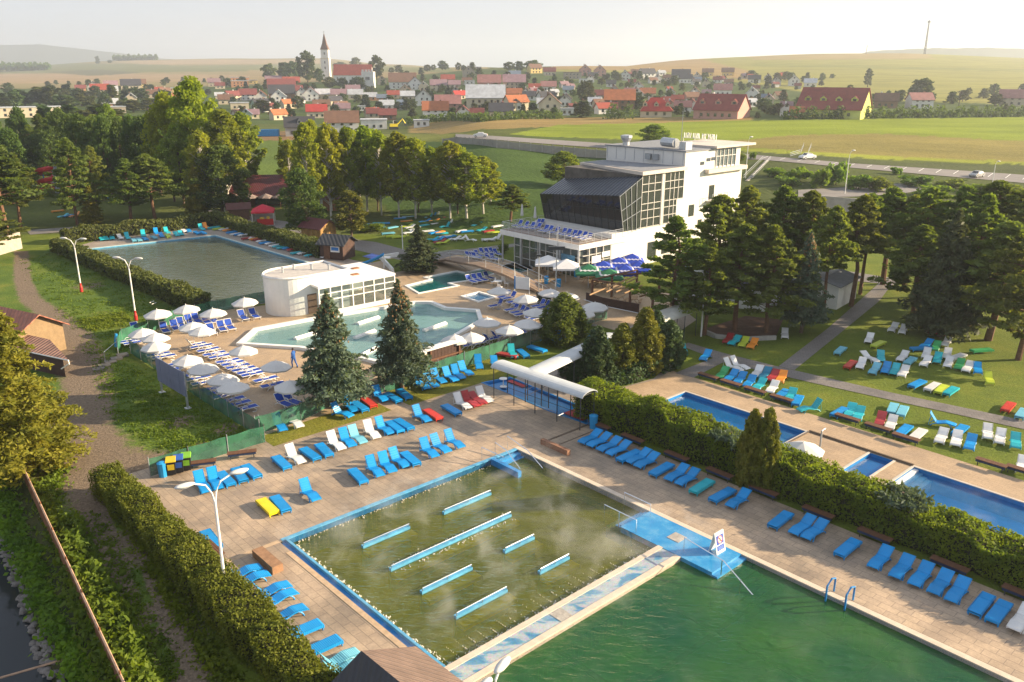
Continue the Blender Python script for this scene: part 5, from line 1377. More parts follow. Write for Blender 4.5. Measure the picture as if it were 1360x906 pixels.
row("on birch lawn right of small spruce", zoomp(*ZC, [(595, 252, 'w', 'F'), (600, 133, 'c', 'R'), (570, 167, 'b', 'S'), (560, 202, 'c', 'F'), (660, 117, 'w', 'R'), (635, 124, 'b', 'R'), (650, 162, 'o', 'S'), (700, 148, 'd', 'S'), (735, 152, 'o', 'F'), (675, 187, 'w', 'F'), (780, 187, 'w', 'R'), (755, 212, 'c', 'R'), (655, 267, 'b', 'F'), (700, 262, 'o', 'F'), (720, 274, 'c', 'F'), (640, 328, 'c', 'S'), (695, 328, 'b', 'S'), (705, 350, 'd', 'S'), (735, 357, 'l', 'S'), (800, 300, 'b', 'F'), (758, 302, 'w', 'F'), (840, 322, 'w', 'S'), (885, 324, 'w', 'S'), (975, 332, 'w', 'R', 150)]), 38, jit=14)
row("on birch lawn beside the terrace", zoomp(*ZC, [(895, 252, 'w', 'F'), (950, 255, 'b', 'F'), (1035, 197, 'c', 'S'), (1080, 242, 'c', 'S'), (1140, 252, 'd', 'F'), (1185, 264, 'l', 'F'), (1220, 208, 'w', 'F'), (1250, 158, 'w', 'F', 20), (1165, 117, 'w', 'R'), (1140, 327, 'w', 'F', 20), (1160, 330, 'w', 'S'), (1210, 324, 'w', 'R'), (870, 150, 'b', 'S'), (960, 145, 'w', 'S')]) + [(711.3, 275.5, 'l', 'F'), (700, 287, 'r', 'S'), (706, 287, 'r', 'S')], 38, jit=14)
row("on lawn beneath the left pines", zoomp(0, 120, 4.846, [(408, 812, 'c', 'S'), (440, 808, 'b', 'F'), (485, 810, 'o', 'R'), (530, 802, 'l', 'F'), (372, 778, 'o', 'F'), (715, 693, 'b', 'F'), (745, 697, 'd', 'F')]), 60, jit=20)
# ---- blue sling loungers with white frames
ZS = (150, 380, 4.0)
row("facing the thermal pool from the far fence", zoomp(*ZS, [(120, 240, 0, 'R'), (275, 238, 0, 'R'), (330, 225, 0, 'R'), (360, 212, 0, 'R'), (408, 196, 0, 'R'), (446, 188, 0, 'R'), (496, 193, 0, 'R'), (533, 186, 0, 'R'), (524, 246, 0, 'R'), (578, 230, 0, 'R'), (621, 222, 0, 'R'), (691, 171, 0, 'R'), (751, 162, 0, 'R')]), 124, 's')
row("along the left fence by the grey billboard", zoomp(*ZS, [(95, 298, 0, 'F'), (118, 306, 0, 'F'), (185, 345, 0, 'F'), (212, 356, 0, 'F'), (243, 370, 0, 'F'), (270, 382, 0, 'F'), (345, 420, 0, 'F'), (372, 440, 0, 'F'), (425, 480, 0, 'F'), (453, 497, 0, 'F'), (484, 520, 0, 'F'), (535, 552, 0, 'F'), (565, 570, 0, 'F'), (595, 590, 0, 'F'), (632, 612, 0, 'F'), (665, 633, 0, 'F'), (700, 658, 0, 'F')]), 218, 's', jit=3)
row("in the middle row under white parasols", zoomp(*ZS, [(435, 318, 0, 'R'), (472, 326, 0, 'F'), (507, 345, 0, 'F'), (540, 366, 0, 'F'), (572, 380, 0, 'F'), (610, 405, 0, 'F'), (638, 418, 0, 'F'), (664, 434, 0, 'F'), (695, 448, 0, 'F'), (722, 462, 0, 'F'), (745, 474, 0, 'F'), (812, 502, 0, 'F'), (850, 532, 0, 'F')]), 218, 's', jit=3)
row("hidden behind the lower green mesh fence", zoomp(*ZS, [(905, 628, 0, 'R'), (950, 618, 0, 'R'), (1085, 575, 0, 'R')]), 140, 's')
ZD = (600, 330, 6.76)
row("beside the teal pool", zoomp(*ZD, [(170, 300, 0, 'R'), (220, 290, 0, 'R'), (270, 283, 0, 'R'), (330, 268, 0, 'R')]), 132, 's')
row("around the parasols near the bushy pine", zoomp(*ZD, [(475, 440, 0, 'R'), (525, 452, 0, 'R'), (405, 520, 0, 'R'), (550, 555, 0, 'R'), (605, 578, 0, 'R'), (640, 598, 0, 'R'), (565, 485, 0, 'F'), (620, 500, 0, 'F'), (700, 500, 0, 'R'), (785, 522, 0, 'R'), (838, 535, 0, 'R'), (735, 620, 0, 'F'), (780, 632, 0, 'R'), (835, 605, 0, 'R')]), 36, 's')
row("along the mesh fence behind the board screen", zoomp(*ZD, [(115, 885, 0, 'S'), (170, 868, 0, 'S'), (215, 865, 0, 'S'), (285, 838, 0, 'S'), (345, 825, 0, 'S'), (415, 798, 0, 'S'), (470, 795, 0, 'S'), (590, 775, 0, 'S'), (650, 745, 0, 'S'), (720, 730, 0, 'S'), (780, 708, 0, 'S')]) and [(q[0], q[1], 0, 'R') for q in zoomp(*ZD, [(115, 885), (170, 868), (215, 865), (285, 838), (345, 825), (415, 798), (470, 795), (590, 775), (650, 745), (720, 730), (780, 708)])], 215, 's')
row("beyond the footbridge", zoomp(*ZD, [(160, 78, 0, 'R'), (195, 82, 0, 'R'), (240, 68, 0, 'R'), (285, 50, 0, 'R'), (330, 50, 0, 'R'), (370, 45, 0, 'R'), (408, 55, 0, 'R'), (335, 95, 0, 'R'), (380, 98, 0, 'R'), (215, 85, 0, 'R')]), 132, 's')
row("on the hall terrace", zoomp(660, 270, 6.76, [(190, 205, 0, 'R'), (245, 217, 0, 'R'), (300, 224, 0, 'R'), (358, 232, 0, 'R'), (425, 250, 0, 'R'), (465, 256, 0, 'R'), (520, 268, 0, 'R'), (583, 280, 0, 'R'), (628, 287, 0, 'R'), (680, 298, 0, 'R'), (722, 303, 0, 'R'), (770, 312, 0, 'R'), (812, 325, 0, 'R'), (385, 195, 0, 'R'), (355, 195, 0, 'R'), (590, 195, 0, 'R')]), 42, 's', 4.35)
# ================================================================== WHITE PARASOLS
PARM = plain("white_parasol_cloth", (.60, .59, .575), .85, .06, 1)
def parasol_proto():
    t = bpy.data.objects.new("parasol", None); COL.objects.link(t)
    mb = MB(); mb.lathe([(.02, 0), (.02, 2.25)], n=6); mb.build("pole", GREYM, t)
    mb = MB(); mb.lathe([(0, .0), (.26, .0), (.26, .07), (.05, .1)], n=10); mb.build("base", CONC, t)
    mb = MB(); mb.lathe([(0, 2.52), (.04, 2.5), (.7, 2.28), (1.36, 1.95), (1.34, 1.82), (1.32, 1.92), (.7, 2.22), (.03, 2.42)], n=8); mb.build("canopy", PARM, t)
    mb = MB()
    for k in range(8):
        an = 2 * math.pi * k / 8; mb.tube([(0, 0, 2.1), (.68 * math.cos(an), .68 * math.sin(an), 2.2), (1.32 * math.cos(an), 1.32 * math.sin(an), 1.91)], .01, 3)
    mb.build("ribs", GREYM, t)
    mb = MB(); mb.lathe([(0, 2.62), (.03, 2.6), (.03, 2.5)], n=5); mb.build("finial", WHITE, t)
    return t
pts = zoomp(*ZS, [(240, 147), (395, 124), (533, 144), (703, 84), (155, 250), (224, 277), (228, 322), (420, 217), (470, 242), (690, 346), (393, 395), (477, 438), (860, 427), (580, 497), (638, 540), (938, 533)]) + zoomp(*ZD, [(420, 385), (670, 455), (880, 400), (1040, 435), (745, 577), (315, 665), (675, 677), (515, 737), (178, 800), (20, 822), (1285, 520), (1160, 577)]) + [(1066.6, 595)]
LABP = {0: "open white parasol by the far fence, just right of the field lamp's red base", 28: "large white parasol standing beside the tall hedge and small blue pools"}
srt = sorted(range(len(pts) - 1), key=lambda i: pts[i][0])
pp = None
for i, (x, y) in enumerate(pts):
    p = G(x, y, 2.05); p.z = .02
    lab = LABP.get(i) or (f"open white parasol on the sun deck, {ordn(srt.index(i) + 1)} from the left")
    if pp is None:
        pp = parasol_proto(); pp.location = p; o = pp; tag(o, lab, "parasol", "open white parasols on the sun deck")
    else: o = dup(pp, p, random.random(), None, lab)
    k = .93 if y > 440 else 1.0
    o.scale = (k * (1.08 if i == 28 else 1), k * (1.08 if i == 28 else 1), 1)
    o.rotation_euler = (R(random.uniform(-3, 3)), R(random.uniform(-3, 3)), random.random())
    if i == 28: o.location = G(x, y, 2.1); o.location.z = .02
cp = None
for i, (x, y, z, lab) in enumerate([(693.3, 294, 4.37, "closed white parasol at the back left of the terrace"), (710.6, 297.5, 4.37, "closed white parasol second from left on the terrace"), (734, 291, 4.37, "closed white parasol before left end of black glass front"), (755.9, 294.5, 4.37, "closed white parasol before middle of black glass front"), (793.5, 307.5, 4.37, "closed white parasol nearest the terrace railing on the right"), (806.6, 303, 4.37, "closed white parasol before right end of black glass front"), (428.5, 335, 0, "closed white parasol standing left of dark ticket hut"), (478, 281, 0, "closed white parasol right of timber stall under birches")]):
    p = G(x, y, z)
    if cp is None:
        cp = thing("closed_parasol", lab, "parasol", tuple(p), 0, "closed white parasols")
        mb = MB(); mb.lathe([(.03, 0), (.03, 2.4)], n=6); mb.build("pole", GREYM, cp)
        mb = MB(); mb.lathe([(0, 2.5), (.1, 2.3), (.2, 1.3), (.24, .85), (.12, .8), (.03, .85)], n=8); mb.build("canopy", PARM, cp)
    else: dup(cp, tuple(p), 0, None, lab)
# ================================================================== STREET AND FIELD LAMPS
def lamp(x, y, top, label, heads=2, redbase=False, arm=1.0, hrot=0.0, group="white lamp posts", base=None, hz=None):
    b_ = base or T(x, y)
    if hz: h = hz
    else:
        h = 3.0
        while h < 16 and proj(b_.x, b_.y, b_.z + h)[1] > top: h += .1
    t = thing("lamp_post", label, "lamp post", tuple(b_), hrot, group)
    mb = MB(); mb.tube([(0, 0, 0), (0, 0, h * .8)], .085, 8, .06); mb.build("pole", WHITE, t)
    for k in range(heads):
        s = 1 if k == 0 else -1
        am = MB(); am.tube([(0, 0, h * .78), (.1 * s * arm, 0, h * .86), (.35 * s * arm, 0, h * .93), (.85 * s * arm, .0, h * .96)], .045, 6); am.build("arm", WHITE, t)
        hb = MB(); hb.ball((1.25 * s * arm, 0, h * .965), (.48, .17, .12), 10, 6); hd = hb.build("lamp_head", cm("lamp_casing", (.6, .6, .58), .4), t, smooth=True)
        gb = MB(); gb.ball((1.28 * s * arm, 0, h * .965 - .05), (.36, .13, .11), 8, 5); gb.build("lens", cm("lamp_lens", (.5, .5, .48), .2), hd)
    if redbase:
        mb = MB(); mb.lathe([(.0, 0), (.17, 0), (.17, .55), (.1, .85), (.09, 1.1)], n=10); mb.build("base", RED, t)
    return t
lamp(108.5, 388, 315, "white twin-headed field lamp with red base, left one of two", 2, True, 1, R(-10))
lamp(181, 426, 340, "white twin-headed field lamp with red base, right one of two", 2, True, 1, R(-10))
lamp(302, 803, 629, "tall white twin-headed lamp post rising from the foreground hedge", 2, False, 1, R(35))
lamp(931, 447, 358, "tall white lamp post beside grey canopy end and earth bed", 1, False, .5, R(170))
lamp(299, 285, 236, "street lamp with single curved arm before the dark round tree", 1, False, .9, R(180))
lamp(1122, 258, 198, "lamp post on the slope below the parking road", 1, False, .7, R(20))
lamp(1318, 243, 214, "short lamp post at the parking road's right end", 1, False, .7, R(20))
lamp(990, 237, 180, "lamp post right of the hall building tower", 1, False, .5, R(20))
b0 = G(655, 897, 7.0); b0.z = 0
lamp(0, 0, 0, "white lamp post with two heads at bottom edge over the green pool", 2, False, .45, R(60), base=b0, hz=7.25)
def postthing(name, label, cat, x, y, h, r_=.05, mat=GALV, group=None, top=None):
    b_ = T(x, y); t = thing(name, label, cat, tuple(b_), 0, group)
    mb = MB(); mb.tube([(0, 0, 0), (0, 0, h)], r_, 6); mb.build("pole", mat, t)
    if top: 
        mb = MB(); mb.box((0, 0, h), top); mb.build("floodlight", DARKM, t)
    return t
postthing("light_mast", "grey mast with dark floodlight box beside bushy pine", "mast", 738, 405, 6.4, .07, GALV, None, (1.8, .3, .35))
postthing("light_mast", "slim grey mast in front of white square parasols", "mast", 715.5, 391, 4.6, .06, GALV, None, (.6, .3, .2))
postthing("light_mast", "tall slim mast rising past the terrace corner", "mast", 740, 366, 6.2, .06)
postthing("light_mast", "short white mast on the birch lawn by promenade", "mast", 535, 332, 3.6, .07, WHITE)
# ================================================================== SIGNS, BOARDS
t = thing("billboard", "blue-grey billboard of vertical boards on two steel legs, behind fence", "billboard", tuple(G(214, 522)))
e0, e1 = G(214, 520), G(248, 541); d = (e1 - e0); w_ = d.length; rz_ = math.atan2(d.y, d.x); t.rotation_euler.z = rz_
mb = MB()
for k in range(6):
    x0 = -.2 + (w_ + .4) * k / 6; mb.box((x0 + (w_ + .4) / 12, -.02 + .012 * (k % 2), 2.05), ((w_ + .4) / 6 - .03, .06, 2.0))
mb.build("panel", plain("blue_grey_boards", (.15, .175, .27), .6, .15, .9), t)
for x in (0, w_):
    mb = MB(); mb.box((x, .09, 1.5), (.14, .14, 3.0)); mb.box((x, .09, .04), (.45, .45, .08)); mb.build("leg", GALV, t)
t = thing("sandwich_board", "white folding sign with red-ringed pictogram and blue panel on blue platform", "sign", tuple(G(952, 733)), R(42))
th_ = .28
for s in (1, -1):
    mb = MB()
    mb.add([(-.4, s * th_ * 1.0 + s * .02, 0), (.4, s * th_ + s * .02, 0), (.4, s * .03, 1.25), (-.4, s * .03, 1.25), (-.4, s * th_ - s * .02, 0), (.4, s * th_ - s * .02, 0), (.4, -s * .0, 1.25), (-.4, -s * .0, 1.25)],
           [[0, 1, 2, 3], [7, 6, 5, 4], [0, 4, 5, 1], [1, 5, 6, 2], [2, 6, 7, 3], [3, 7, 4, 0]])
    mb.build("panel", WHITE, t)
mb = MB()
f = lambda x, z, o=.012: (x, -(th_ + .02) * (1 - z / 1.25) - .03 * (z / 1.25) - o, z)
mb.quad(f(-.31, .25), f(.31, .25), f(.31, .52), f(-.31, .52)); mb.quad(f(-.31, .58), f(.31, .58), f(.31, 1.08), f(-.31, 1.08)); mb.build("blue_print", cm("sign_blue", (.03, .09, .42), .5), t)
mb = MB()
mb.add([f(.22 * math.cos(a), .83 + .22 * math.sin(a), .016) for a in np.linspace(0, 2 * math.pi, 20, endpoint=False)], [list(range(20))]); mb.build("white_disc", WHITE, t)
mb = MB(); n = 20
mb.add([f(r_ * math.cos(a), .83 + r_ * math.sin(a), .02) for r_ in (.21, .17) for a in np.linspace(0, 2 * math.pi, n, endpoint=False)], [[i, (i + 1) % n, n + (i + 1) % n, n + i] for i in range(n)])
mb.quad(f(-.14, .95, .021), f(-.10, .98, .021), f(.14, .71, .021), f(.10, .68, .021)); mb.build("red_ring", RED, t)
mb = MB(); mb.quad(f(-.08, .72, .018), f(.02, .72, .018), f(.06, .92, .018), f(-.04, .92, .018)); mb.build("pictogram", cm("sign_orange", (.5, .2, .06), .6), t)
mb = MB()
for z in (.31, .37, .43): mb.quad(f(-.24, z, .015), f(.24, z, .015), f(.24, z + .025, .015), f(-.24, z + .025, .015))
mb.build("text_lines", cm("sign_pale_blue", (.25, .35, .65), .6), t)
t = thing("notice_sign", "white square notice board with blue edge on white post by footbridge", "sign", tuple(G(694, 396)), R(-22))
mb = MB(); mb.box((0, 0, 1.75), (1.7, .06, 1.4)); mb.build("panel", WHITE, t)
mb = MB(); mb.box((-.93, 0, 1.75), (.16, .08, 1.5)); mb.build("edge", BLUEP, t)
for x in (-1.0, .8):
    mb = MB(); mb.tube([(x, .05, 0), (x, .05, 3.2 if x < 0 else 2.3)], .05, 6); mb.build("post", WHITE, t)
# dark board screen beside the second spruce
t = thing("board_screen", "dark brown board screen with pale cap beside the second spruce", "screen", tuple(G(558, 494)))
e0, e1 = G(568, 497), G(613, 483); d = e1 - e0; t.location = e0; t.rotation_euler.z = math.atan2(d.y, d.x); w_ = d.length
mb = MB()
for k in range(10): mb.box((w_ * (k + .5) / 10, 0, 1.15), (w_ / 10 - .02, .07, 1.9))
mb.build("boards", DWOOD, t)
for x in (.3, w_ - .35):
    mb = MB(); mb.box((x, -.12, 1.1), (.14, .14, 2.2)); mb.build("post", WOOD, t)
mb = MB(); mb.box((w_ / 2, -.12, 1.2), (w_, .08, .14)); mb.build("rail", WOOD, t)
mb = MB(); mb.box((w_ / 2, .1, 2.2), (w_ + .5, .9, .06)); mb.build("cap", WHITE, t)
# ================================================================== FENCES
MESH = None
m, nt, b = mk("green_shade_mesh")
tc = N(nt, "ShaderNodeTexCoord"); no = N(nt, "ShaderNodeTexNoise"); no.inputs["Scale"].default_value = .9; no.inputs["Detail"].default_value = 5
nt.links.new(tc.outputs["Object"], no.inputs["Vector"])
r = ramp(nt, [(.35, (.012, .085, .05)), (.7, (.04, .20, .11))]); nt.links.new(no.outputs[0], r.inputs[0]); nt.links.new(r.outputs[0], b.inputs["Base Color"]); b.inputs["Roughness"].default_value = .8
tp = N(nt, "ShaderNodeBsdfTransparent"); mx = N(nt, "ShaderNodeMixShader"); mx.inputs[0].default_value = .78
nt.links.new(tp.outputs[0], mx.inputs[1]); nt.links.new(b.outputs[0], mx.inputs[2]); nt.links.new(mx.outputs[0], nt.nodes["Material Output"].inputs[0])
MESH = m
def meshfence(label, pts, h=1.5, mat=None, post=GREYM):
    P_ = [G(x, y) for x, y in pts]; o0 = P_[0]
    t = thing("mesh_fence", label, "fence", tuple(o0))
    mb = MB()
    for a_, b_ in zip(P_, P_[1:]):
        d = b_ - a_; n = max(1, int(d.length / .5))
        for k in range(n):
            q0_, q1_ = a_ + d * (k / n) - o0, a_ + d * ((k + 1) / n) - o0
            w0_, w1_ = .03 * math.sin(k * 1.7), .03 * math.sin((k + 1) * 1.7); nn = Vector((-d.y, d.x, 0)).normalized()
            s0_ = h - .05 * abs(math.sin(k * math.pi / 4)); s1_ = h - .05 * abs(math.sin((k + 1) * math.pi / 4))
            mb.quad(q0_ + nn * w0_ + Vector((0, 0, .05)), q1_ + nn * w1_ + Vector((0, 0, .05)), q1_ + nn * w1_ + Vector((0, 0, s1_)), q0_ + nn * w0_ + Vector((0, 0, s0_)))
    mb.build("mesh", mat or MESH, t)
    for a_, b_ in zip(P_, P_[1:]):
        d = b_ - a_; n = max(1, int(d.length / 2.4))
        for k in range(n + 1):
            q = a_ + d * (k / n) - o0
            mb = MB(); mb.tube([q, q + Vector((0, 0, h + .12))], .035, 5); mb.build("post", post, t)
    return t
meshfence("green mesh fence along far edge of sun deck below the clipped hedge", [(157, 470), (163, 456), (230, 430), (289, 415), (356, 402)], 1.4)
meshfence("green mesh fence beside the billboard, sloping from deck steps to lower corner", [(174, 470), (346, 583)], 1.4)
meshfence("green mesh fence running past both spruces to the foot bath", [(340, 578), (400, 560), (437, 541), (545, 512), (650, 477), (776, 433), (806, 424)], 1.4)
meshfence("green mesh fence above the recycling bins at lower yard edge", [(200, 634), (252, 618), (352, 588), (345, 575)], 1.3)
# concrete panel fence beside the road
P_ = [T(x, y, 0, 100) for x, y in ((588, 194), (607, 191), (660, 196.5), (720, 202.5), (807, 210.5), (905, 221))]
t = thing("concrete_fence", "long grey concrete panel fence below the road, behind sloping lawn", "fence", tuple(P_[0]))
o0 = P_[0]; mb = MB()
for a_, b_ in zip(P_, P_[1:]):
    d = b_ - a_; n = max(1, int(d.length / 2.5)); dn = Vector((d.x, d.y, 0)).normalized(); nn = Vector((-dn.y, dn.x, 0)) * .06
    for k in range(n):
        q0_, q1_ = a_ + d * (k / n) - o0, a_ + d * ((k + 1) / n) - o0
        mb.add([tuple(q0_ - nn + Vector((0, 0, -.5))), tuple(q1_ - nn + Vector((0, 0, -.5))), tuple(q1_ + nn + Vector((0, 0, -.5))), tuple(q0_ + nn + Vector((0, 0, -.5))), tuple(q0_ - nn + Vector((0, 0, 1.9))), tuple(q1_ - nn + Vector((0, 0, 1.9))), tuple(q1_ + nn + Vector((0, 0, 1.9))), tuple(q0_ + nn + Vector((0, 0, 1.9)))],
               [[0, 1, 5, 4], [1, 2, 6, 5], [2, 3, 7, 6], [3, 0, 4, 7], [4, 5, 6, 7]])
mb.build("panel", plain("weathered_concrete_panel", (.30, .28, .25), .9, .2, .3), t)
mb = MB()
for a_, b_ in zip(P_, P_[1:]):
    d = b_ - a_; n = max(1, int(d.length / 2.5))
    for k in range(n): q = a_ + d * (k / n) - o0; mb.box((q.x, q.y, q.z + .9), (.25, .25, 2.5))
mb.build("posts", CONC, t)
# rusty fence at the canal
t = thing("rusty_fence", "rusty sheet fence along the canal bank at lower left", "fence", tuple(F0))
mb = MB(); Lf = 52
rz_ = math.atan2(fd.y, fd.x)
for k in range(40):
    q = fd * (-12 + k * 1.2); mb.box((q.x + fd.x * .6, q.y + fd.y * .6, .55 + .04 * (k % 3)), (1.19, .04, 1.1), rz_)
mb.build("panel", plain("rusty_sheet", (.20, .085, .04), .85, .45, 1.5, bump=.2), t)
mb = MB(); a_, b_ = fd * -12, fd * 36; mb.tube([a_ + Vector((0, 0, 1.16)), b_ + Vector((0, 0, 1.16))], .06, 5); mb.build("rail", cm("rust_pale", (.42, .27, .18), .8, .35, 2), t)
for k in range(14):
    q = fd * (-12 + k * 3.6); mb = MB(); mb.tube([q, q + Vector((0, 0, 1.35))], .05, 5); mb.build("post", cm("rust_brown", (.22, .10, .05), .9, .4, 3), t)
t = thing("pipe", "thin rusty pipe crossing the canal at lower left corner", "pipe", tuple(G(0, 905, -1.0)))
mb = MB(); mb.tube([Vector((-2.4, -.7, -.2)), G(85, 876, -.6) - Vector(t.location)], .05, 6); mb.build("tube", cm("rust_pale"), t)
# railing + steps leading up from the yard to the sun deck
t = thing("yard_steps", "concrete steps with pipe handrail climbing from yard to sun deck", "steps", tuple(G(150, 485)))
pr = Vector(t.location)
mb = MB()
for k in range(5):
    q = G(131 + 8 * k, 490 - 4.2 * k) - pr; mb.box((q.x, q.y, .03 + .02 * k), (.95, .75, .06 + .04 * k), R(35))
mb.build("steps", cm("worn_concrete", (.20, .18, .155), .9, .3), t)
mb = MB(); a_, b_ = G(140, 482) - pr, G(158, 466) - pr
mb.tube([a_, a_ + Vector((0, 0, 1.0)), b_ + Vector((0, 0, 1.0)), b_], .03, 5); mb.build("handrail", GALV, t)
# ================================================================== POOL FURNITURE
for i, (a0, a1, b0, lab) in enumerate(((8.48, 12.2, 3.15, "blue massage wall with steel rail nearest the north stair of bubbling pool"), (2.87, 6.05, 3.1, "blue massage wall with steel rail nearest the long left edge of bubbling pool"), (2.73, 11.32, 6.0, "longest blue massage wall, in the middle of bubbling pool"), (8.35, 10.58, 8.75, "short blue massage wall right of the longest one"), (8.36, 10.58, 11.5, "short blue massage wall nearest the blue entry platform"), (2.72, 6.03, 8.76, "blue massage wall below the longest one, with steel rail"), (2.74, 6.07, 11.5, "blue massage wall nearest the mosaic walk"))):
    o0 = P(a0, b0)
    t = thing("massage_wall", lab, "pool wall", tuple(o0), AA, "blue massage walls in the bubbling pool"); L = a1 - a0
    mb = MB(); mb.box((L / 2, 0, -.84), (L, .2, 1.4)); mb.build("wall", BLUEL, t)
    mb = MB(); mb.box((L / 2, -.45, -.465), (L + .1, .62, .25)); mb.build("seat", cm("ochre_underwater_seat", (.95, .60, .02), .8, .2), t)
    mb = MB(); mb.tube([(.05, -.06, -.16), (.05, -.06, .03), (L - .05, -.06, .03), (L - .05, -.06, -.16)], .03, 5); mb.tube([(L / 2, -.06, -.16), (L / 2, -.06, .03)], .03, 5); mb.build("rail", CHROME, t)
def rails(name, label, paths, mat=CHROME, r_=.03, cat="handrail", group=None):
    o0 = Vector(paths[0][0]); o0.z = 0
    t = thing(name, label, cat, tuple(o0), 0, group)
    for pth in paths:
        mb = MB(); mb.tube([Vector(q) - o0 for q in pth], r_, 6); mb.build("rail", mat, t)
    return t
rails("handrail", "steel handrails over the steps in bubbling pool's north corner", [[P(15.7, -.4, 0), P(15.7, -.4, .95), P(15.7, .8, .75), P(15.7, 2.1, -.1)], [P(17.0, -.6, 0), P(17.0, -.6, .95), P(17.0, 1.4, .6), P(17.0, 2.9, -.2)], [P(14.6, -.5, 0), P(14.6, -.5, .9), P(15.1, 1.2, .6)]])
rails("handrail", "steel frame handrail around the misty platform steps", [[P(14.9, 10.2, -.4), P(14.9, 10.2, .85), P(14.9, 12.6, .85), P(14.9, 12.6, .08)], [P(16.9, 10.0, -.4), P(16.9, 10.0, .85), P(16.9, 12.0, .85), P(16.9, 12.0, .08)], [P(14.9, 11.3, -.2), P(14.9, 11.3, .85)]])
rails("handrail", "long steel handrail descending into the green pool beside folding sign", [[P(15.3, 15.6, .08), P(15.3, 15.6, .9), P(15.0, 18.3, .85), P(14.9, 20.4, -.3)], [P(15.0, 18.2, .0), P(15.0, 18.2, .85)], [P(14.95, 19.4, -.6), P(14.95, 19.4, .3)]])
for s, lab in ((0, ""),):
    lt = rails("pool_ladder", "blue curved ladder rails at green pool's long edge", [[P(17.9, 22.9 + e, .05), P(17.9, 22.9 + e, .8), P(17.5, 22.9 + e, .95), P(17.1, 22.9 + e, .7), P(17.1, 22.9 + e, -.6)] for e in (0, 1.0)], BLUEP, .05, "ladder")
rails("pool_ladder", "white ladder rails at far pool's hedge side edge", [[G(199, 402), G(199, 402, .9), G(204, 400, .9), G(205, 400, -.3)], [G(202, 404), G(202, 404, .9), G(207, 402, .9), G(208, 402, -.3)]], WHITE, .04, "ladder")
rails("handrail", "white handrail beside the foot bath canopy", [[G(740, 552, 0), G(742, 552, 1.5), G(748, 549, 1.5), G(748, 549, 0)]], WHITE, .03)
rails("shower_post", "grey shower post on sunken deck between the small blue pools", [[P(30.9, 14.9, 0), P(30.9, 14.9, 2.3), P(31.3, 14.9, 2.35)]], GALV, .06, "shower")
rails("poolside_rail", "low steel railing along the small lawn wall", [[G(524, 362, .3), G(524, 362, 1.2), G(512, 349, 1.2), G(512, 349, .3)], [G(524, 362, .8), G(512, 349, .8)]], GALV, .03)
# wall round the small lawn, slide
t = thing("lawn_wall", "low white wall with blue side around the small sloping lawn", "wall", tuple(G(505, 345)))
pr = Vector(t.location); mb = MB()
for (x0, y0), (x1, y1) in (((505, 345), (530, 341)), ((505, 345), (521, 363))):
    a_, b_ = G(x0, y0) - pr, G(x1, y1) - pr; d = (b_ - a_).normalized(); nn = Vector((-d.y, d.x, 0)) * .25
    mb.prism([a_, b_, b_ + nn, a_ + nn], 0, .6)
mb.build("coping", WHITE, t)
t = thing("water_slide", "small blue and white children's slide behind the white pavilion", "slide", tuple(G(492, 357)))
mb = MB(); V = []
for k in range(9):
    x = -2.2 + .5 * k; z = .25 + 1.5 * (k / 8) ** 1.5
    for y, dz in ((-.5, .3), (-.35, 0), (.35, 0), (.5, .3)): V.append((x, y, z + dz))
mb.add(V, [[k * 4 + j, k * 4 + j + 1, k * 4 + j + 5, k * 4 + j + 4] for k in range(8) for j in range(3)]); mb.build("chute", CYB, t)
for x, z in ((0, .55), (1.8, 1.65)):
    for y in (-.4, .4):
        mb = MB(); mb.tube([(x, y, 0), (x, y, z)], .05, 5); mb.build("leg", WHITE, t)
mb = MB(); mb.box((2.3, 0, 1.5), (.8, 1.0, .1)); mb.build("platform", WHITE, t)
tag(sheet("splash_mat", pxs([(481, 341), (494, 337), (513, 342), (500, 346)]), [], .05, plain("blue_pink_play_mat", (.12, .18, .5), .6, .5, .8), kind="thing"), "blue and pink play mat beside the ticket hut", "mat")
mb = MB(); mb.boxab(-2.25, -1.65, .35, 2.65, .02, .45)
tag(mb.build("stone_bench", plain("reddish_stone", (.32, .18, .10), .85, .25, 3, bump=.2), loc=P(-1.9, 1.5)), "reddish stone block bench at bubbling pool's left corner", "bench")
mb = MB(); mb.boxab(19.2, 19.5, .4, 3.0, .02, .4)
tag(mb.build("stone_kerb", plain("red_brown_stone", (.25, .13, .08), .85, .25, 3), loc=P(19.35, 1.6)), "low red-brown stone kerb beyond the bubbling pool's north corner", "kerb")
mb = MB(); mb.boxab(19.5, 24.2, .25, .42, .022, .05); mb.boxab(19.5, 24.2, 1.3, 1.4, .022, .04)
tag(mb.build("deck_groove", cm("dark_edge_stone")), kind="structure")
# benches
bn = None
def bench(p, rz, lab, group):
    global bn
    if bn is None:
        bn = thing("park_bench", lab, "bench", tuple(p), rz, group)
        mb = MB()
        for k in range(4): mb.box((0, -.19 + .13 * k, .44), (1.9, .11, .04))
        mb.build("seat", WOOD, bn)
        mb = MB(); mb.box((0, -.2, .33), (1.8, .04, .14)); mb.build("apron", cm("navy_board", (.02, .04, .10), .7), bn)
        for x in (-.75, .75):
            mb = MB(); mb.tube([(x, -.2, 0), (x, -.2, .42), (x, .24, .42), (x, .24, 0)], .03, 4); mb.build("leg", DARKM, bn)
        return bn
    return dup(bn, tuple(p), rz, None, lab, group)
bl = zoomp(*Z9, [(195, 508), (340, 553), (495, 600), (665, 652), (1090, 780), (1285, 840)]) + zoomp(*Z4, [(948, 490), (1243, 580), (1350, 605)])
for i, (x, y) in enumerate(bl): bench(G(x, y), BA + math.pi * 0, f"low brown slatted bench between sandy deck and lawn, {ordn(i + 1)} from the left", "benches along the lawn edge")
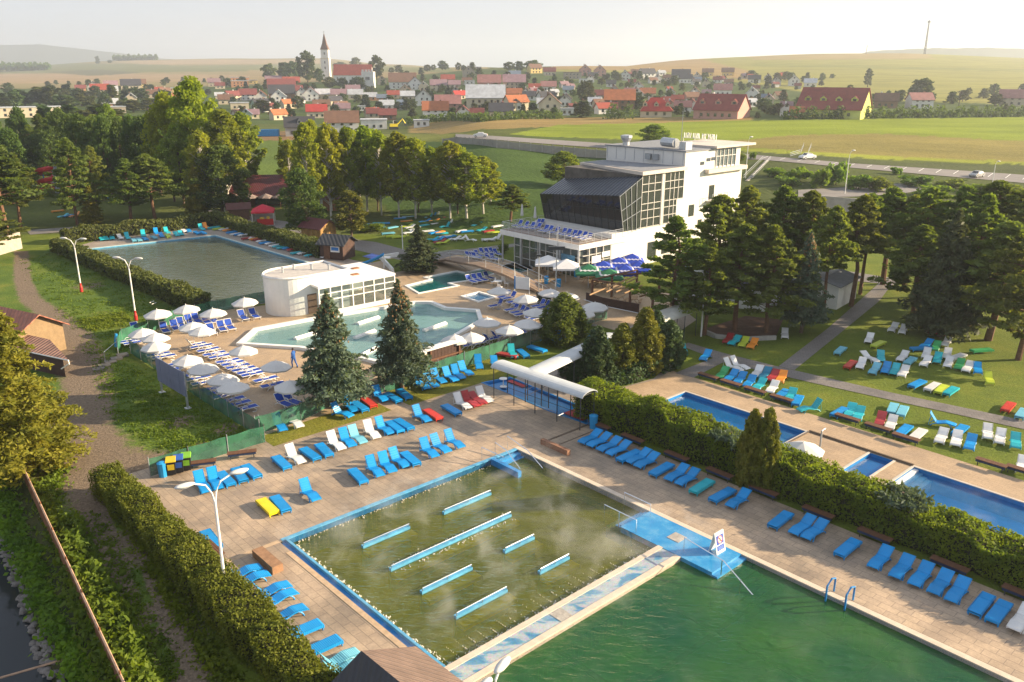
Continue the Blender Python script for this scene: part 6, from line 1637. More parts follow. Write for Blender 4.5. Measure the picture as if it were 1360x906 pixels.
for i, b_ in enumerate((1.5, 4.6, 8.4, 11.8, 15.0, 18.6, 22.0, 26.0, 29.5)): bench(P(24.1, b_), BA + math.pi * 0, f"low brown slatted bench in tall hedge's shade, {ordn(i + 1)} from the left", "benches under the tall hedge")
bench(G(322, 608), R(17), "low brown slatted bench behind blue loungers, right of recycling bins", "benches by the green fence"); bench(G(268, 621), R(17), "low brown slatted bench immediately beside the recycling bins", "benches by the green fence")
bench(G(284, 737), AA + math.pi / 2 * 3, "brown bench beside the foreground hedge and flat blue lounger", "benches by the green fence")
# recycling bins
for x, y, k, lab in ((217, 633, CYB, None), (229, 630, cm("bin_yellow", (.62, .45, .02), .5), "yellow lidded recycling bin"), (239, 627, cm("bin_blue", (.03, .10, .38), .5), "dark blue lidded recycling bin"), (249, 624, cm("bin_green", (.18, .42, .03), .5), "bright green lidded recycling bin")):
    if lab is None: bin_("litter_bin", x, y, CYB, "blue barrel bin left of the recycling bins", 1.05, .3, "blue litter bins"); continue
    t = thing("wheelie_bin", lab + " in the group of three by green fence", "bin", tuple(G(x, y)), R(17), "recycling bins by the fence")
    mb = MB(); mb.add([(-.24, -.27, .08), (.24, -.27, .08), (.24, .27, .08), (-.24, .27, .08), (-.29, -.34, 1.0), (.29, -.34, 1.0), (.29, .34, 1.0), (-.29, .34, 1.0)], [[3, 2, 1, 0], [0, 1, 5, 4], [1, 2, 6, 5], [2, 3, 7, 6], [3, 0, 4, 7], [4, 5, 6, 7]])
    mb.build("body", BLACK, t)
    mb = MB(); mb.add([(-.32, -.38, 1.0), (.32, -.38, 1.0), (.32, .36, 1.0), (-.32, .36, 1.0), (-.3, -.36, 1.06), (.3, -.36, 1.06), (.3, .34, 1.14), (-.3, .34, 1.14)], [[0, 1, 5, 4], [1, 2, 6, 5], [2, 3, 7, 6], [3, 0, 4, 7], [4, 5, 6, 7]]); mb.build("lid", k, t)
    mb = MB(); mb.quad((-.2, -.335, .45), (.2, -.335, .45), (.22, -.365, .85), (-.22, -.365, .85)); mb.build("sticker", k, t)
    for s in (-1, 1):
        mb = MB(); mb.tube([(s * .26, .3, .1), (s * .32, .3, .1)], .1, 8); mb.build("wheel", BLACK, t)
# deck chairs / small items
t = thing("wheelie_bin", "dark twin waste container beside parasols near the bushy pine", "bin", tuple(G(722, 402)), R(20))
mb = MB(); mb.box((0, 0, .55), (1.5, .7, 1.1)); mb.build("body", cm("dark_green_bin", (.02, .04, .03), .5), t)
mb = MB(); mb.box((0, 0, 1.14), (1.56, .76, .08)); mb.build("lid", BLACK, t)
# small white dining set near the notice sign
t = thing("garden_table", "white round garden table by the teal pool loungers", "table", tuple(G(661, 381)))
mb = MB(); mb.lathe([(0, .73), (.55, .73), (.55, .69), (.05, .69), (.05, .05), (.3, 0)], n=12); mb.build("tabletop", WHITE, t)
c0 = None
for i, (x, y) in enumerate(((655, 379), (668, 377), (673, 381), (664, 386))):
    lab = "white garden chair at the round white table, " + nth(i, 4)
    if c0 is None:
        c0 = thing("garden_chair", lab, "chair", tuple(G(x, y)), R(20), "white garden chairs")
        mb = MB(); mb.box((0, 0, .44), (.48, .48, .04)); mb.build("seat", WHITE, c0)
        mb = MB(); mb.strip([(.22, .46), (.3, .9)], -.24, .24, .03); mb.build("backrest", WHITE, c0)
        for sx in (-.2, .2):
            for sy in (-.2, .2):
                mb = MB(); mb.tube([(sx, sy, 0), (sx, sy, .44)], .02, 4); mb.build("leg", WHITE, c0)
    else: dup(c0, tuple(G(x, y)), R(80 * i), None, lab)
mb = MB(); mb.lathe([(0, .72), (.35, .72), (.35, .69), (.04, .69), (.04, .0), (.3, 0), (.3, .03)], tuple(G(668.5, 513.5, .0)), 12)
tag(mb.build("foot_shower", WHITE, loc=G(668.5, 513.5, 0)), "white round basin under left end of the foot bath canopy", "basin")
t = thing("yellow_chair", "yellow plastic chair in front of ticket hut", "chair", tuple(G(461, 339)))
mb = MB(); mb.box((0, 0, .42), (.5, .5, .06)); mb.build("seat", LM['y'], t); mb = MB(); mb.box((0, .24, .7), (.5, .06, .55)); mb.build("backrest", LM['y'], t)
for sx in (-.2, .2):
    for sy in (-.2, .2):
        mb = MB(); mb.tube([(sx, sy, 0), (sx, sy, .42)], .025, 4); mb.build("leg", LM['y'], t)
tag(MB().tube([(0, 0, 0), (0, 0, .5), (.1, .05, .95)], .16, 8, .1).build("blue_towel", CYB, loc=None), "crumpled cyan plastic sheet on rusty fence end below the golden conifer", "sheet")
bpy.data.objects["blue_towel"].location = G(18, 588, .3); bpy.data.objects["blue_towel"].name = "plastic_sheet"
tag(MB().tube([(0, 0, 0), (0, 0, .6), (.1, .05, 1.2)], .2, 8, .12).build("cloth_cover", CYB), "cyan cloth cover hanging on the mesh fence corner by yard steps", "cloth")
bpy.data.objects["cloth_cover"].location = G(155, 460, .3)
# ================================================================== PERSON walking beside the thermal pool
pe = thing("person", "person in blue jacket and trousers walking along the sun deck by thermal pool", "person", tuple(G(391, 488)), R(150))
SKN = cm("skin", (.45, .26, .18), .6, .05); CLO = cm("blue_cloth", (.02, .09, .32), .85, .2, 6)
sk = bpy.data.meshes.new("body")
J = [(0, 0, .95), (0, 0, 1.18), (0, 0, 1.42), (.02, 0, 1.52), (.03, 0, 1.66), (0, .19, 1.40), (-.08, .27, 1.12), (.06, .28, .88), (0, -.19, 1.40), (.1, -.26, 1.13), (.22, -.25, .92), (0, .09, .90), (.16, .1, .5), (.10, .1, .07), (.22, .1, .04), (0, -.09, .90), (-.08, -.1, .5), (-.30, -.1, .12), (-.2, -.1, .05)]
E_ = [(0, 1), (1, 2), (2, 3), (3, 4), (2, 5), (5, 6), (6, 7), (2, 8), (8, 9), (9, 10), (0, 11), (11, 12), (12, 13), (13, 14), (0, 15), (15, 16), (16, 17), (17, 18)]
sk.from_pydata(J, E_, []); body = bpy.data.objects.new("body", sk); COL.objects.link(body); body.parent = pe
md_ = body.modifiers.new("skin", 'SKIN'); sub = body.modifiers.new("smooth", 'SUBSURF'); sub.levels = 1; sub.render_levels = 1
RD = [.15, .15, .16, .06, .10, .075, .055, .045, .075, .055, .045, .10, .075, .05, .04, .10, .075, .05, .04]
for v_, r_ in zip(sk.skin_vertices[0].data, RD): v_.radius = (r_, r_)
sk.skin_vertices[0].data[0].use_root = True
sk.materials.append(CLO)
mb = MB(); mb.ball((.04, 0, 1.66), (.105, .085, .13), 10, 7); mb.box((.14, 0, 1.65), (.03, .025, .035)); mb.build("head", SKN, pe, smooth=True)
mb = MB(); mb.ball((.015, 0, 1.705), (.11, .095, .11), 10, 6); mb.build("hair", cm("dark_hair", (.03, .02, .015), .7), pe, smooth=True)
for y_, x_, z_ in ((.285, .08, .82), (-.25, .24, .86)):
    mb = MB(); mb.ball((x_, y_, z_), (.04, .025, .06), 6, 5)
    for k in range(5): mb.tube([(x_ + .02 - .012 * k, y_, z_ - .04), (x_ + .03 - .012 * k, y_, z_ - .10 + .006 * abs(k - 2))], .009, 4)
    mb.build("hand", SKN, pe, smooth=True)
for x_, y_ in ((.2, .1), (-.24, -.1)):
    mb = MB(); mb.ball((x_, y_, .045), (.14, .05, .05), 8, 5); mb.build("shoe", BLACK, pe, smooth=True)
# ================================================================== ROAD, CARS, STEPS UP TO THE ROAD, MAST
ASPH = plain("asphalt", (.20, .185, .18), .9, .12, .4)
def drape(name, up, lo, n, dz, mat):
    """strip on the terrain between two photo outlines (upper and lower edge)"""
    mb = MB(); V = []
    def samp(pl, t):
        xs = [q[0] for q in pl]; x = xs[0] + (xs[-1] - xs[0]) * t
        return x, float(np.interp(x, xs, [q[1] for q in pl]))
    for k in range(n + 1):
        for j in range(4):
            a_, b_ = samp(up, k / n), samp(lo, k / n); u = j / 3
            V.append(tuple(T(a_[0] + (b_[0] - a_[0]) * u, a_[1] + (b_[1] - a_[1]) * u, dz, 100)))
    mb.add(V, [[k * 4 + j + 1, k * 4 + j, k * 4 + 4 + j, k * 4 + 5 + j] for k in range(n) for j in range(3)])
    return tag(mb.build(name, mat, smooth=True), kind="structure")
ru = [(605, 178.5), (650, 180.8), (710, 184.6), (807, 191), (900, 198), (985, 204.5), (1015, 207.5), (1137, 218), (1260, 226), (1420, 237)]
rl = [(605, 182.5), (650, 185.6), (710, 190.5), (807, 197.5), (900, 205), (985, 211.5), (1015, 213), (1137, 224), (1260, 235), (1420, 249)]
drape("road", ru, rl, 90, .12, ASPH)
mb = MB()
for k in range(17):
    x = 1020 + k * 23; yu = float(np.interp(x, [q[0] for q in ru], [q[1] for q in ru])); yl = float(np.interp(x, [q[0] for q in rl], [q[1] for q in rl]))
    a_, b_ = T(x, yu + .6, .16, 100), T(x - 7, yu + (yl - yu) * .55, .16, 100); d = (b_ - a_); nn = Vector((-d.y, d.x, 0)).normalized() * .09
    mb.quad(a_ + nn, a_ - nn, b_ - nn, b_ + nn)
tag(mb.build("parking_lines", WHITE), kind="structure")
drape("access_lane", [(1060, 253), (1130, 249), (1200, 244), (1225, 248)], [(1060, 262), (1130, 262), (1200, 258), (1225, 252)], 24, .1, ASPH)
def car(x, y, heading, paint, label):
    p = T(x, y, .13, 100); t = thing("parked_car", label, "car", tuple(p), heading)
    pr_ = [(-2.1, .35), (-2.12, .75), (-1.95, .98), (-1.3, 1.05), (-.75, 1.45), (.55, 1.47), (1.15, 1.02), (1.95, .85), (2.12, .6), (2.1, .35)]
    mb = MB(); n = len(pr_); V = []
    for yy, k in ((-.86, .96), (-.74, 1), (.74, 1), (.86, .96)):
        V += [(a_, yy * (1 if z < 1.1 else .86), z * k if abs(yy) > .8 else z) for a_, z in pr_]
    F = [[j * n + i, j * n + i + 1, (j + 1) * n + i + 1, (j + 1) * n + i] for j in range(3) for i in range(n - 1)] + [list(range(n)), list(range(3 * n, 4 * n))[::-1]]
    mb.add(V, F); mb.build("body", paint, t)
    mb = MB(); mb.quad((1.12, -.62, 1.06), (1.12, .62, 1.06), (.6, .56, 1.44), (.6, -.56, 1.44)); mb.quad((-1.28, .62, 1.09), (-1.28, -.62, 1.09), (-.8, -.56, 1.43), (-.8, .56, 1.43))
    for s in (-1, 1): mb.quad((-1.1, s * .775, 1.08), (1.0, s * .775, 1.05), (.5, s * .745, 1.40), (-.7, s * .745, 1.40))
    o = mb.build("windows", GLASSB, t); o.location.z = .012; o.scale = (1.005, 1.02, 1)
    for xx in (-1.3, 1.32):
        for s in (-1, 1):
            mb = MB(); mb.tube([(xx, s * .72, .31), (xx, s * .9, .31)], .32, 12); w_ = mb.build("wheel", BLACK, t)
            mb = MB(); mb.tube([(xx, s * .89, .31), (xx, s * .91, .31)], .2, 10); mb.build("rim", GALV, w_)
    for s in (-1, 1):
        mb = MB(); mb.ball((2.02, s * .62, .72), (.1, .2, .1), 6, 4); mb.build("headlight", WHITE, t)
        mb = MB(); mb.ball((-2.05, s * .65, .82), (.07, .16, .12), 6, 4); mb.build("taillight", RED, t)
    return t
CARW = cm("white_car_paint", (.75, .75, .74), .25, .02); CARS = cm("silver_car_paint", (.42, .42, .42), .25, .02, metal=.5)
car(638, 183, R(178), CARW, "white car driving on the road at left above the concrete fence")
car(1072, 212, R(205), CARW, "white car on parking road beside the metal stairs")
car(1297, 236, R(215), CARS, "silver car on the parking road at right")
t = thing("metal_stairs", "pale metal stairs with railings up the bank beside white car", "stairs", tuple(T(1050, 213, 0, 100)))
pr = Vector(t.location)
for (x0, y0), (x1, y1) in (((1063, 206), (1073, 191)), ((1073, 206), (1083, 191))):
    mb = MB(); a_, b_ = T(x0, y0, .3, 100) - pr, T(x0 + 4, y0 - 8, .3, 100) - pr; b_.z += .6
    for k in range(3): mb.tube([a_ + Vector((0, 0, .4 * k)), b_ + Vector((0, 0, .4 * k))], .03, 4)
    mb.build("railing", GREYM, t)
mb = MB(); a_, b_ = T(1049, 210, .2, 100) - pr, T(1062, 206, .2, 100) - pr
for z in (.3, .7, 1.1): mb.tube([a_ + Vector((0, 0, z)), b_ + Vector((0, 0, z))], .05, 4)
mb.build("barrier", GALV, t)
t = thing("site_stairs", "grey metal staircase climbing from the hall's right side to road", "stairs", tuple(T(993, 240, 0, 60)))
pr = Vector(t.location); mb = MB(); a_, b_ = Vector((0, 0, 0)), T(1018, 214, 0, 60) - pr
for k in range(14):
    q = a_.lerp(b_, k / 13); mb.box((q.x, q.y, q.z + .1), (1.8, .6, .12), R(60))
mb.build("steps", CONC, t)
for s in (-.9, .9):
    mb = MB(); o_ = Vector((s, -.2 * s, 0)); mb.tube([a_ + o_ + Vector((0, 0, 1.1)), b_ + o_ + Vector((0, 0, 1.1))], .05, 4); mb.tube([a_ + o_ + Vector((0, 0, .6)), b_ + o_ + Vector((0, 0, .6))], .03, 4); mb.build("railing", GALV, t)
def terr_wall(label, px, h, mat, name="retaining_wall"):
    P_ = [T(x, y, 0, 40) for x, y in px]; o0 = P_[0]; t_ = MB()
    for a_, b_ in zip(P_, P_[1:]):
        d = b_ - a_; nn = Vector((-d.y, d.x, 0)).normalized() * .15
        V = [a_ - nn - o0, b_ - nn - o0, b_ + nn - o0, a_ + nn - o0]
        t_.add([tuple(q + Vector((0, 0, z))) for z in (-.5, h) for q in V], [[0, 1, 5, 4], [1, 2, 6, 5], [2, 3, 7, 6], [3, 0, 4, 7], [4, 5, 6, 7]])
    o = t_.build(name, mat); o.location = o0; return tag(o, label, "wall")
terr_wall("grey concrete retaining wall behind the pines below parking road", [(1085, 279), (1140, 284), (1200, 290)], 2.6, CONC)
terr_wall("low curved stone kerb wall around the red earth bed", [(936, 443), (950, 449), (985, 453), (1030, 451)], .4, CONC, "bed_wall")
# mast on the hill and utility poles
t = thing("radio_mast", "slim lattice radio mast standing on the hill at right", "mast", tuple(T(1228, 72, -1, 300)))
dd_ = depth(t.location); H_ = 43 * dd_ / FPX
mb = MB(); rr = 1.1
for k in range(4):
    an = k * math.pi / 2; mb.tube([(rr * 1.6 * math.cos(an), rr * 1.6 * math.sin(an), 0), (rr * .5 * math.cos(an), rr * .5 * math.sin(an), H_)], .4, 4)
for k in range(14):
    z0, z1 = H_ * k / 14, H_ * (k + 1) / 14; r0, r1 = rr * (1.6 - 1.1 * k / 14), rr * (1.6 - 1.1 * (k + 1) / 14)
    for j in range(4):
        a0_, a1_ = j * math.pi / 2, (j + 1) * math.pi / 2; mb.tube([(r0 * math.cos(a0_), r0 * math.sin(a0_), z0), (r1 * math.cos(a1_), r1 * math.sin(a1_), z1)], .22, 3)
mb.build("lattice", DARKM, t)
mb = MB(); mb.lathe([(0, H_ * .93), (2.4, H_ * .93), (2.4, H_ * .97), (0, H_ * .97)], n=8); mb.build("antenna_ring", DARKM, t)
for x, y, top, lab in ((1318, 132, 112, "dark wooden utility pole leaning slightly at far right"), (1273, 141, 122, "dark wooden utility pole right of the white gabled cottage"), (1150, 72, 61, "thin pole on the hill crest left of radio mast"), (1093, 71, 60, "thin pole on the hill crest above maroon chalet")):
    p = T(x, y, 0, 200); h = (y - top) * depth(p) / FPX
    t = thing("utility_pole", lab, "pole", tuple(p), 0, "utility poles"); t.rotation_euler.y = R(3)
    mb = MB(); mb.tube([(0, 0, 0), (0, 0, h)], max(.18, depth(p) * .00028), 5); mb.build("pole", DWOOD, t)
    mb = MB(); mb.tube([(-.9, 0, h * .93), (.9, 0, h * .93)], .12, 4); mb.build("crossarm", DWOOD, t)
# playground slide tower on the left
t = thing("slide_tower", "red spiral playground slide with grey tower among the dark pines", "slide", tuple(G(64, 256)))
mb = MB(); mb.tube([(2.1, 0, 0), (2.1, 0, 6.2)], .5, 8); mb.build("tower", cm("grey_tower", (.35, .37, .42), .6), t)
mb = MB(); pts = []
for k in range(30): 
    an = -k * .42; z = 5.4 - k * .15; pts.append((.1 + 1.7 * math.cos(an), 1.5 * math.sin(an), z))
pts += [(-2.5, -1, .9), (-4, -1, .6)]
mb.tube(pts, .55, 7); mb.build("chute", RED, t)
for x in (-2.6, 0): 
    mb = MB(); mb.tube([(x, -.8, 0), (x, -.8, 1.2 if x < 0 else 4)], .12, 5); mb.build("leg", BLUEP, t)
tag(sheet("splash_pad", pxs([(44, 250), (80, 247), (88, 243), (52, 242)]), [], .05, CYB, "structure"))
# ================================================================== TREES, HEDGES, SHRUBS
PINE = leafmat("pine_needles", (.095, .14, .034), (.18, .23, .048), .5, .35, .22, (.31, .32, .065))
SPRUCE = leafmat("blue_spruce_needles", (.065, .105, .075), (.135, .18, .12), .3, .8, .12, (.27, .24, .12))
SPRUCED = leafmat("dark_spruce_needles", (.055, .075, .04), (.11, .125, .055), 0.3, .8, .2)
GOLDN = leafmat("golden_conifer_foliage", (.12, .14, .018), (.27, .24, .032), .42, .9, .08, (.52, .36, .05))
LEAF = leafmat("green_leaves", (.09, .155, .018), (.19, .27, .03), 0.5, .3, .22, (.30, .35, .04))
LEAFB = leafmat("bright_leaves", (.15, .20, .016), (.27, .31, .026), .52, .3, .12)
BIRCHL = leafmat("birch_leaves", (.13, .18, .022), (.27, .31, .035), .55, .35, .22, (.40, .38, .05))
DARKL = leafmat("dark_leaves", (.055, .10, .026), (.11, .17, .036), 0.4, .3, .12)
FARL = leafmat("far_leaves", (0.039, 0.065, 0.021), (0.091, 0.111, 0.029), .3, .12, .35)
HEDL = leafmat("hedge_leaves", (.085, .115, .014), (.17, .19, .022), .3, .9, .05, (.32, .29, .045))
HEDR = leafmat("tall_hedge_leaves", (.085, .14, .02), (.20, .26, .026), .5, .45, .05, (.28, .30, .035))
HEDF = leafmat("clipped_hedge_leaves", (0.068, 0.090, 0.024), (0.135, 0.150, 0.038), .3, .5, .05)
CYPG = leafmat("evergreen_foliage", (0.033, 0.068, 0.027), (0.075, 0.120, 0.045), .25, 1.0, .15)
CYPY = leafmat("yellow_evergreen_foliage", (0.090, 0.112, 0.015), (0.195, 0.188, 0.024), .3, 1.0, .12, (0.360, 0.285, 0.045))
WEED = leafmat("weeds", (0.081, 0.135, 0.016), (0.176, 0.230, 0.027), .45, .5, .1, (0.297, 0.270, 0.068))
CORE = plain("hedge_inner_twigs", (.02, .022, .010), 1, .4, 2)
def ellip(g, c, r, n, lo=.45):
    d = g.normal(size=(n, 3)); d /= np.linalg.norm(d, axis=1)[:, None]
    return np.asarray(c) + d * (g.uniform(lo ** 3, 1, n) ** (1 / 3))[:, None] * np.asarray(r), d
def mk_tree(seed, kind):
    g = np.random.default_rng(seed); rd = random.Random(seed)
    t = bpy.data.objects.new("tree", None); COL.objects.link(t)
    pts, outs = [], []; tm = MB(); size = .3; asp = 1.7; up = .3; bark = BARK; mat = LEAF; H = 14; ob = .45; cones = []
    def blob(c, r, n, lo=.45):
        p, d = ellip(g, c, r, n, lo); pts.append(p); outs.append(d * ob)
    kind0 = kind
    if kind == 'pinetall': kind = 'pine'
    if kind == 'pine':
        H = 14; bark = BARKP; mat = PINE; size = .30; asp = 2.0; up = .5
        lean = [(0, 0, 0), (rd.uniform(-.2, .2), rd.uniform(-.2, .2), 5), (rd.uniform(-.4, .4), rd.uniform(-.4, .4), 10), (rd.uniform(-.3, .3), rd.uniform(-.3, .3), 13.6)]
        tm.tube(lean, .22, 8, .05)
        base = {'pinetall': .46}.get(kind0, rd.uniform(.16, .36)); ex_ = rd.uniform(.5, .8)
        for k in range(92):
            f = base + (1 - base) * (k / 91) ** .9; z = H * f
            rr = 3.4 * min(1, (f - base + .12) / .2) * ((1 - f) ** ex_ * (1.05 + .3 * ex_) + .02) * rd.uniform(.45, 1.2)
            an = k * 2.4 + rd.uniform(-.5, .5)
            x = np.interp(z, [q[2] for q in lean], [q[0] for q in lean]); y = np.interp(z, [q[2] for q in lean], [q[1] for q in lean])
            ex, ey, ez = x + rr * math.cos(an), y + rr * math.sin(an), z + rr * .22 - .1
            tm.tube([(x, y, z - .2), ((x + ex) / 2, (y + ey) / 2, (z + ez) / 2 - .1), (ex, ey, ez)], .05, 4, .015)
            for s in (1.0, .6):
                w = max(.25, rr * .235) * rd.uniform(.75, 1.3)
                blob((x + (ex - x) * s, y + (ey - y) * s, z + (ez - z) * s + .1), (w, w, w * .36), int(50 if s == 1 else 26), .3)
        blob((x, y, 13.7), (.4, .4, .5), 90)
    elif kind in ('spruce', 'spruced', 'golden'):
        H = 10; mat = {'spruce': SPRUCE, 'spruced': SPRUCED, 'golden': GOLDN}[kind]; size = {'spruce': .15, 'spruced': .2, 'golden': .10}[kind]; asp = 2.3; up = .25
        tm.tube([(0, 0, 0), (0, 0, 9.7)], .2, 8, .03)
        z = {'spruce': 1.75, 'spruced': 1.0, 'golden': .9}[kind]; W = 2.75
        while z < 9.9:
            f = (z - .6) / 9.4; R_ = W * min(1, .72 + f * 1.4) * (1 - f) ** .82 * rd.uniform(.78, 1.16) * 1.06 + .06
            nb = max(5, int(6 + 8 * (1 - f)))
            a0 = rd.random() * 6
            for k in range(nb):
                an = a0 + 2 * math.pi * k / nb + rd.uniform(-.25, .25); L = R_ * rd.uniform(.55, 1.2)
                if rd.random() < .12: continue
                n = max(4, int(L * {'spruce': 34, 'spruced': 26, 'golden': 62}[kind]))
                s = g.uniform(.12, 1, n) ** .7
                sag = -.34 * L * s * s + .12 * L * s ** 3 * 1.2
                lat = g.normal(size=n) * .16 * L * (s * (1.15 - s) * 2 + .12)
                px_ = np.cos(an) * s * L - np.sin(an) * lat; py_ = np.sin(an) * s * L + np.cos(an) * lat
                pz = z + sag + g.normal(size=n) * .06 - np.abs(lat) * .25
                pts.append(np.stack([px_, py_, pz], 1)); outs.append(np.stack([np.cos(an) * np.ones(n) * .5, np.sin(an) * np.ones(n) * .5, .5 * np.ones(n)], 1))
                if k % 2 == 0 and f < .85: tm.tube([(0, 0, z), (math.cos(an) * L * .8, math.sin(an) * L * .8, z - .22 * L)], .03, 3, .01)
            z += .27 if f < .8 else .17
        blob((0, 0, 9.8), (.08, .08, .35), 40)
        if kind == 'spruce':
            for k in range(230):
                z_ = 10 - abs(g.normal()) * 2.0; rr = W * (1 - (z_ - .6) / 9.4) ** .82 * rd.uniform(.6, .98); an = rd.uniform(0, 6.28)
                cones.append((rr * math.cos(an), rr * math.sin(an), z_ - .1))
    elif kind in ('tree', 'bright', 'dark', 'birch', 'poplar', 'autumn'):
        H = 18; size = .40; asp = 1.5
        mat = {'tree': LEAF, 'bright': LEAFB, 'dark': DARKL, 'birch': BIRCHL, 'poplar': LEAFB, 'autumn': CYPY}[kind]
        if kind == 'birch': bark = BARKW
        W = {'tree': 5.0, 'bright': 5.0, 'dark': 5.2, 'birch': 3.3, 'poplar': 1.2, 'autumn': 3.5}[kind]
        lo = {'birch': .26, 'dark': .14, 'poplar': .15}.get(kind, .2)
        tm.tube([(0, 0, 0), (.1, .1, 6), (-.15, .1, 12), (0, 0, 16.5)], .26 if kind != 'birch' else .17, 8, .05)
        nb = {'birch': 74, 'poplar': 40}.get(kind, 92)
        for k in range(nb):
            f = lo + (1 - lo) * ((k + .5) / nb); z = H * f
            prof_ = math.sin(math.pi * min(1, ((f - lo) / (1 - lo)) ** .8 * .88 + .12)) ** .6
            rr = W * prof_ * rd.uniform(.45, 1.05); an = k * 2.4 + rd.uniform(-.6, .6)
            ex, ey = rr * math.cos(an), rr * math.sin(an)
            w = (W * .25 if kind != 'birch' else W * .22) * rd.uniform(.65, 1.3)
            tm.tube([(0, 0, z - 1.5 - rr * .3), (ex * .6, ey * .6, z - .7), (ex, ey, z)], .07, 4, .02)
            blob((ex, ey, z), (w, w, w * (.75 if kind != 'birch' else 1.05)), 105 if kind != 'birch' else 72, .35)
    elif kind in ('column', 'columny', 'bushy'):
        H = 6; size = .15; asp = 2.0; up = .1; ob = 1.1
        mat = {'column': CYPG, 'columny': CYPY, 'bushy': PINE}[kind]
        W = {'column': 1.35, 'columny': 1.35, 'bushy': 1.9}[kind]
        tm.tube([(0, 0, 0), (0, 0, 5)], .12, 6, .04)
        for k in range(150):
            f = .02 + .98 * (k + .5) / 150; z = H * f
            rr = W * (math.sin(math.pi * (f ** .75 * .9 + .1)) ** .65) * rd.uniform(.6, 1.02); an = k * 2.4 + rd.uniform(-.4, .4)
            w = W * .2 * rd.uniform(.7, 1.2)
            blob((rr * math.cos(an), rr * math.sin(an), z), (w, w, w * 1.5), 66, .3)
        n = 1300; f = g.uniform(.05, .92, n); rr = W * .7 * np.sin(np.pi * (f ** .75 * .9 + .1)) ** .65; an = g.uniform(0, 6.28, n)
        pts.append(np.stack([rr * np.cos(an), rr * np.sin(an), H * f], 1)); outs.append(np.zeros((n, 3)))
    elif kind in ('shrub', 'farshrub'):
        H = 2.2; size = .17 if kind == 'shrub' else .35; mat = WEED if kind == 'shrub' else LEAF; tm.tube([(0, 0, 0), (0, 0, 1.2)], .05, 5)
        for k in range(26): blob((rd.uniform(-.9, .9), rd.uniform(-.9, .9), rd.uniform(.4, 1.8)), (.5, .5, .45), 60 if kind == 'shrub' else 26, .3)
    elif kind in ('far', 'farc', 'farp'):
        H = 12; mat = FARL; size = .95; asp = 1.4
        tm.tube([(0, 0, 0), (0, 0, 8)], .3, 5, .1)
        if kind == 'farc':
            for k in range(24):
                f = .08 + .92 * k / 24; rr = 2.6 * (1 - f) * rd.uniform(.5, 1); an = k * 2.4
                blob((rr * math.cos(an), rr * math.sin(an), H * f), (.9, .9, .6), 26, .2)
        else:
            W = 3.8 if kind == 'far' else 2.0
            for k in range(26):
                f = .16 + .84 * (k + .5) / 26; rr = W * math.sin(math.pi * (f * .85 + .1)) ** .6 * rd.uniform(.35, 1); an = k * 2.4 + rd.random()
                blob((rr * math.cos(an), rr * math.sin(an), H * f), (W * .36, W * .36, W * .3), 34, .3)
    fo = add_leaves("crown", np.concatenate(pts), size, mat, t, None, asp, up, seed, np.concatenate(outs))
    tm.build("trunk", bark, t)
    if cones:
        cb = MB()
        for c in cones: cb.lathe([(0, .1), (.045, .06), (.05, -.03), (0, -.12)], c, 5)
        cb.build("cones", cm("brown_cones", (.30, .17, .07), .8, .3), t)
    t["_h"] = H
    ww = np.concatenate(pts); t["_w"] = float(np.percentile(np.hypot(ww[:, 0], ww[:, 1]), 96) * 2)
    return t
_tp = {}
_nv = {'pine': 5, 'pinetall': 2, 'spruce': 2, 'spruced': 2, 'golden': 2, 'tree': 3, 'bright': 2, 'dark': 2, 'birch': 4, 'poplar': 1, 'autumn': 1, 'column': 2, 'columny': 2, 'bushy': 1, 'shrub': 2, 'farshrub': 2, 'far': 5, 'farc': 3, 'farp': 2}
_ct = {}
_nm = {'pine': 'pine_tree', 'pinetall': 'pine_tree', 'spruce': 'spruce_tree', 'spruced': 'spruce_tree', 'golden': 'golden_conifer', 'tree': 'broadleaf_tree', 'bright': 'broadleaf_tree', 'dark': 'broadleaf_tree', 'birch': 'birch_tree', 'poplar': 'poplar_tree', 'autumn': 'broadleaf_tree', 'column': 'columnar_evergreen', 'columny': 'columnar_evergreen', 'bushy': 'bushy_pine', 'shrub': 'shrub', 'farshrub': 'shrub', 'far': 'village_tree', 'farc': 'conifer_tree', 'farp': 'village_tree'}
def tree(kind, x, yb, yt, w, label, group=None, near_=20, base=None):
    """photo place of the foot (x, yb), photo row of the tip, photo width of the crown"""
    p = base if base is not None else T(x, yb, 0, near_)
    i = _ct.get(kind, 0); _ct[kind] = i + 1; v = i % _nv[kind]
    # height: until the tip projects to yt
    lo_, hi_ = .3, 60
    for _ in range(30):
        m_ = (lo_ + hi_) / 2
        if proj(p.x, p.y, p.z + m_)[1] > yt: lo_ = m_
        else: hi_ = m_
    h = lo_; wm = w * depth(p) / FPX
    cat = "shrub" if 'shrub' in kind else "tree"
    if (kind, v) not in _tp:
        o = mk_tree(hash((kind, v)) % 1000 if False else sum(map(ord, kind)) + 31 * v, kind); o.name = _nm[kind]; _tp[(kind, v)] = o
        o["category"] = cat
        if group: o["group"] = group
    else:
        o = dup(_tp[(kind, v)], p, 0, None, label, group)
        if not group and "group" in o: del o["group"]
    src = _tp[(kind, v)]
    o["label"] = label; o["category"] = cat
    o.location = p; o.rotation_euler.z = random.uniform(0, 6.28)
    s = h / src["_h"]; sw = wm / src["_w"]
    o.scale = (sw, sw, s)
    return o
def trees(kind, items, fmt, group, near_=20):
    srt = sorted(items, key=lambda q: q[0]); n = len(srt)
    for i, q in enumerate(srt): tree(kind, *q[:4], fmt.format(nth(i, n)), group, near_)
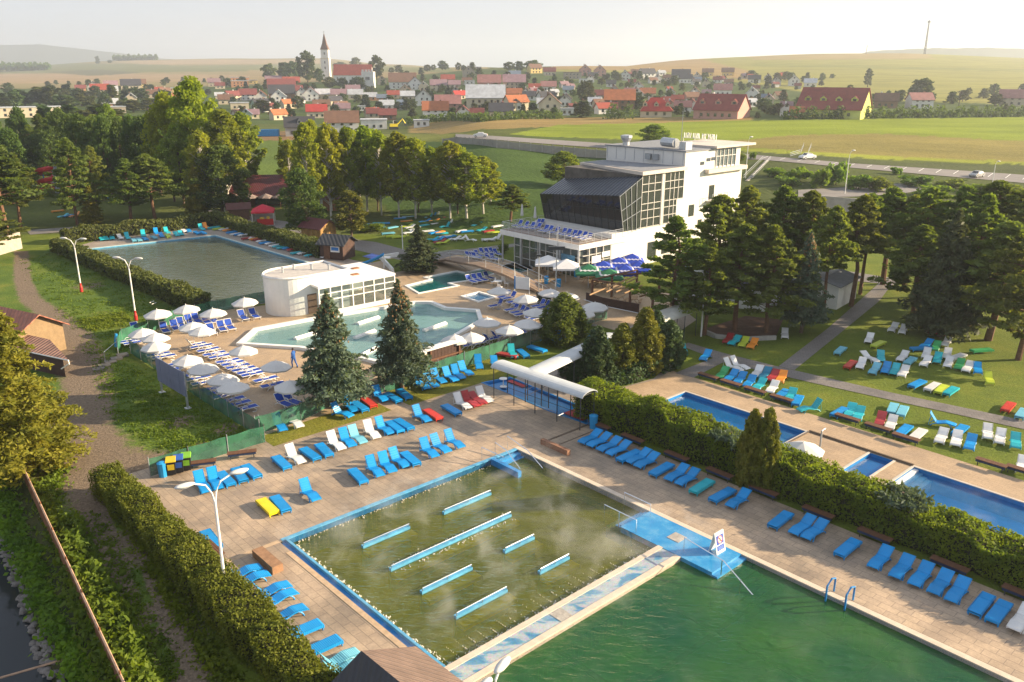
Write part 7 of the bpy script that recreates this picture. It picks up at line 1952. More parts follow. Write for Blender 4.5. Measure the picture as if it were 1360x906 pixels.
# two spruces in the middle of the picture
tree('spruce', 443, 542, 388, 92, "tall blue-green spruce, left of the pair standing by green mesh fence")
tree('spruce', 534, 516, 372, 84, "tall blue-green spruce, right of the pair, beside dark board screen")
tree('spruce', 1064, 442, 308, 62, "silvery blue spruce among the pines at the lawn path's bend")
tree('spruced', 1248, 447, 280, 92, "broad dark spruce shading the lawn loungers at right")
tree('spruced', 557, 361, 299, 50, "small dark spruce by the little sloping lawn and teal pool")
tree('bushy', 748, 456, 394, 62, "rounded bushy pine in front of the sun deck parasols")
tree('golden', 34, 622, 408, 150, "golden conifer filling the left edge in front of the shed")
tree('golden', 263, 288, 219, 34, "golden topped spruce beside the far pool's back hedge")
tree('golden', 124, 298, 243, 28, "small golden spruce among the pines at upper left")
tree('autumn', 467, 316, 255, 46, "yellow-topped tree between the plank hut and ticket hut")
for q, lab in (((792, 512, 438, 46, 'column'), "dark columnar evergreen nearest the foot bath canopy, leftmost of the garden group"), ((826, 500, 432, 42, 'columny'), "yellowish columnar evergreen, second from left in the garden group"), ((855, 496, 412, 46, 'columny'), "tallest yellow topped evergreen in the middle of the garden group"), ((887, 490, 428, 40, 'column'), "dark rounded evergreen at right end of the garden group"), ((870, 470, 415, 30, 'column'), "dark evergreen tip behind the garden group's tallest")):
    tree(q[4], *q[:4], lab, "evergreens in the garden bed")
o1 = P(27.6, 8.4); tree('columny', 994, 610, 548, 36, "left tip of the twin golden-green thuja rising out of the tall hedge", "twin thuja in the hedge", base=G(994, 646))
tree('columny', 1012, 608, 547, 36, "right tip of the twin golden-green thuja rising out of the tall hedge", "twin thuja in the hedge", base=G(1013, 652))
# pine grove on the right
trees('pine', [(893, 436, 290, 96), (935, 445, 330, 80), (975, 440, 300, 92), (1018, 442, 302, 90), (950, 402, 262, 92), (985, 397, 250, 96), (1030, 394, 249, 90), (1068, 397, 256, 80), (1218, 395, 252, 100), (1262, 402, 250, 100), (1306, 400, 243, 108), (1348, 410, 248, 110), (1312, 452, 296, 130), (1352, 478, 292, 120), (1212, 430, 302, 84), (1285, 440, 262, 90)], "pine tree in the grove right of hall building, {}", "pines right of the hall")
trees('pinetall', [(1093, 428, 276, 66), (1130, 407, 262, 74), (1142, 391, 260, 66), (1172, 378, 252, 84), (1200, 384, 262, 70)], "tall bare-trunked pine beside lawn path by the small white building, {}", "bare-trunked pines by the path")
# left pines and dark wood
trees('pine', [(10, 312, 188, 96), (28, 306, 205, 58), (103, 299, 185, 64), (130, 288, 196, 50), (174, 294, 212, 58), (206, 291, 206, 68), (-10, 345, 262, 80)], "pine tree by the far pool, {} of the front pines at upper left", "front pines at upper left")
rr_ = random.Random(11)
it = []
for k in range(30):
    x = -12 + k * 8.2; q = [x + rr_.uniform(-3, 3), rr_.uniform(232, 262), rr_.uniform(150, 186), rr_.uniform(34, 56)]
    if 30 < q[0] < 100: q[1] = rr_.uniform(222, 234); q[2] -= 6; q[3] *= .8
    it.append(tuple(q))
trees('dark', it[::2], "dark broad tree in the wood behind left pines, {}", "dark trees of the wood at upper left")
trees('pine', it[1::2], "dark pine in the wood behind the left front pines, {}", "dark pines of the wood at upper left")
it = [(x + rr_.uniform(-5, 5), rr_.uniform(178, 205), rr_.uniform(140, 160), rr_.uniform(26, 44)) for x in range(70, 230, 11)]
trees('farc', it[::2], "conifer at the far side of the upper left wood, {}", "far conifers of the upper left wood", 100)
trees('tree', it[1::2], "green tree at the far side of the upper left wood, {}", "far trees of the upper left wood", 100)
# big broadleaf trees left of the restaurant
tree('bright', 270, 272, 109, 74, "tallest bright green tree in the group left of restaurant")
tree('bright', 232, 268, 128, 58, "bright green tree at left side of the tall group left of restaurant")
tree('birch', 305, 276, 148, 62, "yellowish birch with pale trunk right of the tallest green tree")
tree('birch', 330, 268, 152, 52, "golden birch at right side of the group above restaurant")
tree('tree', 245, 276, 170, 56, "green tree below the tallest one left of restaurant")
tree('dark', 296, 285, 196, 74, "dark round tree directly behind the single-arm street lamp")
tree('birch', 275, 284, 176, 46, "birch behind the dark round tree left of restaurant")
tree('dark', 403, 313, 227, 58, "dark linden in front of restaurant's right end")
# birch row in the middle
trees('birch', [(388, 268, 188, 34), (412, 298, 166, 44), (440, 292, 168, 50), (466, 288, 172, 50), (488, 282, 170, 50), (507, 286, 178, 44), (530, 290, 178, 50), (552, 290, 186, 52), (574, 286, 198, 44), (598, 290, 190, 54), (620, 290, 204, 60), (642, 284, 210, 50), (430, 262, 172, 50), (478, 262, 176, 46), (545, 266, 186, 44), (652, 272, 232, 34)], "birch in the row behind the birch lawn, {}", "birches behind the far lawn")
trees('bright', [(420, 282, 164, 40), (502, 280, 176, 40), (556, 282, 192, 42), (608, 284, 196, 44)], "bright green tree among the birches, {}", "green trees among the birches")
tree('poplar', 377, 246, 182, 9, "thin leafy poplar left of birch row on lit meadow"); tree('birch', 386, 246, 190, 15, "slim birch beside the thin poplar on lit meadow")
tree('pine', 678, 294, 246, 48, "small dark pine left of the hall terrace")
tree('tree', 748, 248, 203, 52, "round green tree behind the black hall roof's left end")
tree('tree', 868, 195, 166, 44, "green tree beyond the road behind the hall roof")
tree('shrub', 985, 214, 203, 14, "small shrub beside the hall tower"); tree('farshrub', 1000, 211, 202, 10, "tiny shrub on road verge beside the hall tower")
trees('farshrub', [(1060, 240, 222, 34), (1090, 250, 224, 26), (1110, 246, 214, 30), (1140, 252, 232, 32), (1165, 254, 234, 36), (1190, 232, 222, 14), (1215, 248, 232, 40), (1240, 262, 246, 44), (1030, 234, 222, 30), (1262, 250, 238, 40), (1300, 258, 244, 40), (1340, 262, 244, 40), (1045, 246, 234, 30)], "green shrub on the slope below the parking road, {}", "shrubs below the parking road", 60)
trees('shrub', [(668, 336, 322, 14), (500, 306, 296, 28), (486, 308, 299, 20)], "low clipped shrub beside the birch lawn path, {}", "low shrubs by the birch lawn")
trees('column', [(768, 512, 478, 30), (752, 500, 474, 22)], "dark low evergreen beside the barrel-vaulted canopy, {}", "low evergreens by the canopy")
# ---- hedges
def hedge(label, pa, pb, w, h, mat, dens, size, seed, lump=.18, name="hedge", side=1.0, taper=None):
    d = pb - pa; L = d.length; d.normalize(); nn = Vector((-d.y, d.x, 0)); g = np.random.default_rng(seed)
    t = thing(name, label, "hedge", tuple(pa))
    nl = int(L / .7) + 2
    hz = h + np.convolve(g.normal(size=nl + 6), np.ones(4) / 4, 'valid')[:nl] * lump * 1.6
    if taper: hz = hz * taper(np.linspace(0, L, nl))
    wz = w / 2 + np.convolve(g.normal(size=nl + 6), np.ones(4) / 4, 'valid')[:nl] * lump * .9
    hh = lambda s: np.interp(s, np.linspace(0, L, nl), hz); ww = lambda s: np.interp(s, np.linspace(0, L, nl), wz)
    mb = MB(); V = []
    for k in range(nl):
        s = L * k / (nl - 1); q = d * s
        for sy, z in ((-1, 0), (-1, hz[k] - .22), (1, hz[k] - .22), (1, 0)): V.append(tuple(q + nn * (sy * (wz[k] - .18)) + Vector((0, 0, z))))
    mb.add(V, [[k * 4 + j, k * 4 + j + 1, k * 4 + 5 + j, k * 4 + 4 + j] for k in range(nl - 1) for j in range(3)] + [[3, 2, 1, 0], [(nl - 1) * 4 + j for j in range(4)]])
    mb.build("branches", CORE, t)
    pts, outs = [], []
    nt_ = int(L * w * dens * 1.2); s = g.uniform(0, L, nt_); u = g.uniform(-1, 1, nt_)
    bumps = .16 * lump / .18 * (np.sin(s * 2.1 + u * 2) + np.sin(s * 5.3 - u * 3.1) * .6)
    z = hh(s) - .12 * u ** 4 * w + bumps * .5 + g.normal(size=nt_) * .07
    P_ = np.stack([d.x * s + nn.x * u * ww(s), d.y * s + nn.y * u * ww(s), z], 1); pts.append(P_); outs.append(np.tile([0, 0, .9], (nt_, 1)))
    for sy in (-1, 1):
        n_ = int(L * h * dens * side); s = g.uniform(0, L, n_); v = g.uniform(0, 1, n_) ** .85
        off = ww(s) + .12 * np.sin(s * 1.9 + v * 3) * lump / .18 + g.normal(size=n_) * .07
        pts.append(np.stack([d.x * s + nn.x * sy * off, d.y * s + nn.y * sy * off, v * hh(s)], 1)); outs.append(np.tile([nn.x * sy * .9, nn.y * sy * .9, .25], (n_, 1)))
    for s0, sg_ in ((0, -1), (L, 1)):
        n_ = int(w * h * dens); u = g.uniform(-1, 1, n_); v = g.uniform(0, 1, n_); s = s0 + g.normal(size=n_) * .07
        pts.append(np.stack([d.x * s + nn.x * u * w / 2, d.y * s + nn.y * u * w / 2, v * h], 1)); outs.append(np.tile([d.x * sg_ * .9, d.y * sg_ * .9, .25], (n_, 1)))
    add_leaves("foliage", np.concatenate(pts), size, mat, t, None, 1.5, .1, seed, np.concatenate(outs))
    return t
hedge("clipped yellow-green hedge with flat top beside the dark track in left foreground", P(-5.5, -12.6), P(-5.5, 19), 1.75, 1.85, HEDL, 290, .085, 3, .18)
hedge("tall leafy hedge separating the paved deck from the small blue pools", P(25.9, -1.6), P(25.9, 40), 2.3, 2.55, HEDR, 190, .112, 4, .28, "tall_hedge", 1.0, lambda s: np.interp(s, [0, 3, 18, 23, 60], [.95, 1.0, 1.0, .80, .80]))
hedge("clipped hedge along far pool's left side above the two field lamps", G(78, 333), G(268, 415), 2.2, 1.8, HEDF, 46, .22, 5)
hedge("clipped hedge along far pool's back edge behind the loungers", G(85, 323), G(282, 299), 2.2, 1.9, HEDF, 34, .26, 6)
hedge("clipped hedge along far pool's right side in front of the kiosk and tent", G(284, 296), G(432, 342), 2.4, 1.9, HEDF, 34, .26, 7)
hedge("neat low hedge in front of columnar evergreens along the tan path", G(795, 518), G(874, 493), 1.6, 1.2, CYPG, 60, .18, 8)
# juniper patches on the tall hedge top
for i, (a_, b_, lab) in enumerate(((25.7, 11.4, "grey-green juniper sprays on the tall hedge just right of the twin thuja"), (25.8, 22.5, "grey-green juniper sprays on the tall hedge opposite the third blue pool"))):
    t = thing("juniper", lab, "shrub", tuple(P(a_, b_, 1.8))); g = np.random.default_rng(40 + i)
    pl = []; 
    for k in range(30):
        an = g.uniform(0, 6.28); L_ = g.uniform(.8, 1.7); n_ = 60; s = g.uniform(0, 1, n_)
        pl.append(np.stack([np.cos(an) * s * L_ + g.normal(size=n_) * .07, np.sin(an) * s * L_ + g.normal(size=n_) * .07, .5 + s * .5 - s * s * .5 + g.normal(size=n_) * .06], 1))
    add_leaves("sprays", np.concatenate(pl), .13, SPRUCE, t, None, 2.6, .3, 40 + i)
    mb = MB(); mb.tube([(0, 0, -2.2), (0, 0, .8)], .08, 5); mb.build("stem", BARK, t)
# ---- weeds and rough growth on the left
g = np.random.default_rng(77)
def strewn(label, name, poly, n, size, mat, z0=0.0, hmax=.5, kind="stuff", zfun=None, clump=.5):
    xs = [q[0] for q in poly]; ys = [q[1] for q in poly]; out = []
    while len(out) < n:
        cx, cyy = g.uniform(min(xs), max(xs)), g.uniform(min(ys), max(ys))
        if not inpoly(cx, cyy, poly): continue
        c = G(cx, cyy, z0); m_ = g.integers(6, 22); hh = g.uniform(.25, 1) * hmax
        for _ in range(m_):
            r_ = abs(g.normal()) * clump
            an = g.uniform(0, 6.28); out.append((c.x + r_ * math.cos(an), c.y + r_ * math.sin(an), c.z + g.uniform(.02, hh) * max(.2, 1 - r_ / clump / 2.2)))
    o = add_leaves(name, np.array(out[:n]), size, mat, None, None, 1.7, .5, 5)
    return tag(o, label, kind and name.replace("_", " "), None, kind)
strewn("bright leafy weeds between rusty fence and dark track", "weeds", [(62, 690), (100, 690), (205, 906), (225, 960), (175, 960), (150, 906)], 15000, .19, WEED, 0, 1.25, clump=.45)
strewn("rough weeds on sunlit ground near the golden conifer", "weeds", [(30, 590), (80, 585), (85, 640), (75, 690), (55, 680)], 2600, .17, WEED, 0, .5, clump=.4)
strewn("dark grass tufts on the canal bank", "bank_grass_tufts", [(-10, 600), (20, 620), (150, 906), (100, 906), (0, 700)], 9000, .2, LEAF, -.5, .45, clump=.4)
strewn("grass tufts in the rough yard", "yard_grass_tufts", [(30, 345), (75, 335), (250, 420), (172, 464), (160, 480), (340, 578), (230, 605), (150, 560), (120, 480), (110, 440), (60, 400)], 16000, .13, WEED, 0, .16, clump=.5)
strewn("weedy grass in the middle of the dark track", "track_grass", [(118, 680), (135, 680), (175, 760), (245, 906), (215, 906), (160, 780)], 2200, .12, LEAF, 0, .16, clump=.3)
strewn("weeds along the foot of the foreground hedge", "hedge_foot_weeds", [(135, 650), (150, 650), (330, 930), (300, 930)], 3800, .15, LEAF, 0, .4, clump=.35)
strewn("bright weeds around yard grass patch below right field lamp", "yard_weeds", [(105, 425), (165, 415), (180, 428), (120, 442)], 2500, .16, WEED, 0, .35, clump=.4)
# ================================================================== THE VILLAGE
ROOFC = {'red': (.28, .055, .035), 'bright red': (.40, .035, .03), 'orange': (.38, .125, .05), 'dark red': (.17, .045, .04), 'brown': (.16, .085, .055), 'dark grey': (.05, .05, .06), 'pale grey': (.42, .44, .47), 'pink': (.28, .13, .12), 'mauve': (.26, .16, .18), 'blue-grey': (.14, .18, .24), 'green': (.10, .2, .13), 'maroon': (.22, .045, .04)}
WALLC = {'white': (.68, .67, .64), 'cream': (.58, .50, .36), 'beige': (.46, .39, .29), 'orange': (.52, .25, .12), 'yellow': (.58, .44, .16), 'pink': (.52, .28, .23), 'green': (.40, .50, .38), 'stone': (.34, .29, .23), 'brown': (.22, .13, .08), 'grey': (.38, .37, .36), 'lime': (.52, .54, .14)}
RM = {k: plain(k.replace(" ", "_").replace("-", "_") + "_roof_tiles", v, .8, .22, .5, bump=.3, bscale=4, objvar=.12) for k, v in ROOFC.items()}
WM = {k: plain(k + "_house_render", v, .9, .12, .3, objvar=.08) for k, v in WALLC.items()}
WINM = glassmat("house_window_glass", (.03, .035, .04), .1, .97)
def house(x, yb, w, roof, wall, kind='s', label="", hs=.36, group="village houses", dorm=0, hip=0, rot=None, p=None, deep=.72, hroof=None):
    """x, yb: photo foot of the front wall; w: photo width. kind s = long side to the viewer, g = gable to the viewer, f = flat roof, t = turned"""
    p = p or T(x, yb, 0, 100); W = w * depth(p) / FPX * (.9 if w < 60 else 1)
    view = math.atan2(p.y, p.x)
    if kind == 'g': L, D, rz = W * 1.25, W * .95, view
    elif kind == 't': L, D, rz = W * .86, W * .55, view - math.pi / 2 + R(28)
    else: L, D, rz = W, W * deep, view - math.pi / 2
    if rot is not None: rz += R(rot)
    H = min(max(W * hs, 2.2 if hs < .2 else 3.0), 6.2) if kind != 'g' else min(max(W * .5, 3.2), 5.5)
    hr = (D / 2) * (hroof or .85) if kind != 'f' else 0
    back = Vector((math.cos(view), math.sin(view), 0))
    c = p + back * (D / 2 if kind != 'g' else L / 2)
    t = thing("village_house", label, "house", (c.x, c.y, min(zt(c.x, c.y), p.z) - .1), rz, group)
    l, d = L / 2, D / 2
    mb = MB()
    base = -1.5
    if kind == 'f':
        mb.prism([(-l, -d), (l, -d), (l, d), (-l, d)], base, H)
        mb.build("wall", WM[wall], t)
        mb = MB(); mb.prism([(-l - .25, -d - .25), (l + .25, -d - .25), (l + .25, d + .25), (-l - .25, d + .25)], H, H + .45); mb.build("roof", RM[roof], t)
    else:
        ap = l - D * .45 * hip
        mb.add([(-l, -d, base), (l, -d, base), (l, d, base), (-l, d, base), (-l, -d, H), (l, -d, H), (l, d, H), (-l, d, H), (-ap, 0, H + hr), (ap, 0, H + hr)],
               [[0, 1, 5, 4], [2, 3, 7, 6], [1, 2, 6, 9, 5], [3, 0, 4, 8, 7]]); mb.build("wall", WM[wall], t)
        mb = MB(); k = hr / d; e = .55; th = .22
        xe = l + (.5 if not hip else .1)
        for s in (1, -1):
            q = [(-xe, s * (d + e), H - k * e + .12), (xe, s * (d + e), H - k * e + .12), (ap + (.5 if not hip else 0), 0, H + hr + .15), (-ap - (.5 if not hip else 0), 0, H + hr + .15)]
            lo_ = [(a, b_, z - th) for a, b_, z in q]; F = [[0, 1, 2, 3], [7, 6, 5, 4], [0, 4, 5, 1], [1, 5, 6, 2], [2, 6, 7, 3], [3, 7, 4, 0]]
            mb.add(q + lo_, F if s < 0 else [f[::-1] for f in F])
        if hip:
            for s in (1, -1):
                q = [(s * (l + e), -d - e, H - k * e + .13), (s * (l + e), d + e, H - k * e + .13), (s * ap, 0, H + hr + .16)]
                mb.add(q, [[0, 1, 2] if s > 0 else [2, 1, 0]])
        ro = mb.build("roof", RM[roof], t)
        cx_ = l * random.choice((-.5, .4, .15)); mb = MB(); mb.box((cx_, d * .2, H + hr * .95), (.7, .7, 1.8)); mb.build("chimney", WM['white' if random.random() < .5 else 'brown'], ro)
        for i in range(dorm):
            xx = -l * .72 + 2 * l * .72 * (i / max(dorm - 1, 1)) if dorm > 1 else 0
            yy = -d * .55; zz_ = H + hr * .42; dw = min(1.3, L * .07) ; mb = MB()
            mb.add([(xx - dw, yy - .9, zz_ - .6), (xx + dw, yy - .9, zz_ - .6), (xx + dw, yy - .9, zz_ + .5), (xx, yy - .9, zz_ + 1.5), (xx - dw, yy - .9, zz_ + .5), (xx - dw, yy + 2, zz_ + .5), (xx, yy + 2.2, zz_ + 1.5), (xx + dw, yy + 2, zz_ + .5), (xx - dw, yy + 1.2, zz_ - .6), (xx + dw, yy + 1.2, zz_ - .6)],
                   [[0, 1, 2, 3, 4], [0, 4, 5, 8], [1, 9, 7, 2]]); dm = mb.build("dormer", WM[wall if wall != 'brown' else 'white'], t)
            mb = MB(); mb.quad((xx - dw - .25, yy - 1.1, zz_ + .35), (xx, yy - 1.1, zz_ + 1.65), (xx, yy + 2.4, zz_ + 1.65), (xx - dw - .25, yy + 2.2, zz_ + .35)); mb.quad((xx, yy - 1.1, zz_ + 1.65), (xx + dw + .25, yy - 1.1, zz_ + .35), (xx + dw + .25, yy + 2.2, zz_ + .35), (xx, yy + 2.4, zz_ + 1.65)); mb.build("dormer_roof", RM[roof], dm)
            mb = MB(); mb.box((xx, yy - .93, zz_ + .1), (dw * 1.1, .06, .9)); mb.build("dormer_window", WINM, dm)
    # windows on the faces towards the viewer
    fl = [1.0] if H < 4.4 else [.9, 3.5]
    wins = []
    if kind == 'g':
        for z in fl:
            for y_ in (-.5, .15): wins.append((-l - .03, d * y_ + .2, z, 1))
        wins.append((-l - .03, 0, H + hr * .3, 1))
    else:
        nw = max(2, min(5, int(L / 3.6)))
        for z in fl:
            for i in range(nw): wins.append((-l * .8 + 1.6 * l * (i + .5) / nw, -d - .03, z, 0))
        if kind == 't':
            for z in fl: wins.append((l + .03, 0, z, 1))
    if w >= 11:
        for (a, b_, z, fc) in wins[:10]:
            mb = MB(); mb.box((a, b_, z + .65), (.07, 1.2, 1.35) if fc else (1.2, .07, 1.35)); mb.build("window", WINM, t)
    return t
ZA = (300, 30, 4.0); ZB = (600, 30, 4.0); ZE = (900, 30, 2.957); ZL = (0, 30, 4.0)
def vill(z, items, where):
    out = []
    for q in items:
        k = q[5] if len(q) > 5 else 's'
        out.append((z[0] + q[0] / z[2], z[1] + q[1] / z[2], q[2] / z[2], q[3], q[4], k, where))
    return out
VH = []
VH += vill(ZA, [(75, 320, 105, 'pale grey', 'orange', 'f'), (145, 325, 52, 'pale grey', 'yellow', 'f'), (40, 418, 100, 'dark red', 'cream', 't'), (120, 414, 100, 'dark red', 'white'), (190, 416, 66, 'orange', 'white', 'g'), (255, 340, 92, 'mauve', 'cream'), (350, 348, 96, 'red', 'cream'), (300, 385, 160, 'dark red', 'white'), (300, 418, 150, 'dark grey', 'brown'), (405, 392, 56, 'dark grey', 'white', 'g'), (395, 430, 60, 'dark grey', 'white', 't')], "left of the church")
VH += vill(ZA, [(75, 462, 104, 'pale grey', 'cream', 'f'), (110, 516, 66, 'blue-grey', 'green', 'g'), (190, 470, 118, 'dark grey', 'green', 't'), (332, 458, 92, 'orange', 'cream', 't'), (280, 518, 104, 'orange', 'cream', 't'), (485, 508, 118, 'bright red', 'cream')], "in the lowest rows left of centre")
VH += vill(ZA, [(520, 408, 90, 'pale grey', 'cream'), (600, 408, 88, 'mauve', 'cream'), (690, 408, 86, 'pale grey', 'cream'), (770, 416, 72, 'pale grey', 'orange'), (830, 420, 58, 'blue-grey', 'orange'), (890, 404, 70, 'red', 'cream'), (966, 414, 82, 'pale grey', 'beige'), (1050, 440, 100, 'dark grey', 'white', 'g'), (510, 470, 96, 'brown', 'cream'), (612, 472, 96, 'brown', 'cream', 't'), (722, 470, 46, 'pale grey', 'white', 'f')], "in the terrace row below the church")
VH += vill(ZA, [(940, 352, 160, 'brown', 'white'), (830, 330, 56, 'brown', 'beige', 'g'), (1130, 362, 96, 'mauve', 'cream'), (1240, 410, 86, 'bright red', 'cream', 't'), (1215, 350, 70, 'mauve', 'beige'), (1290, 290, 76, 'brown', 'stone', 'g'), (1180, 326, 80, 'red', 'beige')], "right of the church")
VH += vill(ZA, [(950, 462, 84, 'blue-grey', 'grey'), (1115, 512, 150, 'orange', 'white'), (1180, 478, 150, 'pink', 'pink'), (1262, 514, 86, 'dark red', 'white', 'g'), (1335, 514, 76, 'dark red', 'cream'), (860, 520, 100, 'dark red', 'brown'), (1040, 556, 90, 'pale grey', 'white', 'f')], "in the lowest row near the yellow digger")
VH += vill(ZB, [(335, 298, 68, 'blue-grey', 'white'), (440, 270, 90, 'brown', 'yellow', 't'), (520, 282, 70, 'dark red', 'cream'), (640, 300, 106, 'stone' if False else 'brown', 'stone', 'f'), (708, 282, 76, 'dark red', 'pink', 'g'), (786, 286, 78, 'dark red', 'pink', 'g'), (697, 320, 46, 'pale grey', 'white', 'f')], "on the upper crest")
VH += vill(ZB, [(200, 362, 136, 'pink', 'pink'), (332, 358, 132, 'mauve', 'beige'), (440, 366, 66, 'red', 'white'), (514, 366, 88, 'pink', 'white'), (618, 378, 60, 'blue-grey', 'green'), (332, 404, 88, 'orange', 'cream'), (412, 414, 76, 'dark grey', 'white'), (502, 430, 116, 'dark grey', 'white', 't'), (95, 330, 60, 'pale grey', 'white', 'f')], "in the middle rows at centre")
VH += vill(ZB, [(180, 462, 226, 'pale grey', 'cream')], "with wide metal roof at centre")
VH += vill(ZB, [(340, 468, 150, 'orange', 'red' if False else 'cream', 't'), (262, 512, 136, 'dark grey', 'cream'), (520, 492, 136, 'brown', 'cream', 'g'), (612, 494, 76, 'pale grey', 'white', 'f'), (598, 448, 76, 'dark grey', 'white', 'g'), (786, 412, 88, 'dark red', 'white'), (872, 408, 92, 'pale grey', 'green', 'f'), (756, 446, 68, 'pale grey', 'white'), (948, 392, 70, 'pink', 'beige'), (1040, 402, 88, 'orange', 'cream'), (805, 486, 108, 'red', 'white', 't'), (890, 466, 176, 'orange', 'brown'), (1226, 478, 96, 'pink', 'white')], "in the rows behind the yellow-green field")
VH += vill(ZB, [(920, 308, 66, 'dark grey', 'white', 'g'), (972, 278, 46, 'brown', 'cream'), (1036, 302, 104, 'dark grey', 'white', 't'), (1092, 322, 56, 'brown', 'white', 'g'), (1142, 308, 46, 'brown', 'cream'), (1216, 314, 106, 'dark grey', 'white'), (1302, 312, 56, 'dark grey', 'grey', 'g'), (1270, 424, 84, 'brown', 'pink'), (1292, 390, 56, 'brown', 'white', 'g'), (1162, 394, 56, 'brown', 'white', 'g')], "on the hillside right of centre")
VH += vill(ZE, [(30, 238, 56, 'dark grey', 'white'), (76, 238, 36, 'blue-grey', 'grey'), (118, 210, 48, 'brown', 'yellow'), (196, 210, 52, 'brown', 'yellow'), (300, 238, 52, 'dark grey', 'white'), (386, 248, 42, 'dark grey', 'grey', 'g'), (456, 250, 52, 'dark grey', 'white', 'g'), (520, 252, 52, 'pale grey', 'white'), (66, 292, 46, 'brown', 'white', 'g'), (112, 292, 36, 'mauve', 'white'), (176, 288, 76, 'pink', 'white'), (292, 302, 56, 'pale grey', 'white', 'g'), (346, 312, 38, 'blue-grey', 'white'), (52, 314, 74, 'brown', 'pink', 't')], "on the hazy hillside at right")
VH += vill(ZE, [(425, 368, 54, 'brown', 'white', 'g'), (466, 376, 56, 'orange', 'orange'), (766, 320, 42, 'pale grey', 'white', 'f'), (816, 336, 94, 'brown', 'brown'), (946, 338, 112, 'pink', 'white', 't'), (1310, 328, 104, 'pink', 'beige')], "along the dark hedge at right")
VH += vill(ZL, [(905, 380, 92, 'pale grey', 'yellow', 'f'), (846, 372, 44, 'red', 'pink'), (1275, 342, 98, 'pale grey', 'orange', 'f'), (430, 366, 56, 'dark red', 'orange'), (535, 388, 100, 'red', 'beige'), (592, 356, 76, 'mauve', 'white'), (440, 400, 46, 'green', 'white', 'g'), (590, 455, 84, 'pale grey', 'orange'), (915, 442, 106, 'orange', 'orange'), (1020, 330, 48, 'red', 'beige'), (700, 366, 110, 'dark grey', 'cream'), (742, 348, 76, 'brown', 'yellow'), (95, 402, 38, 'orange', 'yellow'), (1140, 340, 70, 'mauve', 'beige'), (1170, 352, 56, 'dark red', 'cream')], "at the village's left end")
byl = {}
for q in VH: byl.setdefault((q[6], q[3], q[4], q[5] in 'gf'), []).append(q)
for q in VH:
    g_ = sorted(byl[(q[6], q[3], q[4], q[5] in 'gf')]); i = g_.index(q)
    form = {'g': 'gable-fronted house', 'f': 'flat-roofed house'}.get(q[5], 'house')
    lab = f"{q[3]}-roofed {q[4]} {form} {q[6]}" + ("" if len(g_) == 1 else f", {nth(i, len(g_))}")
    house(*q[:6], label=lab)
rh = random.Random(21); fill = []
for (x0, x1, y0, y1, w0, w1, n, where) in ((560, 800, 104, 128, 11, 17, 16, "small and far, among the slope trees at centre"), (640, 900, 130, 152, 15, 23, 16, "in the dense rows behind the field"), (800, 1060, 100, 126, 9, 15, 22, "small and far on the hazy hillside"), (880, 1060, 132, 152, 14, 20, 10, "behind the maroon guesthouse hedge"), (300, 560, 118, 160, 16, 24, 16, "tucked between lower rows left of centre"), (100, 300, 122, 140, 12, 20, 9, "in trees at the far left")):
    for k in range(n):
        fill.append((x0 + (x1 - x0) * (k + rh.random()) / n, rh.uniform(y0, y1), rh.uniform(w0, w1), rh.choice(('red', 'brown', 'dark red', 'dark grey', 'dark grey', 'mauve', 'brown', 'pale grey', 'dark red')), rh.choice(('white', 'cream', 'beige', 'white', 'grey')), rh.choice('sgt'), where))
fb = {}
for q in fill: fb.setdefault((q[6], q[3], q[4]), []).append(q)
for q in fill:
    g_ = sorted(fb[(q[6], q[3], q[4])]); house(*q[:6], label=f"{q[3]}-roofed {q[4]} cottage {q[6]}" + ("" if len(g_) == 1 else f", {nth(g_.index(q), len(g_))}"))
# individual buildings
house(626, 91.5, 30, "dark grey", "stone", "f", "long low dark barn on the skyline above centre houses", hs=.08, deep=.3)
house(399, 181, 42, 'dark grey', 'grey', 's', "big black-roofed grey house with white dormer above the meadow", dorm=1)
house(455, 177, 48, 'brown', 'white', 's', "long brown-roofed barn with white gable above the birch row")
house(497, 172, 38, 'pale grey', 'white', 'f', "pale flat-roofed workshop beside the yellow digger")
house(1106, 157, 84, 'maroon', 'lime', 's', "large red-roofed lime guesthouse with four dormers behind dark hedge", dorm=4, hs=.15, hroof=.85, rot=-14)
house(958, 158, 62, 'maroon', 'pink', 's', "large maroon-roofed pink house with three dormers at edge of field", dorm=3, hs=.2, hroof=.85, rot=-22)
house(871, 156, 46, 'bright red', 'cream', 's', "red hip-roofed cream house with three dormers at edge of field", dorm=3, hs=.24, hip=1, hroof=1.0)
house(937, 155, 22, 'maroon', 'pink', 'g', "pink gabled wing beside the red hip-roofed house")
house(42, 156, 92, 'pale grey', 'cream', 'f', "long cream flat-roofed school building at far left", hs=.14, deep=.2)
house(156, 150, 24, 'pale grey', 'stone', 'f', "stone block with square tower at the village's left end")
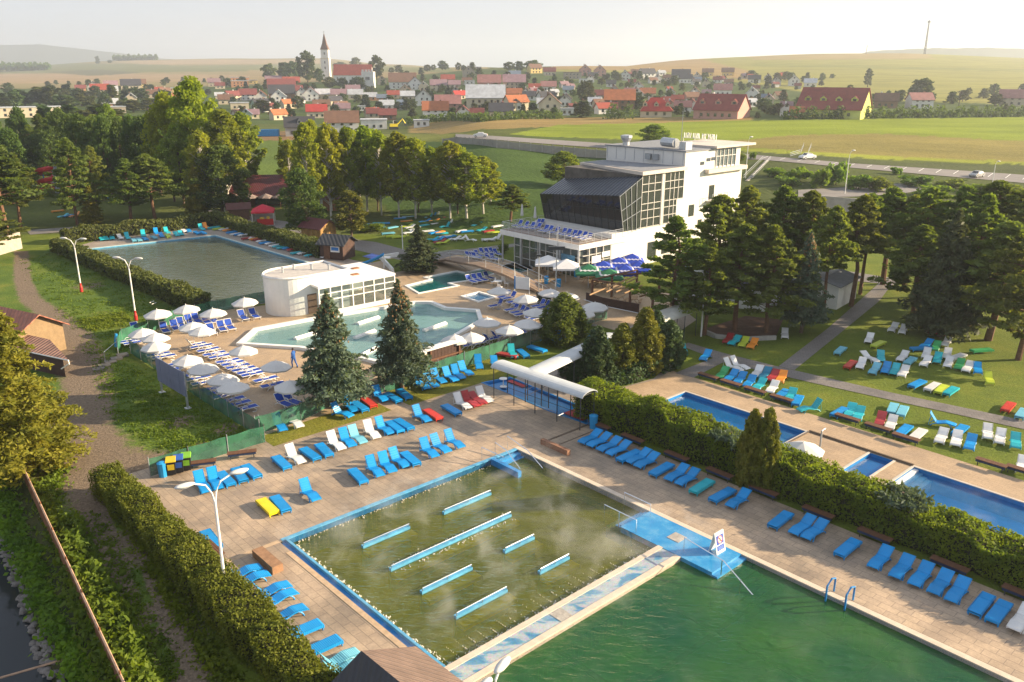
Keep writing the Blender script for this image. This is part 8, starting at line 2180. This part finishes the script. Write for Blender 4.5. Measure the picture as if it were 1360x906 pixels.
# church
cpz = T(434, 106, 0, 200); sc_ = depth(cpz) / FPX
ch = thing("church", "white church with tall tower, pointed brown spire and red-roofed nave", "church", tuple(cpz), 0)
tw = 11.0 * sc_ / 2
mb = MB(); mb.prism([(-tw, -tw), (tw, -tw), (tw, tw), (-tw, tw)], -2, 27 * sc_); mb.prism([(-tw * .86, -tw * .86), (tw * .86, -tw * .86), (tw * .86, tw * .86), (-tw * .86, tw * .86)], 27 * sc_, 38 * sc_); mb.build("tower", WM['white'], ch)
mb = MB(); mb.prism([(-tw * 1.1, -tw * 1.1), (tw * 1.1, -tw * 1.1), (tw * 1.1, tw * 1.1), (-tw * 1.1, tw * 1.1)], 26.6 * sc_, 27.3 * sc_); mb.build("cornice", WM['cream'], ch)
mb = MB(); mb.lathe([(tw * 1.35, 37.8 * sc_), (tw * .72, 45 * sc_), (tw * .12, 57 * sc_), (0, 58 * sc_)], n=4); o = mb.build("spire", RM['brown'], ch); o.rotation_euler.z = R(45)
mb = MB(); mb.tube([(0, 0, 57 * sc_), (0, 0, 61 * sc_)], .14, 4); mb.tube([(-.9, 0, 59.8 * sc_), (.9, 0, 59.8 * sc_)], .12, 4); mb.build("cross", DARKM, ch)
for z in (33, 22, 15):
    mb = MB(); mb.box((0, -tw * (.86 if z > 27 else 1) - .04, z * sc_), (1.3, .1, 2.6)); mb.build("window", WINM, ch)
nv = thing("church_nave", "long red-roofed white church nave right of the tall church tower", "church", tuple(T(470, 110, 0, 200)))
NL = 44 * sc_; mb = MB(); a_ = NL / 2; b_ = 8 * sc_
mb.add([(-a_, -b_, -2), (a_, -b_, -2), (a_, b_, -2), (-a_, b_, -2), (-a_, -b_, 9 * sc_), (a_, -b_, 9 * sc_), (a_, b_, 9 * sc_), (-a_, b_, 9 * sc_), (-a_, 0, 20 * sc_), (a_, 0, 20 * sc_)], [[0, 1, 5, 4], [2, 3, 7, 6], [1, 2, 6, 9, 5], [3, 0, 4, 8, 7]]); mb.build("wall", WM['white'], nv)
mb = MB()
for s in (-1, 1): mb.add([(-a_ - .4, s * (b_ + .6), 8.4 * sc_), (a_ + .4, s * (b_ + .6), 8.4 * sc_), (a_ + .4, 0, 20.6 * sc_), (-a_ - .4, 0, 20.6 * sc_)], [[0, 1, 2, 3] if s < 0 else [3, 2, 1, 0]])
mb.build("roof", RM['red'], nv)
for k in range(5):
    mb = MB(); mb.box((-a_ * .8 + k * a_ * .4, -b_ - .04, 4.5 * sc_), (1.2, .1, 3.2)); mb.build("window", WINM, nv)
bt = thing("bell_tower", "squat white battlemented bell tower at right end of church", "tower", tuple(T(490, 117, 0, 200)))
q = 6.5 * sc_; mb = MB(); mb.prism([(-q, -q), (q, -q), (q, q), (-q, q)], -2, 17 * sc_)
mb.build("wall", WM['white'], bt)
for k in range(4):
    mb = MB(); mb.box((-q + q * 2 * (k + .5) / 4, -q + .3, 18 * sc_), (q * .3, .6, 2.2 * sc_)); mb.build("battlement", WM['white'], bt)
mb = MB(); mb.box((0, -q - .04, 10 * sc_), (q * .7, .1, 3 * sc_)); mb.build("window", WINM, bt)
# yellow digger and blue container in the builder's yard
p = T(523, 172, 0, 100); t = thing("digger", "yellow digger parked in the builder's yard at the meadow's edge", "digger", tuple(p), .3); k = depth(p) / FPX
YEL = LM['y']
mb = MB(); mb.box((0, 0, 1.9), (3.6, 2.2, 1.3)); mb.build("body", YEL, t); mb = MB(); mb.box((.6, -.4, 3.2), (1.5, 1.2, 1.5)); mb.build("cab", GLASSB, t)
mb = MB()
for s in (-1, 1): mb.box((0, s * 1.0, .6), (3.8, .6, 1.1))
mb.build("tracks", BLACK, t)
mb = MB(); mb.tube([(1.8, .5, 2.2), (4.2, .5, 4.6), (5.4, .5, 2.6)], .3, 5); mb.build("arm", YEL, t); mb = MB(); mb.box((5.4, .5, 2.0), (1.0, 1.2, .9)); mb.build("bucket", DARKM, t)
p = T(355, 181, 0, 100); t = thing("container", "bright blue container behind the meadow left of black-roofed house", "container", tuple(p), .05)
mb = MB(); mb.box((0, 0, 1.4), (9.5, 2.5, 2.6)); mb.build("shell", CYB, t); mb = MB()
for k in range(18): mb.box((-4.6 + k * .54, -1.28, 1.4), (.1, .06, 2.4))
mb.build("ribs", BLUEP, t)
# dark hedge along the field edge at right
def farhedge(label, pts, h, seed):
    P_ = [T(x, y, 0, 100) for x, y in pts]; g = np.random.default_rng(seed); out = []
    for a_, b_ in zip(P_, P_[1:]):
        n_ = int((b_ - a_).length * 34); s = g.uniform(0, 1, n_)
        base = np.array(a_) + s[:, None] * np.array(b_ - a_)
        base[:, 0] += g.normal(size=n_) * .7; base[:, 1] += g.normal(size=n_) * .9
        base[:, 2] += g.uniform(0, 1, n_) ** .8 * h * (.75 + .35 * np.sin(s * (b_ - a_).length * .9 + seed))
        out.append(base)
    o = add_leaves("far_hedge", np.concatenate(out), .75, DARKL, None, None, 1.4, .3, seed)
    return tag(o, label, "hedge")
farhedge("dark hedge along field edge below the lime guesthouse", [(1040, 159), (1100, 158), (1180, 157), (1260, 156), (1330, 155.5), (1400, 154)], 4.6, 3)
farhedge("dark garden hedge below the red hip-roofed house", [(805, 158), (840, 158)], 6.0, 5)
farhedge("dark garden shrubs between orange houses at the field's left edge", [(540, 165), (600, 160), (640, 162), (700, 158), (745, 158)], 3.4, 6)
# ---- trees of the village
for x, yb, yt, w, kd, lab in ((358, 108, 86, 20, 'far', "left tree of the dark clump left of the church"), (378, 108, 84, 18, 'farp', "second tree of the dark clump left of the church"), (409, 110, 71, 26, 'far', "tallest tree immediately left of the church tower"), (390, 108, 83, 22, 'far', "round tree below the tallest one left of the church"), (424, 110, 92, 14, 'far', "small tree touching the church tower's left side"), (472, 94, 77, 16, 'far', "dark tree behind the church nave's right half"), (500, 106, 76, 22, 'far', "large dark tree right of the battlemented bell tower"), (452, 94, 83, 18, 'far', "tree peeping over the church nave roof"), (455, 117, 104, 16, 'far', "round tree in front of church nave, right one"), (438, 118, 103, 18, 'far', "round tree in front of church tower foot"), (476, 118, 103, 18, 'far', "round tree in front of bell tower's left side"), (708, 96, 81, 26, 'far', "tree clump on the skyline above centre houses"), (676, 94, 83, 16, 'far', "small skyline tree left of the yellow hilltop house"), (690, 95, 82, 14, 'far', "second skyline tree left of the yellow hilltop house"), (777, 137, 110, 24, 'far', "big round tree in the middle of the village"), (775, 156, 134, 26, 'farc', "dark conifer at the field edge behind the road fence"), (1152, 116, 92, 10, 'farp', "tall thin tree behind the lime guesthouse"), (1222, 137, 106, 34, 'far', "broad round tree behind the white gabled cottage at right"), (845, 145, 124, 24, 'far', "bright round tree before the hazy hillside houses"), (1015, 148, 132, 24, 'far', "round tree beside the white gabled house at the field's edge"), (935, 150, 120, 0, 'x', "")):
    if kd == 'x': continue
    tree(kd, x, yb, yt, w, lab, "village trees", 100)
rv = random.Random(5)
def scatter(n, x0, x1, y0, y1, hmin, hmax, fmt, kinds=('far', 'far', 'farp', 'farc')):
    it = []
    for k in range(n):
        x = x0 + (x1 - x0) * (k + .5) / n + rv.uniform(-.5, .5) * (x1 - x0) / n; y = rv.uniform(y0, y1); h = rv.uniform(hmin, hmax)
        it.append((x, y, y - h, h * rv.uniform(.8, 1.25)))
    for i, q in enumerate(it):
        tree(rv.choice(kinds), *q, fmt.format(nth(i, n)), "village trees", 100)
scatter(22, -10, 230, 138, 150, 14, 26, "green tree before the village's left end, {}")
scatter(18, -10, 210, 124, 136, 8, 17, "small tree around the far left houses, {}")
scatter(26, 225, 560, 140, 158, 8, 17, "garden tree in the lowest village rows left of centre, {}")
scatter(24, 300, 620, 112, 130, 6, 12, "garden tree in the rows around the church, {}")
scatter(26, 560, 800, 104, 122, 6, 12, "garden tree on the slope at village centre, {}")
scatter(28, 560, 900, 128, 154, 7, 16, "garden tree in the lower rows at centre, {}")
scatter(34, 800, 1110, 104, 126, 5, 12, "garden tree on the hazy hillside, {}")
scatter(22, 880, 1110, 130, 154, 7, 15, "garden tree behind field between maroon and red roofs, {}")
scatter(20, 1120, 1370, 124, 150, 7, 17, "garden tree behind the dark hedge at far right, {}")
scatter(16, 480, 640, 92, 104, 6, 12, "tree on the upper crest right of the church, {}")
scatter(9, 540, 760, 150, 159, 9, 16, "bushy tree at the field edge by the orange houses, {}", ('far', 'farc'))
scatter(8, 845, 1030, 152, 160, 7, 12, "low bushy tree at field edge near the maroon house, {}", ('far',))
scatter(40, 640, 1100, 100, 130, 5, 10, "tiny garden tree in the hillside streets, {}")
scatter(40, 560, 1060, 126, 156, 6, 12, "small garden tree in the lower streets right of centre, {}")
scatter(30, 230, 560, 116, 150, 6, 11, "small garden tree in streets left of centre, {}")
scatter(24, 60, 330, 108, 128, 5, 10, "tiny tree along the far left lanes, {}")
# far-off wood on the left skyline
g = np.random.default_rng(9)
def wood(label, xs, ytop, ybot, Y, n, seed):
    g = np.random.default_rng(seed); px_ = g.uniform(xs[0], xs[1], n)
    u = (px_ - 680) / FPX / 1.045; Yv = Y + g.uniform(0, 120, n)
    zb = CAM_H - Y * gy(ybot); ztp = CAM_H - Y * gy(ytop)
    z = zb + g.uniform(0, 1, n) * (ztp - zb) * (.8 + .2 * np.sin(px_ * .9) + .12 * np.sin(px_ * 2.3))
    o = add_leaves("distant_wood", np.stack([u * Yv, Yv, z], 1), 9.0, DARKL, None, None, 1.2, .3, seed)
    return tag(o, label, "wood", None, "stuff")
wood("dark wood on the fields at far left", (-60, 70), 84, 92, 2300, 2600, 1)
wood("small dark wood on the left skyline", (155, 213), 73.5, 79, 2900, 1300, 2)
for x, y in ((146, 84), (129, 79)): tree('far', x, y, y - 4, 6, "lone small tree on the left fields, " + ("nearer" if x == 146 else "on the skyline"), None, 100)
# ================================================================== HAZE AND STEAM
def volmat(name, color, dens, aniso):
    m = bpy.data.materials.new(name); m.use_nodes = True; nt = m.node_tree
    for n in list(nt.nodes): nt.nodes.remove(n)
    o = nt.nodes.new("ShaderNodeOutputMaterial"); v = nt.nodes.new("ShaderNodeVolumePrincipled")
    v.inputs["Color"].default_value = C4(color); v.inputs["Density"].default_value = dens; v.inputs["Anisotropy"].default_value = aniso
    nt.links.new(v.outputs[0], o.inputs["Volume"])
    return m, nt, v
m, nt, v = volmat("morning_haze", (.82, .89, 1.0), HAZE_D, .45)
mb = MB(); mb.box((0, 3350, 20), (14400, 7300, 370))
hz = mb.build("haze", m); tag(hz, "pale morning haze over the valley", "haze", None, "stuff"); hz.visible_shadow = True
def steam(name, label, a0, a1, b0, b1, h, dens, sc, seed, z0=-.2):
    m, nt, v = volmat("steam_" + str(seed), (.95, .95, .96), 0, .3)
    tc = N(nt, "ShaderNodeTexCoord"); mp = N(nt, "ShaderNodeMapping"); mp.inputs["Location"].default_value = (seed * 3.7, seed, 0); mp.inputs["Scale"].default_value = (sc, sc, sc * 1.3)
    mp.inputs["Rotation"].default_value = (0, R(25), R(20))
    nt.links.new(tc.outputs["Object"], mp.inputs[0])
    no = N(nt, "ShaderNodeTexNoise"); no.inputs["Scale"].default_value = 1; no.inputs["Detail"].default_value = 4; no.inputs["Roughness"].default_value = .58; no.inputs["Distortion"].default_value = .7
    nt.links.new(mp.outputs[0], no.inputs["Vector"])
    mr = N(nt, "ShaderNodeMapRange"); mr.inputs[1].default_value = .52; mr.inputs[2].default_value = .78; mr.inputs[3].default_value = 0; mr.inputs[4].default_value = dens
    nt.links.new(no.outputs[0], mr.inputs[0])
    sp = N(nt, "ShaderNodeSeparateXYZ"); nt.links.new(tc.outputs["Object"], sp.inputs[0])
    def fall(sock, i0, i1):
        f = N(nt, "ShaderNodeMapRange"); f.interpolation_type = 'SMOOTHSTEP'; f.inputs[1].default_value = i0; f.inputs[2].default_value = i1; f.inputs[3].default_value = 0; f.inputs[4].default_value = 1
        nt.links.new(sock, f.inputs[0]); return f.outputs[0]
    La, Lb = a1 - a0, b1 - b0
    outs = [mr.outputs[0], fall(sp.outputs[2], h, h * .1), fall(sp.outputs[0], -La / 2, -La / 2 + 1.5), fall(sp.outputs[0], La / 2, La / 2 - 1.5), fall(sp.outputs[1], -Lb / 2, -Lb / 2 + 1.5), fall(sp.outputs[1], Lb / 2, Lb / 2 - 1.5)]
    cur = outs[0]
    for o_ in outs[1:]:
        mm = N(nt, "ShaderNodeMath", operation='MULTIPLY'); nt.links.new(cur, mm.inputs[0]); nt.links.new(o_, mm.inputs[1]); cur = mm.outputs[0]
    nt.links.new(cur, v.inputs["Density"])
    mb = MB(); mb.box((0, 0, h / 2), (La, Lb, h)); c = P((a0 + a1) / 2, (b0 + b1) / 2, z0)
    o = mb.build(name, m, loc=None); o.location = c; o.rotation_euler.z = AA
    return tag(o, label, "steam", None, "stuff")
steam("steam", "thin steam drifting over the bubbling pool and entry platform", -1.5, 19, -1.5, 17.5, 1.9, .36, .5, 1)
steam("steam", "faint steam over the green pool", 1, 18, 17.6, 34, 1.2, .06, .4, 2)
steam("steam", "wisps of steam over the right-hand blue pool", 29.5, 35.5, 19.5, 40, 1.2, .16, .5, 3)
